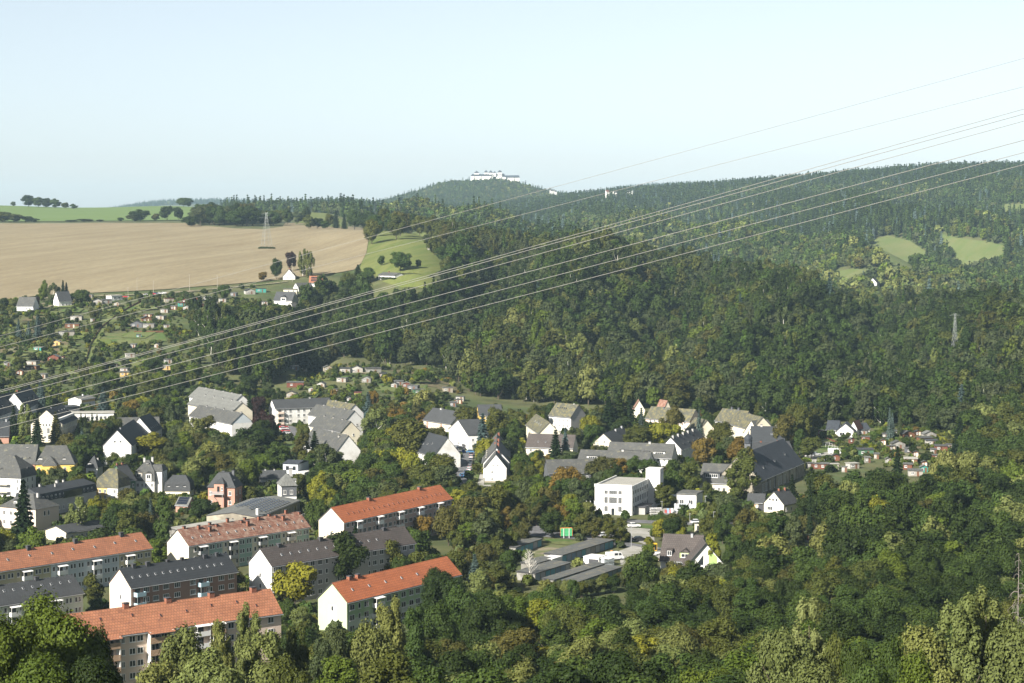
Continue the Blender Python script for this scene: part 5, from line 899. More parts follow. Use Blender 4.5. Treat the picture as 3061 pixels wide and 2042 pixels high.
s = gable('garden_villa', 'low house with dark solar roof beside the villa', (2566, 1283), (2600, 1282), 2.6, 9, 2.4, 'white', 'slateblue', group=SG_)
s = gable('tree_house', 'dark cabin on a timber deck at the wood edge', (2040, 1175), (2054, 1174), 4.5, 4, 3.0, 'slatewall', 'black', 'across', group=SG_); box(s, 'deck', -2.4, s.L + .5, -2.5, -.01, .9, 1.1, WM['grey'])
# --- castle on its hill
s0 = pt(1480, 534, 4400 * K); Zc = max(float(zt(s0.x, s0.y)) + 1, s0.z)
co_ = thing('castle', 'white castle with slate pavilion towers on the far hilltop', 'castle', (s0.x, s0.y, Zc))
def cbox(name, u0, u1, v0, v1, y0, y1, m, roof=None):
    x0, x1 = u0 - 1480, u1 - 1480; z1 = (534 - v0); z0 = -22
    b = MB(); b.box(x0, x1, y0, y1, z0, z1); return obj(name, b.mesh(name, m), co_)
def cpyr(name, u0, u1, ve, va, y0, y1, m, ridge=0):
    x0, x1, z0, z1 = u0 - 1480, u1 - 1480, 534 - ve, 534 - va; cx, cyy = (x0 + x1) / 2, (y0 + y1) / 2; b = MB(); r = ridge
    A = [(x0, y0, z0), (x1, y0, z0), (x1, y1, z0), (x0, y1, z0)]; T = [(cx - r, cyy, z1), (cx + r, cyy, z1)]
    if r == 0:
        for i in range(4): b.quad([A[i], A[(i + 1) % 4], T[0]], 0, [(0, 0), (1, 0), (.5, 1)])
    else:
        b.quad([A[0], A[1], T[1], T[0]], 0, [(0, 0), (9, 0), (9, 5), (0, 5)]); b.quad([A[2], A[3], T[0], T[1]], 0, [(0, 0), (9, 0), (9, 5), (0, 5)]); b.quad([A[1], A[2], T[1]], 0, [(0, 0), (5, 0), (2, 5)]); b.quad([A[3], A[0], T[0]], 0, [(0, 0), (5, 0), (2, 5)])
    b.quad(A[::-1]); return obj(name, b.mesh(name, m), co_)
CW = WM['white']; CR = CASTLE_SLATE
cbox('curtain_wall', 1408, 1470, 526, 546, -6, 10, CW); cpyr('wing_roof', 1407, 1471, 526, 520.5, -7, 11, CR, 27)
for u, ve, va, wd in ((1425, 516.5, 510.5, 15), (1453, 515, 508.2, 13), (1467, 515.5, 509, 13), (1494, 514.5, 508, 14)):
    cbox('tower', u - wd / 2, u + wd / 2, 519, 546, -4 + (u % 3), 10, CW); cbox('tower_storey', u - wd / 2 + 1.5, u + wd / 2 - 1.5, ve, 520, -2, 8, CW); cpyr('tower_roof', u - wd / 2, u + wd / 2, ve, va, -4, 10, CR); cpyr('tower_skirt', u - wd / 2 - 2.5, u + wd / 2 + 2.5, 523, 517.5, -6, 12, CR)
cbox('tower', 1474, 1483, 516, 546, -3, 7, CW); cpyr('tower_roof', 1473, 1484, 516.5, 512, -4, 8, CR)
cbox('wing', 1468, 1512, 528, 546, -3, 12, CW); cpyr('wing_roof', 1467, 1514, 529, 519, -4, 13, CR, 16)
cbox('stable_wing', 1508, 1552, 530, 546, 2, 12, CW); cpyr('wing_roof', 1510, 1553, 531, 524, 1, 13, CR, 20); cpyr('gable_roof', 1505, 1514, 532, 524.5, -1, 5, CW)
for i in range(8): 
    b = MB(); b.box(-.8, .8, -6.15, -5.9, 0, 2); obj('window', b.mesh('window', GLASS), co_, (1412 + i * 7.5 - 1480, 0, 2.5))
FV = 'far village houses on the ridge'
for i, (u, v, w_, rm, lab) in enumerate(((1601, 571, 13, 'rust', 'red-roofed far house on the castle hill flank'), (1650, 570.5, 12, 'grey', 'white far house right of the castle hill'), (1660, 573, 7, 'grey', 'little white far house beside a larger one'), (1815, 573, 9, 'rust', 'red-roofed far house at the stubble field'), (1838, 576, 9, 'grey', 'white far house at the stubble field'), (1878, 574, 8, 'grey', 'white far house in a row at the village'), (1893, 574.5, 7, 'grey', 'white far house in a row at the village'), (1906, 573, 8, 'darkgrey', 'dark-roofed far house ending the village row'))):
    Y = (4300 if u < 1700 else 3420) * K; p = pt(u, v, Y); W_ = w_ * Y / FPX; o = thing('far_house', lab, 'house', (p.x, p.y, p.z - 4), .3, FV); b = MB(); b.box(-W_ / 2, W_ / 2, -4, 4, -12, 4); obj('wall', b.mesh('wall', WM['white']), o)
    b = MB(); b.quad([(-W_ / 2 - .3, -4.5, 3.8), (W_ / 2 + .3, -4.5, 3.8), (W_ / 2 + .3, 0, 8), (-W_ / 2 - .3, 0, 8)], 0, [(0, 0), (W_, 0), (W_, 6), (0, 6)]); b.quad([(W_ / 2 + .3, 4.5, 3.8), (-W_ / 2 - .3, 4.5, 3.8), (-W_ / 2 - .3, 0, 8), (W_ / 2 + .3, 0, 8)], 0, [(0, 0), (W_, 0), (W_, 6), (0, 6)]); obj('roof', b.mesh('roof', RM[rm]), o)
    b = MB(); b.quad([(-W_ / 2, -4, 3.9), (-W_ / 2, 0, 7.8), (-W_ / 2, 4, 3.9)]); b.quad([(W_ / 2, 4, 3.9), (W_ / 2, 0, 7.8), (W_ / 2, -4, 3.9)]); obj('gable', b.mesh('gable', WM['white']), o)
# ---------------------------------------------------------------- streets, yards, lawns
sheet('street', 'asphalt residential street beside the white terrace', [(1350, 1450), (1362, 1415), (1382, 1365), (1354, 1357), (1360, 1344), (1426, 1350), (1416, 1362), (1411, 1418), (1390, 1450)], ASPH, .10, 6)
sheet('pavement', 'pale path along the white terrace', [(1430, 1440), (1443, 1375), (1450, 1360), (1453, 1362), (1447, 1400), (1447, 1450), (1500, 1450), (1500, 1458), (1425, 1452)], GRAV, .12, 6)
sheet('lawn', 'green strip between the street and the terrace', [(1413, 1432), (1418, 1380), (1430, 1365), (1440, 1368), (1429, 1436)], LAWN, .11, 6)
sheet('car_park', 'pale gravel car park in front of the factory', [(1775, 1585), (1890, 1578), (1953, 1583), (1957, 1618), (1930, 1629), (1880, 1613), (1785, 1606)], GRAV, .12, 6)
sheet('yard', 'pale gravel yard beside the garages', [(1850, 1648), (1892, 1632), (1978, 1648), (1975, 1668), (1905, 1694), (1855, 1690)], GRAV, .12, 6)
sheet('road', 'asphalt road curving past the garages', [(1560, 1560), (1610, 1566), (1640, 1588), (1760, 1603), (1850, 1618), (1990, 1640), (2100, 1650), (2100, 1660), (1980, 1650), (1850, 1632), (1720, 1612), (1600, 1604), (1500, 1606), (1480, 1596)], ASPH, .10, 6)
sheet('road', 'asphalt drive along the factory hedge', [(1860, 1553), (1990, 1558), (2150, 1566), (2150, 1574), (1990, 1567), (1860, 1563)], ASPH, .10, 6)
sheet('lawn', 'bright lawn with parked white car before the factory', [(1880, 1566), (1990, 1569), (2080, 1576), (2060, 1590), (1960, 1582), (1900, 1578)], LAWN, .13, 5)
sheet('garage_court', 'bare earth court between the garage rows', [(1570, 1655), (1625, 1626), (1700, 1634), (1720, 1640), (1650, 1662), (1600, 1690)], DIRT, .12, 5)
sheet('storage_yard', 'concrete yard with stacked pipes beside the factory', [(1940, 1545), (1985, 1520), (2085, 1523), (2100, 1533), (2030, 1545)], GRAV, .13, 5)
sheet('lawn', 'grass verge by the garages', [(1625, 1612), (1680, 1612), (1790, 1628), (1730, 1632), (1640, 1626)], LAWN, .13, 5)
sheet('parking', 'small asphalt parking with red and white cars', [(833, 1272), (872, 1274), (910, 1290), (902, 1312), (870, 1314)], ASPH, .12, 5)
sheet('lawn', 'lawn below the small parking', [(850, 1320), (905, 1316), (900, 1345), (860, 1345)], LAWN, .12, 5)
sheet('lawn', 'sunlit garden lawn on the allotment slope', [(293, 1027), (315, 997), (489, 997), (500, 1020), (400, 1035), (350, 1032)], LAWN, .3, 5)
sheet('lawn', 'lawn of the white cottage on the slope', [(800, 917), (850, 912), (855, 935), (820, 940)], LAWN, .3, 5)
sheet('lawn', 'green with drying frames beside the allotments', [(2445, 1345), (2455, 1310), (2490, 1330), (2520, 1352), (2470, 1370), (2400, 1385), (2385, 1365)], LAWN, .14, 5)
sheet('track', 'gravel patch with cars beside the drying green', [(2400, 1372), (2470, 1352), (2500, 1358), (2480, 1378), (2420, 1392)], GRAV, .2, 5)
sheet('lawn', 'clearing around the pylon in the right-hand wood', [(2815, 1112), (2835, 1100), (2878, 1102), (2875, 1120), (2840, 1126)], LAWN, .3, 6)
sheet('lawn', 'small clearing among the hillside trees', [(2405, 1132), (2440, 1126), (2478, 1134), (2440, 1146)], LAWN, .3, 6)
sheet('field_road', 'narrow road along the foot of the ploughed field', [(-200, 906), (300, 884), (420, 880), (560, 872), (700, 858), (860, 842), (860, 845), (700, 861), (560, 875.5), (420, 884), (300, 888), (-200, 911)], DIRT, .6, 8)
sheet('garden_path', 'grassy path climbing between hedges through the allotments', [(255, 1095), (272, 1035), (302, 984), (362, 937), (425, 903), (434, 905), (372, 941), (313, 988), (284, 1038), (268, 1096)], PAST, .35, 5)
# ---------------------------------------------------------------- cars
CARC = dict(white=(.6, .6, .6), black=(.02, .02, .022), silver=(.45, .46, .47), red=(.38, .03, .03), blue=(.06, .16, .30), grey=(.16, .165, .17), darkblue=(.03, .05, .11))
TYRE = mat('tyre_rubber', (.02, .02, .02), .9, .1, 1); RIM = mat('wheel_rim', (.4, .4, .4), .4, .1, 1, metal=.5); HEADL = mat('headlight', (.7, .7, .68), .2, .05, 1); TAIL = mat('tail_light', (.35, .02, .02), .3, .05, 1)
CM = {}
def car_meshes(col, van=False):
    k = (col, van)
    if k in CM: return CM[k]
    pm = mat('car_paint_' + col, CARC[col], .25, .03, .5, spec=.6)
    if van: L, W, prof, cab = 5.6, 2.0, [(-2.8, .35), (2.8, .35), (2.8, .95), (2.35, 1.25), (1.75, 2.4), (1.2, 2.55), (-2.75, 2.55), (-2.8, 2.4)], None
    else: L, W, prof, cab = 4.4, 1.76, [(-2.2, .3), (2.2, .3), (2.2, .65), (1.9, .85), (1.0, .98), (-1.9, 1.02), (-2.18, .9)], [(1.05, .97), (.35, 1.45), (-1.2, 1.47), (-1.95, 1.0)]
    b = MB()
    def ext(p, w0, w1=None, mi=0):
        w1 = w0 if w1 is None else w1; zm = min(z for _, z in p); k0 = len(b.v); n = len(p); zx = max(z for _, z in p)
        ws = [w0 + (w1 - w0) * ((z - zm) / (zx - zm)) for _, z in p]
        b.v += [(x, -w / 2, z) for (x, z), w in zip(p, ws)] + [(x, w / 2, z) for (x, z), w in zip(p, ws)]
        b.f.append(tuple(k0 + i for i in range(n))); b.f.append(tuple(k0 + n + n - 1 - i for i in range(n))); b.m += [mi, mi]; b.uv += [None, None]
        for i in range(n): j = (i + 1) % n; b.f.append((k0 + j, k0 + i, k0 + n + i, k0 + n + j)); b.m.append(mi); b.uv.append(None)
    ext(prof, W)
    if cab: ext([(.4, 1.46), (.3, 1.52), (-1.15, 1.53), (-1.25, 1.46)], W * .82)
    body = b.mesh('body', pm); b = MB()
    if cab: ext(cab, W * .96, W * .8); gl = b.mesh('windows', GLASS)
    else:
        b.quad([(2.36, -.85, 1.3), (2.36, .85, 1.3), (1.8, .8, 2.32), (1.8, -.8, 2.32)]); 
        for sy in (-1, 1): p = [(.9, sy * 1.01, 1.45), (1.95, sy * 1.01, 1.45), (1.6, sy * 1.01, 2.2), (.9, sy * 1.01, 2.2)]; b.quad(p if sy < 0 else p[::-1]); p = [(-.6, sy * 1.01, 1.5), (.6, sy * 1.01, 1.5), (.6, sy * 1.01, 2.2), (-.6, sy * 1.01, 2.2)]; b.quad(p if sy < 0 else p[::-1])
        gl = b.mesh('windows', GLASS)
    b = MB(); b.bar((0, -.1, 0), (0, .1, 0), .33, 12); ty = b.mesh('wheel', TYRE); b = MB(); b.bar((0, -.115, 0), (0, .115, 0), .2, 10); ri = b.mesh('rim', RIM)
    b = MB(); b.box(-.06, .03, -.22, .22, -.09, .09); hl = b.mesh('headlight', HEADL); tl = b.mesh('tail_light', TAIL)
    CM[k] = (body, gl, ty, ri, hl, tl, L, W); return CM[k]
def car(u, v, head, col, label, van=False, group=None, P=None):
    body, gl, ty, ri, hl, tl, L, W = car_meshes(col, van); P = P or at(u, v, .5)
    o = thing('van' if van else 'parked_car', label, 'van' if van else 'car', (P.x, P.y, zg(P) + .15), head, group); obj('body', body, o); obj('windows', gl, o)
    for x in (-1.35 * L / 4.4, 1.35 * L / 4.4):
        for y in (-W / 2 + .08, W / 2 - .08): q = obj('wheel', ty, o, (x, y, .33)); obj('rim', ri, q)
    for y in (-W / 2 + .3, W / 2 - .3): obj('headlight', hl, o, (L / 2 - .01, y, .72 if not van else .9)); obj('tail_light', tl, o, (-L / 2 + .04, y, .78 if not van else 1.1))
    FOOT.append([(P.x - 3, P.y - 3), (P.x + 3, P.y - 3), (P.x + 3, P.y + 3), (P.x - 3, P.y + 3)]); q = proj(Vector((P.x, P.y, zg(P) + .8))); KC.append((q[0] - 14, q[1] - 8, q[0] + 14, q[1] + 8, P.y - 4, 0)); return o
a, b_ = at(1384, 1421), at(1409, 1362); HD = math.atan2(b_.y - a.y, b_.x - a.x); CG = 'cars parked along the terrace street'
for i, (u, v, c, l) in enumerate(((1408.5, 1359.5, 'black', 'black car, last in the kerb row towards the street head'), (1408, 1367, 'silver', 'silver car behind the black one in the kerb row'), (1407.3, 1376, 'grey', 'grey car between silver cars in the kerb row'), (1406.5, 1382.5, 'silver', 'silver car in the middle of the kerb row'), (1405.5, 1389, 'black', 'black car in the middle of the kerb row'), (1404.7, 1395.5, 'grey', 'grey car next to the white one in the kerb row'), (1402, 1404.5, 'white', 'white car in the kerb row by the round lime tree'), (1394.5, 1413, 'darkblue', 'dark blue car half hidden by the corner tree'), (1382, 1422.5, 'blue', 'blue car turning out at the street mouth'))): car(u, v, HD + (.25 if i > 6 else 0), c, l, group=CG)
car(1407.5, 1351.5, .1, 'blue', 'blue car parked across the head of the street'); car(1372, 1333.5, .3, 'white', 'white car beside the white gabled house', True); car(1377, 1341, .3, 'black', 'black car beside the recycling bins'); car(1368, 1338, .3, 'silver', 'silver car by the white gabled house')
PG = 'cars on the gravel car park'
car(1894.7, 1572.5, .1, 'white', 'white estate car on the factory lawn'); car(1912, 1613, .35, 'black', 'black saloon alone on the gravel car park', group=PG); car(1807, 1602, .35, 'silver', 'silver car at the edge of the gravel car park', group=PG); car(1784, 1600, .35, 'grey', 'dark grey car under the car park trees', group=PG); car(1838, 1670, .45, 'white', 'white panel van in the garage yard', True); car(2083, 1562, .2, 'white', 'white car behind the roadside tree')
SGc = 'cars on the small parking'
for u, v, c, l in ((848, 1277, 'red', 'red car nearest the white house on the small parking'), (849, 1282.5, 'white', 'white car between the two red ones'), (853, 1289, 'red', 'red car in the middle of the small parking'), (858, 1295.5, 'white', 'white car at the lawn end of the small parking'), (842, 1300, 'grey', 'grey car under the copper beech')): car(u, v, .5, c, l, group=SGc)
FG = 'cars on the field road'
for u, v, c, l in ((438, 882, 'silver', 'silver car on the field road'), (448, 880.5, 'darkblue', 'dark blue car on the field road'), (457, 879.5, 'red', 'red car on the field road'), (467, 878.5, 'darkblue', 'navy car between a red and a white one on the field road'), (478, 877.8, 'white', 'first of two white cars at the field'), (489, 877, 'white', 'second of two white cars at the field'), (375, 888, 'red', 'red car beside the white flat bungalow')): car(u, v, .1, c, l, group=FG)
car(2494, 1355, .1, 'white', 'white van by the drying green', True); car(2417, 1363, .4, 'white', 'white car beside the slate hall'); car(2438, 1359, .4, 'silver', 'silver car beside the slate hall'); car(2480, 1368, .3, 'black', 'black car by the drying green')
# ---------------------------------------------------------------- garages, yard furniture
GG = 'garage rows by the yard'
DOORM = [mat('garage_door_%d' % i, c, .7, .1, 1) for i, c in enumerate(((.22, .26, .30), (.33, .33, .32), (.16, .22, .28), (.27, .25, .22), (.12, .28, .32)))]
for A, B, D, lab in (((1542, 1636), (1619, 1610.5), 5.8, 'row of garages with felt roof beside the road trees'), ((1679.7, 1659.5), (1833.8, 1613.5), 6.2, 'longest garage row with worn felt roof'), ((1599.7, 1714), (1705, 1681.6), 6.2, 'garage row with bluish doors beside the bare birch'), ((1655, 1733), (1808, 1684.5), 3.6, 'narrow grey-roofed garage row with open dark fronts'), ((1700, 1748), (1858, 1694.5), 5.0, 'grey-roofed garage row at the wood edge'), ((1596, 1686), (1657.6, 1668.3), 4.5, 'short garage row with a pale end')):
    s = House('garage_row', lab, A, B, 2.5, D, 'garage', GG); s.wall_box(WM['concrete'], 2.4); n = max(3, int(s.L / 3.0))
    m = MB(); m.box(-.3, s.L + .3, -.45, s.D + .2, 2.41, 2.58); r = s.part('roof', m, DARK); m = MB(); m.quad([(-.3, -.45, 2.6), (s.L + .3, -.45, 2.6), (s.L + .3, s.D + .2, 2.75), (-.3, s.D + .2, 2.75)], 0, [(0, 0), (s.L, 0), (s.L, s.D), (0, s.D)]); obj('roofing_felt', m.mesh('roofing_felt', RM['felt']), r); s.rise = .2; s.ridge = 'top'; s.kc(2.8)
    for i in range(n): m = MB(); m.box(s.L * (i + .08) / n, s.L * (i + .92) / n, -.05, .02, 0, 2.15); s.part('garage_door', m, random.choice(DOORM))
def crate(name, label, cat, A, B, h, D, wm, rm, door=None):
    s = House(name, label, A, B, h, D, cat); s.wall_box(WM[wm]); m = MB(); m.box(-.1, s.L + .1, -.1, s.D + .1, h + .003, h + .14); s.part('roof', m, MATS.get(rm) or RM[rm]); s.rise = .1; s.ridge = 'top'; s.kc(h)
    if door: m = MB(); m.box(s.L * door[0], s.L * door[1], -.05, .02, .05, h * .8); s.part('door', m, DARK)
    return s
crate('storage_tent', 'white storage box at the end of the short garage row', 'shed', (1650, 1673), (1681, 1663), 2.5, 4, 'white', 'white_render')
s = crate('carport', 'white-framed open carport between two boxes in the yard', 'carport', (1744, 1664), (1790, 1668), 2.7, 5.5, 'white', 'white_render', (.35, .97))
for i in range(5): m = MB(); m.box(s.L + .05, s.L + 3.4, .4 + i * 1.0, .6 + i * 1.0, 2.5, 2.65); s.part('roof_batten', m, WHITE)
s = crate('trailer', 'grey market trailer with dark lettering beside the van', 'trailer', (1806, 1671.5), (1836, 1667.5), 2.4, 3.5, 'bluewhite', 'white_render')
fc = bpy.data.curves.new('lettering', 'FONT'); fc.body = 'MA BEGE'; fc.size = .85; fc.align_x = 'CENTER'; fc.materials.append(DARK); q = bpy.data.objects.new('lettering', fc); me = q.to_mesh().copy(); me.materials.clear(); me.materials.append(DARK); q = obj('lettering', me, s.o); q.location = (s.L * .55, -.03, .8); q.rotation_euler = (math.pi / 2, 0, 0)
s = crate('site_container', 'white site container with one window beside the roadside wood', 'container', (2143, 1569), (2165, 1572), 2.8, 7, 'white', 'felt'); s.wins('right', [3.5], [.9], 1.0, 1.2)
crate('booth', 'small cream booth by the drive behind the roadside trees', 'booth', (2078, 1566), (2095, 1566), 3.0, 2.5, 'cream', 'felt', (.3, .7))
# billboard seen from behind
P = at(1693, 1609); o = thing('billboard', 'green billboard back with white struts and orange rim', 'billboard', P, .15); GP = mat('billboard_green', (.06, .30, .13), .6, .08, .5)
for i in range(3):
    for j in range(3): b = MB(); b.box(-1.95 + i * 1.3 + .03, -.65 + i * 1.3 - .03, -.04, .04, .75 + j * .88, 1.6 + j * .88); obj('panel', b.mesh('panel', GP), o)
for x in (-.9, .9): b = MB(); b.box(x - .08, x + .08, -.22, -.06, -.5, 3.3); obj('post', b.mesh('post', WHITE), o)
b = MB(); b.box(-2.0, 2.0, -.06, .06, 3.38, 3.55); b.box(-2.08, -1.99, -.06, .06, .7, 3.4); b.box(1.99, 2.08, -.06, .06, .7, 3.4); obj('rim', b.mesh('rim', mat('orange_rim', (.6, .2, .05), .6)), o)
P = at(1958, 1647); o = thing('phone_booth', 'yellow telephone booth by the road', 'phone booth', P, .3); YEL = mat('booth_yellow', (.72, .42, .02), .5, .05, 1)
b = MB()
for x in (-.5, .42):
    for y in (-.5, .42): b.box(x, x + .08, y, y + .08, 0, 2.2)
b.box(-.55, .55, -.55, .55, 2.2, 2.5); b.box(-.5, .5, -.5, .5, -.2, .3); obj('frame', b.mesh('frame', YEL), o); b = MB(); b.box(-.42, .42, -.46, .46, .3, 2.19); obj('glazing', b.mesh('glazing', GLASS), o)
P = at(1829, 1656); o = thing('litter_bin', 'orange litter bin on the verge by the yard', 'bin', P); b = MB(); b.bar((0, 0, 0), (0, 0, 1.2), .35, 10, .4); obj('body', b.mesh('body', mat('bin_orange', (.6, .25, .04), .6)), o); b = MB(); b.bar((0, 0, 1.2), (0, 0, 1.35), .42, 10, .3); obj('lid', b.mesh('lid', DARK), o)
for i, u in enumerate((1752, 1764, 1776)):
    P = at(u, 1546); o = thing('flagpole', 'white flagpole with furled flag by the factory, ' + ('left of three' if i == 0 else 'middle of three' if i == 1 else 'beside the entrance hedge'), 'flagpole', P, 0, 'flagpoles before the factory'); b = MB(); b.bar((0, 0, -.3), (0, 0, 6), .07, 8, .04); obj('pole', b.mesh('pole', WHITE), o); b = MB(); b.bar((.12, 0, 3.2), (.16, 0, 5.8), .16, 6, .05); obj('furled_flag', b.mesh('furled_flag', WHITE), o)
def lamp(u, v, H, lab):
    P = at(u, v); o = thing('street_lamp', lab, 'street lamp', P, random.random() * 6, 'street lamps'); b = MB(); b.bar((0, 0, -.3), (0, 0, H), .09, 8, .06); obj('post', b.mesh('post', LIGHTM), o); b = MB(); b.box(-.25, .65, -.14, .14, H, H + .16); obj('lamp_head', b.mesh('lamp_head', LIGHTM), o)
for u, v, H, lab in ((1979, 1541, 5.0, 'lamp post beside the white racks'), (2108, 1521, 4.6, 'lamp post beside the office annexe'), (2062, 1567, 3.6, 'lamp post at the hedge drive'), (2133, 1565, 4, 'lamp post near the site container'), (1365, 1392, 5, 'lamp post on the street bend'), (2149, 1371, 5, 'lamp post on the lawn by the orange tree'), (1887, 1640, 8, 'tall lamp post between car park and yard'), (1381, 1352, 5, 'lamp post at the street head'), (2185, 1300, 6, 'lamp post behind the cream mossy-roofed house')): lamp(u, v, H, lab)
PB = mat('utility_pole', (.28, .25, .21), .9, .2, 2)
for i, (u, v, H) in enumerate(((410, 888, 14), (459, 880, 10), (383, 892, 8), (567, 873, 13), (650, 866, 11), (874, 842, 14))):
    P = at(u, v); o = thing('utility_pole', ('slim pole on the field road, ' + ('tallest of the cluster', 'beside the parked cars', 'near the flat bungalow', 'standing alone before the field', 'beside the dark garden tree', 'by the dark red roof cottage')[i]), 'pole', P, 0, 'poles along the field road'); b = MB(); b.bar((0, 0, -1), (0, 0, H), .16, 6, .1); obj('shaft', b.mesh('shaft', PB), o); b = MB(); b.box(-.7, .7, -.08, .08, H - .5, H - .35); obj('crossbar', b.mesh('crossbar', PB), o)
# stacked pipes and racks
P = at(2040, 1531); o = thing('pipe_stack', 'big stack of white wrapped pipes in the storage yard', 'pipe stack', P, -.05); PIPE = mat('wrapped_pipe', (.42, .44, .46), .5, .12, 1.5)
for j in range(6):
    for i in range(5): b = MB(); b.box(-3.0 + .1 * (j % 2), 3.0 + .15 * (i % 2), -1.6 + i * .68, -1.0 + i * .68, j * .52, j * .52 + .42); obj('pipe_bundle', b.mesh('pipe_bundle', PIPE), o)
    b = MB(); b.box(-2.2, -2.0, -1.7, 1.8, j * .52 + .42, j * .52 + .515); b.box(2.0, 2.2, -1.7, 1.8, j * .52 + .42, j * .52 + .515); obj('spacer', b.mesh('spacer', WM['brown']), o)
P = at(1960, 1541); o = thing('material_rack', 'white cantilever racks beside the loading bay', 'rack', P, .15)
for j in range(5):
    for i in range(6): b = MB(); b.box(-2.1 + i * .72, -1.6 + i * .72, -.8, .8, .1 + j * .62, .25 + j * .62); obj('shelf', b.mesh('shelf', WHITE), o)
for i in range(4): b = MB(); b.box(-2.2 + i * 1.4, -2.1 + i * 1.4, -.85, -.75, 0, 3.0); obj('upright', b.mesh('upright', LIGHTM), o)
P = at(1999, 1534); o = thing('pallet_pile', 'pile of reddish and blue wrapped goods by the pipes', 'pallet', P, .1)
for i, c in enumerate(((.35, .08, .07), (.25, .35, .5), (.5, .2, .2), (.55, .6, .65))): b = MB(); b.box(-1.4 + i * .75, -.75 + i * .75, -.6, .6, 0, 1.2 + .5 * (i % 2)); obj('bundle', b.mesh('bundle', mat('goods_%d' % i, c, .7)), o)
P = at(1935, 1680); o = thing('timber_pile', 'untidy pile of boards and tarpaulins at the yard edge', 'timber pile', P, .3)
for i in range(14): b = MB(); x = random.uniform(-4, 4); y = random.uniform(-1.5, 1.5); b.box(-1.4, 1.4, -.2, .2, 0, .25); q = obj('board', b.mesh('board', random.choice([WHITE, WM['brown'], WM['grey'], WOODP])), o, (x, y, .1 + random.random() * .8), random.random() * 3)
P = at(1955, 1662); o = thing('garden_table', 'white trestle tables at the yard edge', 'table', P, .2)
for i in range(3): b = MB(); b.box(-1.5, 1.5, -.5, .5, .7, .78); q = obj('table_top', b.mesh('table_top', WHITE), o, (i * 1.2 - 1, i * 1.5 - 1, 0)); b = MB(); [obj('leg', (lambda m_: (m_.box(x, x + .06, y, y + .06, 0, .7), m_)[1])(MB()).mesh('leg', LIGHTM), q) for x in (-1.3, 1.24) for y in (-.4, .34)]
P = at(2166, 1608); o = car(2166, 1606, .4, 'white', 'bright green van half hidden by the wood', True); o.children[0].data = o.children[0].data.copy(); o.children[0].data.materials[0] = mat('lime_paint', (.28, .62, .08), .3)
for i in range(3): 
    P = at(1383 + i * 2.2, 1352); o = thing('recycling_bin', 'blue bin beside the street head, one of three', 'bin', P, .2, 'bins at the street head'); b = MB(); b.box(-.3, .3, -.35, .35, .05, 1.1); obj('body', b.mesh('body', mat('bin_blue', (.04, .1, .3), .6)), o); b = MB(); b.box(-.33, .33, -.38, .38, 1.1, 1.18); obj('lid', b.mesh('lid', mat('bin_blue', (.04, .1, .3))), o)
for i in range(7):                                              # drying frames
    P = at(2462 + i * 8, 1330 + i * 4.6); o = thing('drying_frame', 'white tubular drying frame in the row on the green', 'drying frame', P, .2, 'drying frames on the green'); b = MB(); [b.bar((x, 0, -.2), (x, 0, 1.9), .05, 6) for x in (-1.6, 1.6)]; b.bar((-1.6, 0, 1.9), (1.6, 0, 1.9), .05, 6); obj('frame', b.mesh('frame', WHITE), o)
for i in range(4):
    P = at(2437 + i * 9, 1389 - i * 1.0); o = thing('drying_frame', 'white tubular drying frame behind the brown sheds', 'drying frame', P, .2, 'drying frames behind the sheds'); b = MB(); [b.bar((x, 0, -.2), (x, 0, 1.9), .05, 6) for x in (-1.4, 1.4)]; b.bar((-1.4, 0, 1.9), (1.4, 0, 1.9), .05, 6); obj('frame', b.mesh('frame', WHITE), o)
P = at(2167, 1509); o = thing('swing', 'pale green playground swing frame', 'swing', P, .1); b = MB(); [b.bar((x * 1.2, y * .6, 0), (x * .9, 0, 2.4), .05, 6) for x in (-1, 1) for y in (-1, 1)]; b.bar((-1, 0, 2.4), (1, 0, 2.4), .05, 6); obj('frame', b.mesh('frame', BLUEP), o); b = MB(); b.box(-.25, .25, -.1, .1, .5, .55); obj('seat', b.mesh('seat', DARK), o)
def fence(lab, pts, H, m, n, name='fence'):
    Q = [at(*p) for p in pts]; o = thing(name, lab, 'fence', Q[0]); tot = sum((Q[i + 1] - Q[i]).length for i in range(len(Q) - 1)); st = tot / n
    for i in range(len(Q) - 1):
        L = (Q[i + 1] - Q[i]).length; k = max(1, int(L / st))
        for j in range(k):
            a = Q[i].lerp(Q[i + 1], j / k); c = Q[i].lerp(Q[i + 1], (j + 1) / k); a = Vector((a.x, a.y, zg(a))) - Q[0]; c = Vector((c.x, c.y, zg(c))) - Q[0]; b = MB(); b.bar(a, a + Vector((0, 0, H)), .06, 4); obj('post', b.mesh('post', m), o)
            b = MB(); d = (c - a); b.quad([a + d * .03 + Vector((0, 0, .15)), a + d * .97 + Vector((0, 0, .15)), a + d * .97 + Vector((0, 0, H - .1)), a + d * .03 + Vector((0, 0, H - .1))]); q = obj('panel', b.mesh('panel', m), o); md = q.modifiers.new('thick', 'SOLIDIFY'); md.thickness = .06
fence('dark board fence climbing along the allotment path', [(254, 1092), (270, 1035), (300, 984), (360, 937), (423, 903)], 1.5, WM['brown'], 34)
fence('rusty fence running beside the drying frames', [(2430, 1296), (2465, 1312), (2500, 1326), (2520, 1340)], 1.2, WM['red'], 22)
fence('dark fence across the allotments above the lawn', [(400, 996), (450, 995), (505, 993)], 1.3, WM['brown'], 16)
fence('white mesh fence around the grassy corner by the red-roofed block', [(455, 1662), (488, 1668), (490, 1690)], 1.2, LIGHTM, 8)
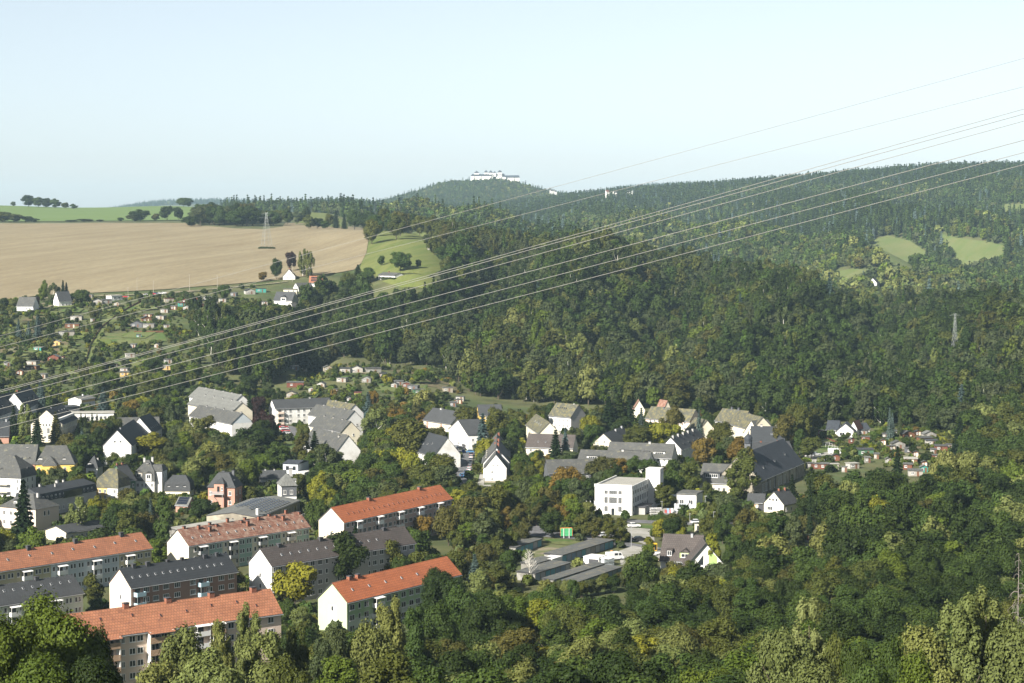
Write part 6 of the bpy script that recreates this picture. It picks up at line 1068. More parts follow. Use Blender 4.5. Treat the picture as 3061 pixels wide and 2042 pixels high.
# ---------------------------------------------------------------- garden plots on the allotment slopes
PLOT = [LAWN, PAST, DIRT, MOWN, mat('vegetable_bed', (.045, .06, .018), .95, .4, 1.5, c2=(.12, .095, .05), c2w=.6, c2scale=.5)]
def plots(zone, n, sz, off, lab):
    P = np.array(zone)
    k = 0; tries = 0
    while k < n and tries < 900:
        tries += 1; x = random.uniform(P[:, 0].min(), P[:, 0].max()); y = random.uniform(P[:, 1].min(), P[:, 1].max())
        if not inside(zone, np.array([x]), np.array([y]))[0]: continue
        a = random.uniform(-.3, .5); w_, d_ = random.uniform(.6, 1.3) * sz, random.uniform(.6, 1.3) * sz * 1.7; c, s_ = math.cos(a), math.sin(a)
        sheet('garden_plot', lab, None, random.choice(PLOT), off + .012 * k, 4, plan=[(x + c * p - s_ * q, y + s_ * p + c * q) for p, q in ((-w_, -d_), (w_, -d_), (w_, d_), (-w_, d_))], keepclear=False); k += 1
plots(uy([(0, 830), (20, 1040), (540, 1035), (620, 990), (540, 960), (480, 870), (300, 840)]), 60, 6, .28, 'small garden plot on the allotment slope')
plots(uy([(860, 840), (870, 905), (1340, 895), (1370, 850), (1300, 810)]), 26, 6, .2, 'small garden plot at the wood foot')
plots(uy([(2440, 640), (2410, 700), (2600, 745), (2860, 720), (2860, 650), (2700, 630)]), 30, 4.5, .13, 'small garden plot beyond the slate hall')
# ---------------------------------------------------------------- allotment huts
HUTS = []
def hut(u, v, wpx, wc, rc, kind, zone):
    P = at(u, v); W = max(2.2, wpx * P.y / FPX); D = min(4.5, W * .8); H = 2.3 if W < 6 else 2.6; wn = dict(white='white', cream='cream', brown='brown', red='red-brown', teal='teal', dark='dark', green='green', grey='grey', orange='orange', turq='turquoise')[wc]
    rn = dict(felt='felt', darkgrey='dark', grey='grey', rust='red', pale='pale', cream='white')[rc]; kn = dict(g='gabled', p='sloping', f='flat')[kind]
    o = thing('garden_hut', f'{wn} garden hut with {kn} {rn} roof {zone}', 'hut', (P.x, P.y, zg(P)), random.uniform(-.35, .45), 'garden huts ' + zone)
    wm = WM[dict(white='hutwhite', cream='stone', brown='brown', red='red', teal='teal', dark='slatewall', green='darkgreen', grey='concrete', orange='yelloworange', turq='teal')[wc]]
    b = MB(); b.box(-W / 2, W / 2, -D / 2, D / 2, -1.2, H)
    if kind == 'g':
        r = W * .2; b.quad([(-W / 2, -D / 2 - .001, H), (W / 2, -D / 2 - .001, H), (0, -D / 2 - .001, H + r)]); b.quad([(W / 2, D / 2, H), (-W / 2, D / 2, H), (0, D / 2, H + r)])
    obj('wall', b.mesh('wall', wm), o); b = MB(); e = .35
    if kind == 'g':
        for sx in (-1, 1):
            p = [(sx * (W / 2 + e), -D / 2 - e, H - .1), (0, -D / 2 - e, H + r + .12), (0, D / 2 + e, H + r + .12), (sx * (W / 2 + e), D / 2 + e, H - .1)]; p = p if sx > 0 else p[::-1]; b.quad(p, 0, [(0, 0), (0, 2), (4, 2), (4, 0)]); b.quad([(x, y, z - .12) for x, y, z in p[::-1]])
    else:
        dz = .35 if kind == 'p' else .02; p = [(-W / 2 - e, -D / 2 - e, H + .1), (W / 2 + e, -D / 2 - e, H + .1), (W / 2 + e, D / 2 + e, H + .1 + dz), (-W / 2 - e, D / 2 + e, H + .1 + dz)]; b.quad(p, 0, [(0, 0), (W, 0), (W, D), (0, D)]); b.quad([(x, y, z - .14) for x, y, z in p[::-1]])
        for i in range(4): j = (i + 1) % 4; b.quad([(p[i][0], p[i][1], p[i][2] - .14), (p[j][0], p[j][1], p[j][2] - .14), p[j], p[i]])
    obj('roof', b.mesh('roof', RM[rc]), o); b = MB(); b.box(W * .08, W * .08 + .85, -D / 2 - .05, -D / 2 + .02, 0, 1.95); obj('door', b.mesh('door', WM['brown'] if wc != 'brown' else WM['cream']), o); q = window(o, (-W * .22, -D / 2, .9), 0, min(1.3, W * .3), .9, 2)
    FOOT.append([(P.x - W / 2, P.y - D), (P.x + W / 2, P.y - D), (P.x + W / 2, P.y + D), (P.x - W / 2, P.y + D)]); k = W / 2 * FPX / P.y; KC.append((u - k, v - H * FPX / P.y, u + k, v - 3, P.y - 2, .3)); HUTS.append(o)
Z1, Z2, Z3 = 'on the slope below the ploughed field', 'in the gardens at the wood foot', 'in the allotments beyond the slate hall'
for r in '''230 956 34 white felt f;217 979 42 brown felt f;198 1002 46 white felt f;168 1033 26 orange cream g;116 1049 24 teal cream f;163 1079 34 red felt g;185 1078 16 brown rust f;99 1092 34 white felt f;97 1106 38 brown felt f;21 1094 17 grey pale g;505 903 28 cream rust f;544 915 22 teal rust p;493 934 22 white felt f;444 949 26 brown felt f;437 962 28 brown darkgrey g;482 954 26 white felt f;409 978 36 dark darkgrey g;446 979 34 grey pale f;498 981 16 white felt f;292 909 26 white grey g;318 907 28 grey grey p;277 962 11 white pale f;780 873 30 teal darkgrey f;746 879 30 white darkgrey g;791 911 17 white grey f;557 928 18 white cream g;590 900 26 red felt f;620 898 22 white felt p;640 910 20 grey pale f;388 1068 26 white cream f;374 1112 24 white felt f;372 1124 26 orange felt p;497 1104 24 orange cream f;502 1085 22 white felt f;399 1040 18 white felt p;345 1099 14 brown grey f;556 905 16 red rust g;520 925 18 brown felt p;268 890 20 grey felt f;350 915 16 cream felt g;600 918 18 brown darkgrey g;665 902 22 white felt f;700 885 18 dark felt p;60 1120 20 brown felt g;130 1130 22 white felt p;415 1010 14 teal felt f;470 1040 14 cream grey g'''.split(';'):
    a = r.split(); hut(float(a[0]), float(a[1]), float(a[2]), a[3], a[4], a[5], Z1)
for r in '''864 1083 17 white felt g;892 1082 30 cream felt f;880 1106 25 dark felt p;905 1105 22 white darkgrey p;980 1108 26 cream felt g;1032 1114 31 white darkgrey p;1067 1113 36 white darkgrey g;1115 1114 46 grey grey p;1024 1141 29 white felt f;1096 1142 27 grey pale g;883 1156 50 red felt p;961 1158 24 white darkgrey g;871 1187 30 cream grey g;1070 1186 19 orange rust p;1180 1159 20 grey grey g;1192 1151 26 grey felt p;1215 1158 22 red cream g;1236 1165 32 dark pale f;1338 1170 30 cream felt f;1376 1197 24 white felt f;1370 1206 22 brown felt f;1355 1215 18 dark felt p;1252 1177 34 green felt f;1043 1201 10 white pale g;933 1130 16 brown felt g;1145 1128 18 brown darkgrey p;1005 1175 16 grey felt f;930 1172 14 white felt g;1480 738 14 white felt g;1682 751 16 white felt f;1733 853 22 cream felt f;1444 799 14 white pale g'''.split(';'):
    a = r.split(); hut(float(a[0]), float(a[1]), float(a[2]), a[3], a[4], a[5], Z2 if float(a[1]) > 1000 else 'half hidden in the spur wood')
for r in '''2453 1300 17 red felt f;2518 1300 20 white darkgrey p;2580 1300 28 grey darkgrey p;2587 1319 24 red felt f;2646 1311 16 grey grey p;2711 1311 40 brown grey g;2681 1303 18 red felt p;2743 1303 18 brown darkgrey g;2764 1324 40 brown grey p;2784 1331 34 white darkgrey p;2776 1311 38 grey pale g;2812 1347 36 red grey p;2837 1344 18 white grey p;2683 1341 40 grey grey g;2664 1347 22 brown felt f;2586 1360 46 green darkgrey p;2715 1355 18 dark felt p;2806 1375 36 red felt f;2722 1386 38 brown cream p;2738 1366 15 brown grey g;2761 1411 22 turq pale g;2736 1422 42 white felt p;2714 1403 26 red felt p;2763 1396 16 brown felt g;2548 1400 32 white cream f;2420 1399 18 grey felt f;2443 1401 24 red felt f;2465 1402 25 red felt p;2492 1402 27 white cream f;2498 1377 22 red darkgrey g;2593 1383 16 grey pale p;2524 1411 16 white pale f;2414 1640 26 white felt f;2405 1618 22 cream felt p;2640 1330 16 brown felt g;2620 1372 14 cream felt p;2655 1386 16 grey felt g;2790 1358 14 white felt p;2545 1325 14 red felt g'''.split(';'):
    a = r.split(); hut(float(a[0]), float(a[1]), float(a[2]), a[3], a[4], a[5], Z3 if float(a[1]) < 1500 else 'in the roadside wood')
# ---------------------------------------------------------------- pylons and overhead cables
STEEL = mat('galvanised_steel', (.20, .215, .21), .5, .1, 1, metal=.2)
def pylon(u, v, H, w0, w1, arm, lab, rz, r=.09):
    P = at(u, v); o = thing('lattice_pylon', lab, 'pylon', P, rz, 'lattice pylons'); n = 9
    def c(i, t): sx, sy = ((-1, -1), (1, -1), (1, 1), (-1, 1))[i % 4]; hw = (w0 + (w1 - w0) * min(1, t * 1.15)) / 2; return Vector((sx * hw, sy * hw, H * t))
    for i in range(4): b = MB(); b.bar(c(i, -.01), c(i, .87), r, 4); b.bar(c(i, .87), c(i, 1), r * .8, 4); obj('leg', b.mesh('leg', STEEL), o)
    b = MB()
    for k in range(n):
        t0, t1 = 1 - (1 - k / n) ** 1.0, 1 - (1 - (k + 1) / n) ** 1.0
        for i in range(4): b.bar(c(i, t0), c(i + 1, t1), r * .5, 4); b.bar(c(i + 1, t0), c(i, t1), r * .5, 4); b.bar(c(i, t1), c(i + 1, t1), r * .5, 4)
    obj('bracing', b.mesh('bracing', STEEL), o)
    for z, a in arm:
        b = MB()
        for s_ in (-1, 1):
            for y in (-w1 / 2, w1 / 2): b.bar((s_ * w1 / 2, y, z), (s_ * a, 0, z + .2), r * .7, 4); b.bar((s_ * w1 / 2, y, z + 1.2), (s_ * a, 0, z + .2), r * .6, 4)
        obj('crossarm', b.mesh('crossarm', STEEL), o)
    return P
pylon(797, 742, 33, 8.5, 1.6, ((27.5, 7), (31, 5)), 'lattice pylon standing on a shrubby patch in the ploughed field', .5)
pylon(2853, 1108, 36, 4.5, 1.0, ((34.5, 4),), 'slim pale lattice pylon in the right-hand wood', .3, .06)
CAB = mat('aluminium_cable', (.24, .235, .22), .45, .05, 1, metal=.2)
wires = [[(0, 1004), (600, 844), (1200, 684), (1981, 470), (3061, 174.5)], [(0, 1037), (1000, 784), (1400, 682), (2000, 530), (3061, 259)], [(0, 1167), (1000, 901), (1400, 790), (2000, 623), (2619, 450), (3061, 326)], [(0, 1172), (1000, 906), (1400, 797), (2000, 633), (2663, 450), (3061, 341)],
  [(0, 1188), (1000, 925), (1400, 816), (2000, 654), (2200, 598), (3061, 362)], [(0, 1222), (1000, 965), (1400, 859), (2000, 701), (2200, 649), (3061, 419)], [(0, 1252), (1000, 996), (1400, 892), (2000, 735), (2200, 683), (3061, 456)], [(0, 1280), (1000, 1029), (1400, 926), (2000, 769), (2200, 719), (3061, 492)]]
wl = ['topmost single overhead cable, well above the rest', 'second overhead cable from the top, well above the bunch', 'upper cable of the close pair heading the bunch', 'lower cable of the close pair heading the bunch', 'overhead cable just under the close pair', 'overhead cable third from the bottom', 'overhead cable second from the bottom', 'lowest overhead cable of the line']
for k, wp in enumerate(wires):
    us = np.array([p[0] for p in wp]); vs = np.array([p[1] for p in wp]); cf = np.polyfit(us, vs, 2 if k < 2 else 3); pts = []
    for u in np.linspace(-260, 3330, 60):
        Y = (112 - 36 * (u / 3061) - (8 if k in (3, 5) else 0) + (10 if k < 2 else 0)) * K; pts.append(pt(u, float(np.polyval(cf, u)), Y))
    b = MB(); r = .013 if k < 2 else .016
    for i in range(len(pts) - 1): b.bar(pts[i] - pts[0], pts[i + 1] - pts[0], r, 5)
    o = obj('overhead_cable', b.mesh('overhead_cable', CAB), None, pts[0]); tag(o, wl[k], 'cable', 'overhead power cables')
# ---------------------------------------------------------------- planting: named trees first
def ht(u, vt, H, wpx, kind, tint, lab=None, grp=None, ymin=330):
    P = at(u, vt, H, ymin * K); W = wpx * P.y / FPX; tree(kind, P, H, W, tint, lab, grp)
def near_where(u): return ('beside the pale mint block' if u < 380 else 'before the stepped red-tiled block' if u < 830 else 'before the lime green block' if u < 1290 else 'past the lime green block' if u < 1560 else 'below the garage rows' if u < 1950 else 'below the modern house' if u < 2250 else 'below the gabled cream cottage' if u < 2480 else 'below the allotments' if u < 2850 else 'around the dead spruce')
def ft(u, vt, Yt, wpx, kind, tint, lab=None, grp='trees of the foreground wood'):
    P = pt(u, vt, Yt * K); z = zg(P); H = max(8, P.z - z); tree(kind, P, H, wpx * P.y / FPX, tint, lab, grp)
GT = 'trees among the town houses'
for r in '''69 1440 22 93 spruce sp tall dark spruce beside the pinkish villa
231 1490 13 72 birch bir drooping birch before the low cream building
288 1482 9 62 round yg yellow-green round tree behind the drooping birch
350 1489 9 66 round lg bright green tree in front of the yellow and white house
390 1530 10 75 round ol olive tree above the red-roofed block
450 1490 15 36 spruce blue blue spruce beside the low garages of the old town
490 1477 18 70 oval gr tall green tree above the end of the red-roofed block
605 1489 8.5 78 round dk dark round tree beside the salmon villa
297 1579 6 74 bush dk
534 1638 6.5 66 round ol olive tree before the white gable of the faded block
567 1692 12 142 round ol big olive tree before the black-roofed brown block
277 1707 10 70 oval ol olive tree at the gable of the pale mint block
294 1780 7 70 round gr green tree between two foreground blocks
1021 1593 17 150 round dk big dark tree before the brown-grey roof
880 1664 15 128 round yg yellow-green tree before the tall white gable
1129 1521 9 72 oval dk dark yew at the orange-roofed rose block
1080 1500 12 78 birch bir drooping birch before the orange roof
1063 1573 13 60 spruce sp dark spruce rising behind the big dark tree
1160 1614 13 95 round ol olive tree at the end of the brown-grey roof
1253 1642 10 74 round ol
1239 1570 12 110 round gr
1267 1538 9 60 round org
1340 1504 14 92 round br
1412 1476 14 110 round br
1481 1445 13 100 round ol
1419 1659 11 66 spruce blue blue spruce before the roadside trees
1426 1480 8 26 spruce blue little blue spruce in the roadside trees
1322 1690 17 130 near dk big dark oak hiding the end of the lime green block
76 1212 16 60 birch bir drooping birch beside the school
40 1215 15 40 spruce sp
110 1236 15 50 spruce sp
166 1233 14 46 spruce br scruffy brownish spruce before the school
242 1236 11 22 spruce dk
255 1240 11 22 spruce dk
275 1236 12 24 spruce dk
290 1240 11 22 spruce dk
308 1160 15 52 spruce blue big blue spruce beside the orange bungalow
125 1158 14 34 spruce blue blue spruce above the dark-roofed villas
120 1140 14 40 spruce blue
297 1257 13 62 round br dark chestnut tree below the white flat hall
340 1243 13 62 round ol chestnut tree beside the broad grey roof
245 1281 15 34 spruce blue
263 1302 14 30 spruce sp
230 1285 12 40 spruce sp
446 1293 12 132 round yg wide yellow-green tree beside the tall white gable
518 1212 16 70 birch gg drooping willow-like tree below the terrace rows
577 1254 15 95 birch bir
550 1337 11 82 round ol
620 1240 14 70 oval br
653 1316 12 115 willow gg pale greyish willow above the salmon villa
760 1274 18 150 round dk big dark green tree in front of the terrace rows
771 1178 15 60 round cop copper beech between terrace and white house
790 1231 14 74 round cop purple copper beech by the small parking
745 1180 17 40 spruce sp
820 1165 16 40 spruce dk
1101 1174 14 46 spruce blue blue spruce in the gardens behind the terraces
1115 1165 11 40 round org
1179 1204 14 66 round br dark round chestnut beside the willow
1267 1180 12 95 willow wil straw-coloured weeping willow above the slate-roofed house
1122 1221 18 92 birch bir tall drooping birch beside the second terraces
1222 1252 19 130 round ol great olive tree among the yellow ones
1150 1335 14 110 round yg yellow-green tree in the middle of the town park
1205 1340 14 110 round yg yellow-green tree below the great olive tree
1100 1345 14 80 round gr
973 1328 15 100 birch gg pale drooping birch above the grey villa
940 1290 14 50 spruce dk
905 1295 14 60 oval br
1011 1373 14 115 round gr
1060 1400 13 100 round lg
1090 1428 13 110 round gr
1000 1420 12 90 birch bir
1319 1363 13 100 round ol
1255 1390 12 90 round ol
1180 1420 12 90 round br
1395 1210 17 82 round ol tall lime tree beside the blue spruce
1443 1238 18 58 spruce blue big blue spruce standing over the street
1481 1214 17 74 round ol tall lime tree behind the terrace
1433 1342 5.5 30 round wil small yellow tree on the street lawn
1422 1383 5 26 round ol small clipped tree on the street lawn
1440 1340 6 26 bush gr
1696 1387 15 106 round org rust-coloured tree before the low grey roofs
1588 1421 13 96 round gr bright tree beside the rust-coloured one
1640 1450 12 70 round br
1606 1352 11 52 oval yg cone-shaped golden conifer below the brown-roofed house
1661 1287 15 56 spruce sp dark spruce of the pair before the brown roof
1690 1283 15 40 spruce blue bluish spruce of the pair before the brown roof
1690 1342 7 80 round gg
1765 1238 13 66 round yg yellowing tree beside the tall white house
1775 1266 13 74 round gr
1790 1275 11 50 round gg
1820 1188 20 70 spruce sp dark spruce in the clump behind the cream gable
1850 1180 21 70 spruce dk tall spruce in the middle of the clump
1880 1185 20 66 spruce sp broad spruce ending the clump
1917 1221 14 34 spruce blue blue spruce beside the spruce clump
1903 1269 12 88 round ol
1972 1259 13 84 round yg
1796 1356 12 92 round br
1851 1363 9 62 round org
1893 1363 9 64 round gr
1938 1370 9 58 round gr
2011 1214 17 78 round br dark chestnut behind the dormered terrace
2090 1225 15 26 spruce blue slim blue spruce behind the mossy roofs
2156 1262 14 88 round ol dense tree below the cream mossy-roofed house
2107 1304 14 80 round org orange-tinged tree beside the dormered terrace
2211 1307 13 80 round org
2218 1338 20 106 oval ol towering tree in front of the slate-roofed hall
2240 1330 18 60 oval br
2062 1373 14 82 oval ol tall tree beside the factory tower
2346 1238 17 72 round br
2391 1280 13 44 oval gr
2425 1300 11 70 round ol
2368 1420 10 40 spruce sp
2014 1537 8.5 100 round ol
1985 1548 8 70 round yg
2121 1539 9 66 round ol
2128 1594 12.4 56 oval yg yellow-tipped tree in front of the modern house
2228 1511 12 80 round br
2160 1545 9 60 round gr
2683 1338 18 54 spruce sp dark spruce rising beside the allotments
2422 1438 20 24 column sp slender dark column spruce in the right-hand wood
2820 1370 15 104 willow wil pale weeping willow beside the allotments
2698 1464 14 104 oval pale pale silvery tree in the right-hand wood
2660 1220 16 26 spruce blue
2668 1235 13 24 spruce blue
2690 1230 13 24 spruce gg
2930 1300 18 130 round dk big dark tree right of the allotments
2870 1250 17 60 spruce sp
130 835 16 34 oval lg tall bright tree at the field-edge cottage
160 850 14 50 birch gg
188 838 13 22 spruce sp
198 845 11 20 spruce sp
245 862 11 56 round gr
112 885 7 16 round cop small purple tree beside the grey-roofed cottage
55 955 13 26 spruce blue
85 962 12 24 spruce blue
112 940 14 34 spruce blue
150 940 14 36 spruce dk
825 770 17 40 round dk
868 750 16 36 round cop
905 748 20 36 birch bir tall thin birch of the pair by the field
925 752 20 36 birch bir second tall thin birch by the field
786 810 8 26 round org
1197 748 16 66 round gr lone tree on the mown meadow
670 850 11 44 round gr
740 905 14 80 round lg
640 905 9 30 round ol
1040 815 11 50 round ol
1070 792 12 40 spruce dk
1100 800 12 50 round gr'''.split('\n'):
    a = r.split(); ht(float(a[0]), float(a[1]), float(a[2]), float(a[3]), a[4], a[5], ' '.join(a[6:]) or f'{CNAME[a[5]]} {KW[a[4]]} among the town houses', GT)
for i, (u, v, t) in enumerate(((1519, 1513, 'org'), (1556, 1502, 'br'), (1604, 1499, 'br'), (1651, 1515, 'ol'), (1682, 1501, 'br'), (1741, 1532, 'ol'), (1782, 1546, 'br'), (1820, 1546, 'ol'), (1855, 1546, 'ol'))): ht(u, v, 8.6, 56, 'oval', t, f'{CNAME[t]} avenue tree on the road past the garages', 'avenue trees on the garage road')
ht(1869, 1527, 3.6, 27, 'bush', 'gr', 'clipped round bush at the factory corner'); ht(1790, 1520, 5, 30, 'bush', 'dk', 'dark bush beside the flagpoles'); ht(1730, 1490, 6.5, 44, 'round', 'gg', 'grey-green pine beside the flagpoles')
for u in range(1630, 1990, 22):
    t = random.choice(['gr', 'ol', 'gg', 'bir', 'br', 'dk']); ht(u + random.uniform(-6, 6), np.interp(u, [1630, 1760, 1860, 1990], [1738, 1728, 1712, 1702]) + random.uniform(-8, 6), random.uniform(4.5, 6.5), random.uniform(40, 62), 'round', t, f'{CNAME[t]} scrubby tree below the garage rows', 'scrub below the garages')
for u, v, H, wp, t in ((2195, 1590, 9, 60, 'gr'), (2215, 1555, 10, 70, 'ol'), (2240, 1610, 10, 70, 'dk'), (2185, 1640, 8, 60, 'gr'), (2225, 1660, 9, 70, 'ol'), (2270, 1560, 10, 80, 'gr'), (2300, 1590, 11, 80, 'ol'), (2330, 1550, 10, 70, 'gr'), (2380, 1540, 12, 70, 'gg'), (1960, 1690, 6, 50, 'gr'), (2030, 1690, 6, 60, 'dk'), (2090, 1690, 6, 56, 'gr'), (2150, 1680, 7, 60, 'ol'), (1450, 1620, 9, 60, 'br'), (1490, 1600, 9, 60, 'ol'), (1520, 1640, 9, 60, 'gr'), (1470, 1560, 10, 70, 'br'), (1530, 1580, 8, 50, 'ol'), (1560, 1550, 9, 60, 'br'), (1200, 1660, 9, 70, 'gr'), (1290, 1660, 9, 80, 'dk'), (1380, 1640, 10, 80, 'br')): ht(u, v, H, wp, 'round', t, f'{CNAME[t]} broadleaf tree around the road and garages', 'trees around the road and garages')
# hedgerow trees on the hill
HR = 'hedgerow trees around the fields'
def hrow(lst, kind='round'):
    for u, vb, H, wpx, t in lst:
        P = at(u, vb, 0, 700 * K); tree(kind, P, H, wpx * P.y / FPX, t, f'{CNAME[t]} hedgerow tree at the field edge', HR)
hrow([(40 + 0, 617, 8, 16, 'gg'), (85, 620, 19, 42, 'dk'), (115, 621, 17, 40, 'gr'), (140, 622, 16, 36, 'dk'), (165, 623, 15, 36, 'gr'), (195, 624, 10, 26, 'ol'), (220, 625, 8, 26, 'gr')])
for u, Yt, H, wpx, t in [(10, 1735, 13, 60, 'ol'), (45, 1735, 11, 50, 'gg'), (80, 1738, 8, 50, 'dk'), (105, 1738, 5, 30, 'gr'), (215, 1738, 3, 40, 'gg'), (255, 1740, 4, 50, 'gg'), (300, 1740, 3, 26, 'gg'), (362, 1745, 5, 20, 'gr'), (420, 1745, 14, 70, 'dk'), (405, 1742, 9, 50, 'gg'), (468, 1748, 9, 30, 'br'), (500, 1752, 19, 46, 'dk'), (535, 1752, 18, 32, 'dk'), (550, 2350, 16, 40, 'gr'), (566, 2350, 15, 26, 'gr')]:
    X = (u - UC) / FPX * Yt * K; tree('round', Vector((X, Yt * K, 0)), H, wpx * Yt * K / FPX, t, f'{CNAME[t]} hedgerow tree at the field edge', HR)
for k in range(52):
    u = random.uniform(566, 838); Yt = random.uniform(1600, 1725); H = random.uniform(15, 25) * (1 - .3 * (abs(u - 690) > 90)); t = random.choice(['ol', 'gr', 'dk', 'ol', 'br', 'gg']); X = (u - UC) / FPX * Yt * K; tree('round', Vector((X, Yt * K, 0)), H, random.uniform(46, 70) * Yt * K / FPX, t, f'{CNAME[t]} tree in the copse behind the pylon', 'copse behind the pylon')
for u, Yt, H, wpx, t in [(925, 1540, 15, 42, 'ol'), (950, 1545, 12, 40, 'dk'), (970, 1545, 9, 36, 'gr'), (860, 1650, 18, 36, 'gr'), (890, 1700, 15, 34, 'gg'), (915, 1720, 20, 34, 'dk'), (985, 1620, 16, 34, 'ol'), (1005, 1600, 20, 26, 'sp'), (1030, 1580, 16, 22, 'sp'), (1060, 1560, 23, 50, 'gr'), (1095, 1545, 22, 54, 'dk'), (1120, 1530, 18, 50, 'gr'), (1112, 1290, 22, 56, 'ol'), (1125, 1340, 20, 50, 'gr'), (1185, 1300, 24, 60, 'ol'), (1198, 1330, 25, 56, 'br'), (1170, 1370, 20, 50, 'gr'), (1290, 1350, 22, 60, 'ol'), (1320, 1330, 22, 60, 'ol'), (1345, 1300, 20, 60, 'br'), (1375, 1280, 20, 60, 'gr'), (1400, 1310, 20, 60, 'dk'), (1330, 1250, 16, 50, 'br'), (1355, 1230, 16, 50, 'gg'), (1300, 1190, 15, 46, 'ol'), (1322, 1160, 14, 44, 'gr'), (1335, 1120, 13, 44, 'ol'), (1230, 1420, 20, 56, 'gr'), (1255, 1400, 20, 50, 'ol'), (1150, 1400, 22, 50, 'ol'), (1275, 1250, 9, 24, 'gg'), (1140, 1140, 8, 26, 'gr'), (1250, 1110, 7, 20, 'dk')]:
    X = (u - UC) / FPX * Yt * K; tree('spruce' if t == 'sp' else 'round', Vector((X, Yt * K, 0)), H, wpx * Yt * K / FPX, t, f'{CNAME[t]} {"spruce" if t == "sp" else "tree"} between field and meadow', 'trees between field and meadow')
for i in range(5): P = at(780 + i * 9, 745); tree('bush', P, 2.2, 5, 'gg', 'low shrub at the foot of the field pylon', 'shrubs under the pylon')
for i in range(26):
    u = random.uniform(-20, 840); v = np.interp(u, [-20, 300, 500, 700, 840], [912, 893, 884, 866, 850]) + random.uniform(0, 8); P = at(u, v); tree('bush', P, random.uniform(2, 4.5), random.uniform(3, 7), random.choice(['gr', 'ol', 'gg', 'dk']), 'bush along the road below the ploughed field', 'bushes along the field road')
# ---------------------------------------------------------------- foreground wood
for r in '''165 1785 172 340 hero lg
50 1835 165 300 hero lg
300 1890 175 130 near dk
240 1960 150 240 hero dk
110 1950 150 300 hero lg
560 1885 215 190 near bir
665 1838 226 130 nearpoplar bir
745 1800 232 150 nearpoplar bir
480 1955 200 230 near bir
625 1935 195 230 near bir
790 1885 220 190 nearoval bir
885 1850 238 120 nearoval ol
960 1880 235 110 nearoval gg
860 1950 200 170 near ol
1020 1860 262 110 near gg
1160 1775 252 170 nearpoplar bir
1110 1850 240 160 near bir
1240 1790 262 130 nearoval gr
1335 1705 345 170 near dk
1395 1742 330 160 near gr
1455 1760 322 160 near dk
1290 1790 300 150 near gr
2420 1790 215 180 nearpoplar pale
2345 1850 205 190 near bir
2500 1875 208 130 near ol
2560 1890 200 130 near gr
2650 1890 200 130 near gr
2715 1865 212 120 near yg
2790 1850 204 220 near bir
2860 1765 203 240 nearpoplar bir
2945 1752 207 230 nearpoplar bir
3035 1840 190 230 near bir
2600 1960 180 180 near gr
2740 1960 180 190 near lg
2460 1960 185 210 near bir'''.split('\n'):
    a = r.split(); ft(float(a[0]), float(a[1]), float(a[2]), float(a[3]), a[4], a[5], f'{CNAME[a[5]]} {KW[a[4]]} on the slope {near_where(float(a[0]))}')
TOPU = [0, 60, 150, 280, 330, 400, 430, 560, 650, 770, 850, 960, 1040, 1110, 1220, 1290, 1330, 1400, 1450, 1500, 1550, 1640, 1740, 1850, 1900, 1960, 2030, 2100, 2180, 2250, 2330, 2400, 2500, 3061]
TOPV = [1830, 1850, 1810, 1860, 1930, 2010, 1980, 1890, 1850, 1820, 1865, 1880, 1860, 1800, 1790, 1770, 1715, 1745, 1750, 1755, 1752, 1745, 1745, 1735, 1725, 1718, 1705, 1710, 1700, 1660, 1560, 1520, 1500, 1490]
def keepclear(u, v, W, H, Y):
    du = W / 2 * FPX / Y; dv = H * FPX / Y
    for a, b, c, d, yb, fr in KC:
        if yb > Y - 2 and u + du * .8 > a and u - du * .8 < c and v < d - (d - b) * fr and v + dv > b: return False
    return True
def footfree(x, y, r):
    for f in FOOT:
        if min(p[0] for p in f) - r < x < max(p[0] for p in f) + r and min(p[1] for p in f) - r < y < max(p[1] for p in f) + r: return False
    return True
SB = [(min(p[0] for p in s), max(p[0] for p in s), min(p[1] for p in s), max(p[1] for p in s), s) for s in SHEETS]
def sheetfree(x, y):
    for a, b, c, d, s in SB:
        if a < x < b and c < y < d and bool(inside(s, np.array([x]), np.array([y]))[0]): return False
    return True
def spacing(x, y, r): return all((x - a) ** 2 + (y - b) ** 2 > (max(r, q) * .95) ** 2 for a, b, q in TREES)
AR = uy([(2440, 640), (2400, 715), (2600, 770), (2880, 745), (2900, 640), (2700, 620)])
X, Y = jitter_grid(-95, 330, 205 * K, 745 * K, 9.6); CAND = []
o_ = np.argsort(Y)
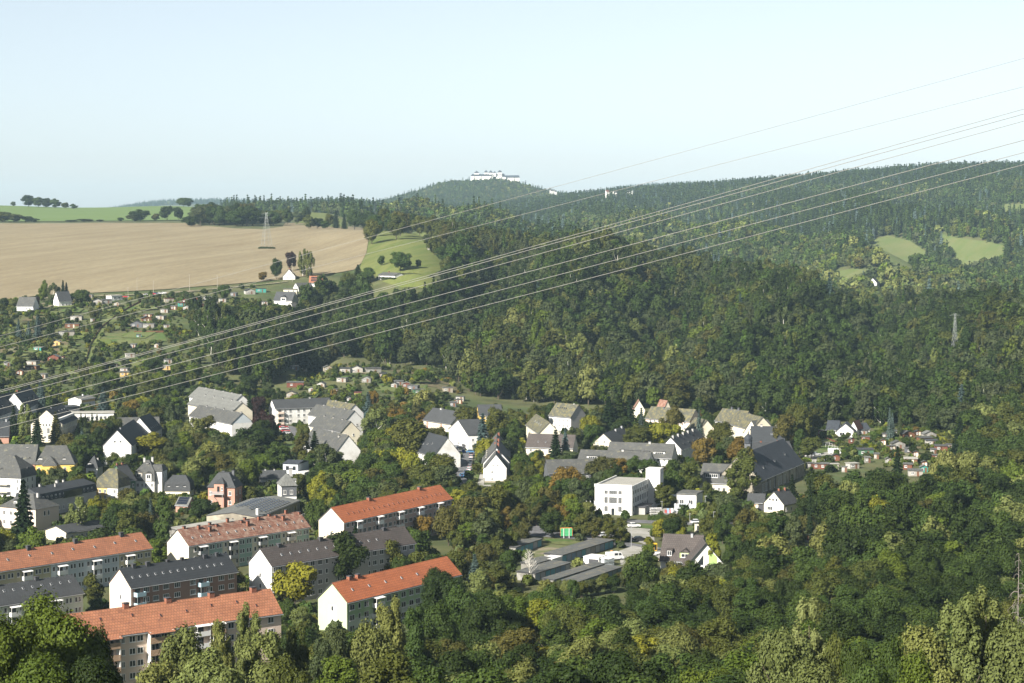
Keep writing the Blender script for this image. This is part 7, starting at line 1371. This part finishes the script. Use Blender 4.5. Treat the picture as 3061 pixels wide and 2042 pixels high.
for x, y in zip(X[o_], Y[o_]):
    u = UC + FPX * x / y
    if not (-60 < u < 3160): continue
    Yt = y / K
    if Yt > 372 + max(0, min(1, (u - 2150) / 250)) * 365: continue
    if inside(AR, np.array([x]), np.array([y]))[0]: continue
    H = random.uniform(13, 20); W = random.uniform(9.5, 14); z = float(zt(x, y))
    vt = proj(Vector((x, y, z + H)))[1]; lim = max(np.interp(uu, TOPU, TOPV) for uu in (u - W / 3 * FPX / y, u, u + W / 3 * FPX / y))
    if u > 2300: lim = min(lim, 1180)
    while vt < lim and H > 6: H -= .5; vt = proj(Vector((x, y, z + H)))[1]
    if H <= 6.5 or vt > 2080 or not footfree(x, y, 4) or not spacing(x, y, 4.4): continue
    if not keepclear(u, vt, W, H, y) or not sheetfree(x, y): continue
    pale = u < 1020 and Yt < 275
    wv = math.sin(x / 26) + math.sin(y / 31 + 1.5) + random.gauss(0, .6); wts = [1, 3, 3, .3, 7, .6, 2] if pale else ([2, 4, 7, 1.2, 2, .5, .8] if wv > .5 else [7, 8, 2, .3, .8, .1, .8]) if u > 1250 else [2, 5, 4, .6, 3, .6, 2]
    t = random.choices(['dk', 'gr', 'ol', 'br', 'bir', 'yg', 'lg'], wts)[0]; kd = ('nearpoplar' if pale and random.random() < .25 else random.choice(['near', 'near', 'nearoval'])) if Yt < 400 else random.choice(['round', 'round', 'oval'])
    CAND.append((W * H / y ** 2, kd, x, y, H, W, t)); TREES.append((x, y, W / 2))
CAND.sort(reverse=True)
for a, kd, x, y, H, W, t in CAND[:95]: tree(kd, Vector((x, y, 0)), H, W, t, f'{CNAME[t]} {KW[kd]} in wood {near_where(UC + FPX * x / y)}', 'trees of the valley edge wood')
mass('valley_edge_wood', 'dense autumn wood along the valley edge', [c[1:] for c in CAND[95:]])
# fillers between the houses
X, Y = jitter_grid(-190, 235, 375 * K, 800 * K, 9.5); FILL = []
for x, y in zip(X, Y):
    u = UC + FPX * x / y
    if not (-80 < u < 2480) or (u > 2380 and 640 < y / K < 740): continue
    H = random.uniform(7, 14); W = H * random.uniform(.62, .92); z = float(zt(x, y)); vt = proj(Vector((x, y, z + H)))[1]
    if vt < np.interp(u, [0, 500, 900, 1400, 2000, 2480], [1130, 1150, 1190, 1200, 1200, 1260]): continue
    if not footfree(x, y, W * .35) or not sheetfree(x, y) or not spacing(x, y, W * .45) or not keepclear(u, vt, W, H, y): continue
    t = random.choices(['dk', 'gr', 'ol', 'br', 'gg', 'yg', 'lg', 'bir', 'org'], [4, 5, 5, 1.5, 3, 1, 2, 1.5, .4])[0]; FILL.append((random.choice(['round', 'round', 'oval']), x, y, H, W, t)); TREES.append((x, y, W / 2))
mass('town_greenery', 'mixed garden trees filling the gaps between the houses', FILL)
print('near wood', len(CAND), 'garden trees', len(FILL), 'single trees', len([o for o in bpy.data.objects if o.name.startswith('broadleaf')]))
# low shrubs everywhere in town and gardens
def shrubs(name, lab, poly, d, hs, keys, wts, kc=True):
    P = np.array(poly); X, Y = jitter_grid(P[:, 0].min(), P[:, 0].max(), P[:, 1].min(), P[:, 1].max(), d); k = inside(poly, X, Y); X, Y = X[k], Y[k]
    for s in SHEETS: q = ~inside(s, X, Y); X, Y = X[q], Y[q]
    bb = np.array([(min(p[0] for p in f), max(p[0] for p in f), min(p[1] for p in f), max(p[1] for p in f)) for f in FOOT])
    ok = np.ones(len(X), bool)
    for a, b, c, e in bb: ok &= ~((X > a - 1) & (X < b + 1) & (Y > c - 3.5) & (Y < e + 1))
    u = UC + FPX * X / Y; ok &= (u > -250) & (u < 3300); ok &= rng.random(len(X)) < np.clip(.55 + .6 * np.sin(X * .11) * np.sin(Y * .07), .1, 1)
    X, Y = X[ok], Y[ok]; n = len(X); s = rng.uniform(hs[0], hs[1], n) ** 1.3; scl = np.stack([s, s * rng.uniform(.8, 1.3, n), s * rng.uniform(.7, 1.3, n)], 1); print(name, n)
    scatter(name, lab, BUSH_PRO, np.stack([X, Y, zt(X, Y) - .1], 1), scl, rng.integers(0, 4, n), pick_tints(keys, wts, n, .25))
SK, SW = ['dk', 'gr', 'ol', 'gg', 'lg', 'yg', 'org', 'bir'], [4, 5, 4, 3, 2, .8, .4, 2]
shrubs('town_shrubs', 'low shrubs and hedges in the town gardens', uy([(-150, 380), (-150, 800), (900, 830), (1400, 800), (2500, 760), (2500, 560), (1950, 480), (1300, 360)]), 3.6, (.5, 1.5), SK, SW)
shrubs('allotment_shrubs', 'shrubs and vegetable beds of the slope allotments', uy([(-200, 800), (-200, 1066), (560, 1056), (880, 1040), (880, 980), (560, 990), (640, 870), (860, 830), (860, 905), (1340, 900), (1380, 850), (1300, 790), (700, 800)]), 3.4, (.35, 1.25), SK, [3, 5, 4, 3, 3, 1, .4, 3])
shrubs('allotment_shrubs', 'shrubs and beds of the allotments beyond the slate hall', uy([(2440, 640), (2400, 715), (2600, 760), (2880, 730), (2900, 650), (2700, 620)]), 2.8, (.35, 1.2), SK, [3, 5, 4, 3, 3, 1, .4, 3])
# small trees of the slope allotments
X, Y = jitter_grid(-400, 60, 800 * K, 1075 * K, 11)
AL = uy([(-200, 800), (-200, 1055), (560, 1045), (880, 1030), (880, 985), (560, 990), (640, 870), (860, 830), (860, 905), (1340, 900), (1380, 850), (1300, 790), (700, 800)]); k = inside(AL, X, Y); ALT = []
for x, y in zip(X[k], Y[k]):
    u = UC + FPX * x / y
    if not -60 < u < 1400: continue
    p_ = .6 if (y / K < 890 and u < 850) else .22
    if random.random() > p_: continue
    H = random.uniform(3.5, 8) * (1.5 if y / K < 860 else 1); W = H * random.uniform(.75, 1.0); vt = proj(Vector((x, y, float(zt(x, y)) + H)))[1]
    if not footfree(x, y, 1.5) or not sheetfree(x, y) or not spacing(x, y, W * .4) or not keepclear(u, vt, W, H, y): continue
    t = random.choices(['dk', 'gr', 'ol', 'gg', 'lg', 'bir', 'yg'], [4, 5, 4, 3, 2, 2, .6])[0]; ALT.append(('round', x, y, H, W, t))
X, Y = jitter_grid(80, 260, 620 * K, 760 * K, 12)
for x, y in zip(X, Y):
    if not inside(AR, np.array([x]), np.array([y]))[0] or random.random() > .55: continue
    H = random.uniform(2.5, 5); W = H * .9; u = UC + FPX * x / y; vt = proj(Vector((x, y, H)))[1]
    if footfree(x, y, 1) and sheetfree(x, y) and keepclear(u, vt, W, H, y): t = random.choice(['gr', 'ol', 'lg', 'dk']); ALT.append(('round', x, y, H, W, t))
mass('orchard_trees', 'small fruit trees dotted over the allotments', ALT)
# hedges
def hedge(lab, A, B, w_, h, tint='gr'):
    a, b = at(*A), at(*B); d = b - a; L = math.hypot(d.x, d.y); n = int(L * (w_ + 2 * h) * 14); t = rng.random(n); f = rng.integers(0, 3, n); s = rng.uniform(-.5, .5, n)
    y = np.where(f == 0, s * w_, np.where(f == 1, -w_ / 2, w_ / 2)); z = np.where(f == 0, h, (s + .5) * h); nr = np.stack([rng.normal(size=n) * .4, np.where(f == 1, -1, np.where(f == 2, 1, 0)) + rng.normal(size=n) * .4, np.where(f == 0, 1, .2) + rng.normal(size=n) * .4], 1)
    cv, cf = np.array([(x, yy, zz) for zz in (-.3, h - .1) for yy in (-w_ / 2 + .1, w_ / 2 - .1) for x in (0, L)]), [[0, 1, 5, 4], [2, 6, 7, 3], [4, 5, 7, 6], [0, 4, 6, 2], [1, 3, 7, 5]]
    me = leaves_mesh('hedge', np.stack([t * L, y + rng.normal(size=n) * .06, z + rng.normal(size=n) * .06], 1), nr, .3 + .25 * rng.random(n), (cv, cf)); o = obj('hedge', me, None, (a.x, a.y, zg(a)), math.atan2(d.y, d.x)); tag(o, lab, 'hedge', 'clipped hedges'); o['tint'] = TINT[tint]
hedge('clipped hedge between the drive and the storage yard', (1937, 1555), (2112, 1557), 1.6, 1.7); hedge('long clipped hedge slanting past the playground', (2112, 1549), (2196, 1516), 1.6, 1.8); hedge('tall dark hedge behind the playground', (2110, 1492), (2170, 1490), 1.8, 2.6, 'dk'); hedge('clipped hedge behind the stair tower', (1992, 1452), (2030, 1455), 1.5, 2, 'lg'); hedge('hedge in front of the meadow bungalow', (1128, 834), (1182, 836), 1.5, 1.6, 'dk')
# bare birch and dead spruce
P = at(1582, 1740); o = thing('bare_birch', 'nearly leafless white birch beside the garage row', 'tree', (P.x, P.y, zg(P)))
b = MB(); pts = [Vector((0, 0, -1))] + [Vector((random.uniform(-.25, .25), random.uniform(-.25, .25), 1.8 * (i + 1))) for i in range(5)]
for i in range(5): b.bar(pts[i], pts[i + 1], .18 - i * .03, 6, .15 - i * .03)
obj('trunk', b.mesh('trunk', BIRCHBARK), o); b = MB()
for i in range(60):
    z = random.uniform(2, 9); a = random.random() * 6.28; L = (9.6 - z) * .33 + .4; q = Vector((math.cos(a) * L, math.sin(a) * L, z + L * .9)); b.bar((0, 0, z), q, .04, 4, .02)
    for j in range(3): b.bar(q.lerp(Vector((0, 0, z)), random.random() * .6), q + Vector((random.uniform(-.6, .6), random.uniform(-.6, .6), random.uniform(-.3, .6))), .02, 3, .012)
obj('branches', b.mesh('branches', BIRCHBARK), o)
P = pt(3046, 1655, 225 * K); zz = zg(P); H = P.z - zz; o = thing('dead_spruce', 'bare grey dead spruce with drooping branches', 'tree', (P.x, P.y, zz)); DEADW = mat('dead_wood', (.17, .15, .13), .9, .2, 2)
b = MB(); b.bar((0, 0, -1), (0, 0, H), .28, 7, .03); obj('trunk', b.mesh('trunk', DEADW), o); b = MB()
for i in range(90):
    f = random.random() ** .8; z = H * (1 - f * .62); L = .4 + 3.4 * f * random.uniform(.7, 1.1); a = random.random() * 6.28; p0 = Vector((0, 0, z)); d = Vector((math.cos(a), math.sin(a), 0)); p1 = p0 + d * L * .5 + Vector((0, 0, L * .05)); p2 = p0 + d * L + Vector((0, 0, -L * .35)); b.bar(p0, p1, .05, 4, .035); b.bar(p1, p2, .035, 4, .015)
    for j in range(2): t = random.uniform(.3, 1); p = p1.lerp(p2, t); b.bar(p, p + Vector((random.uniform(-.4, .4), random.uniform(-.4, .4), -.6)), .015, 3, .01)
obj('branches', b.mesh('branches', DEADW), o)
# ---------------------------------------------------------------- air
hz = MB(); hz.box(-7800, 7800, -400, 9800 * K, float(ZG.min()) - 1.5, 300)
hm = bpy.data.materials.new('haze'); hm.use_nodes = True; t = hm.node_tree; t.nodes.remove(t.nodes['Principled BSDF'])
pv = t.nodes.new('ShaderNodeVolumePrincipled'); pv.inputs['Color'].default_value = (.60, .84, 1, 1); pv.inputs['Density'].default_value = 4.3e-5; pv.inputs['Anisotropy'].default_value = .12
pv.inputs['Density Attribute'].default_value = ''
t.links.new(pv.outputs[0], t.nodes['Material Output'].inputs['Volume'])
tag(obj('haze', hz.mesh('haze', hm)), 'thin pale haze filling the valley air', None, None, 'stuff')
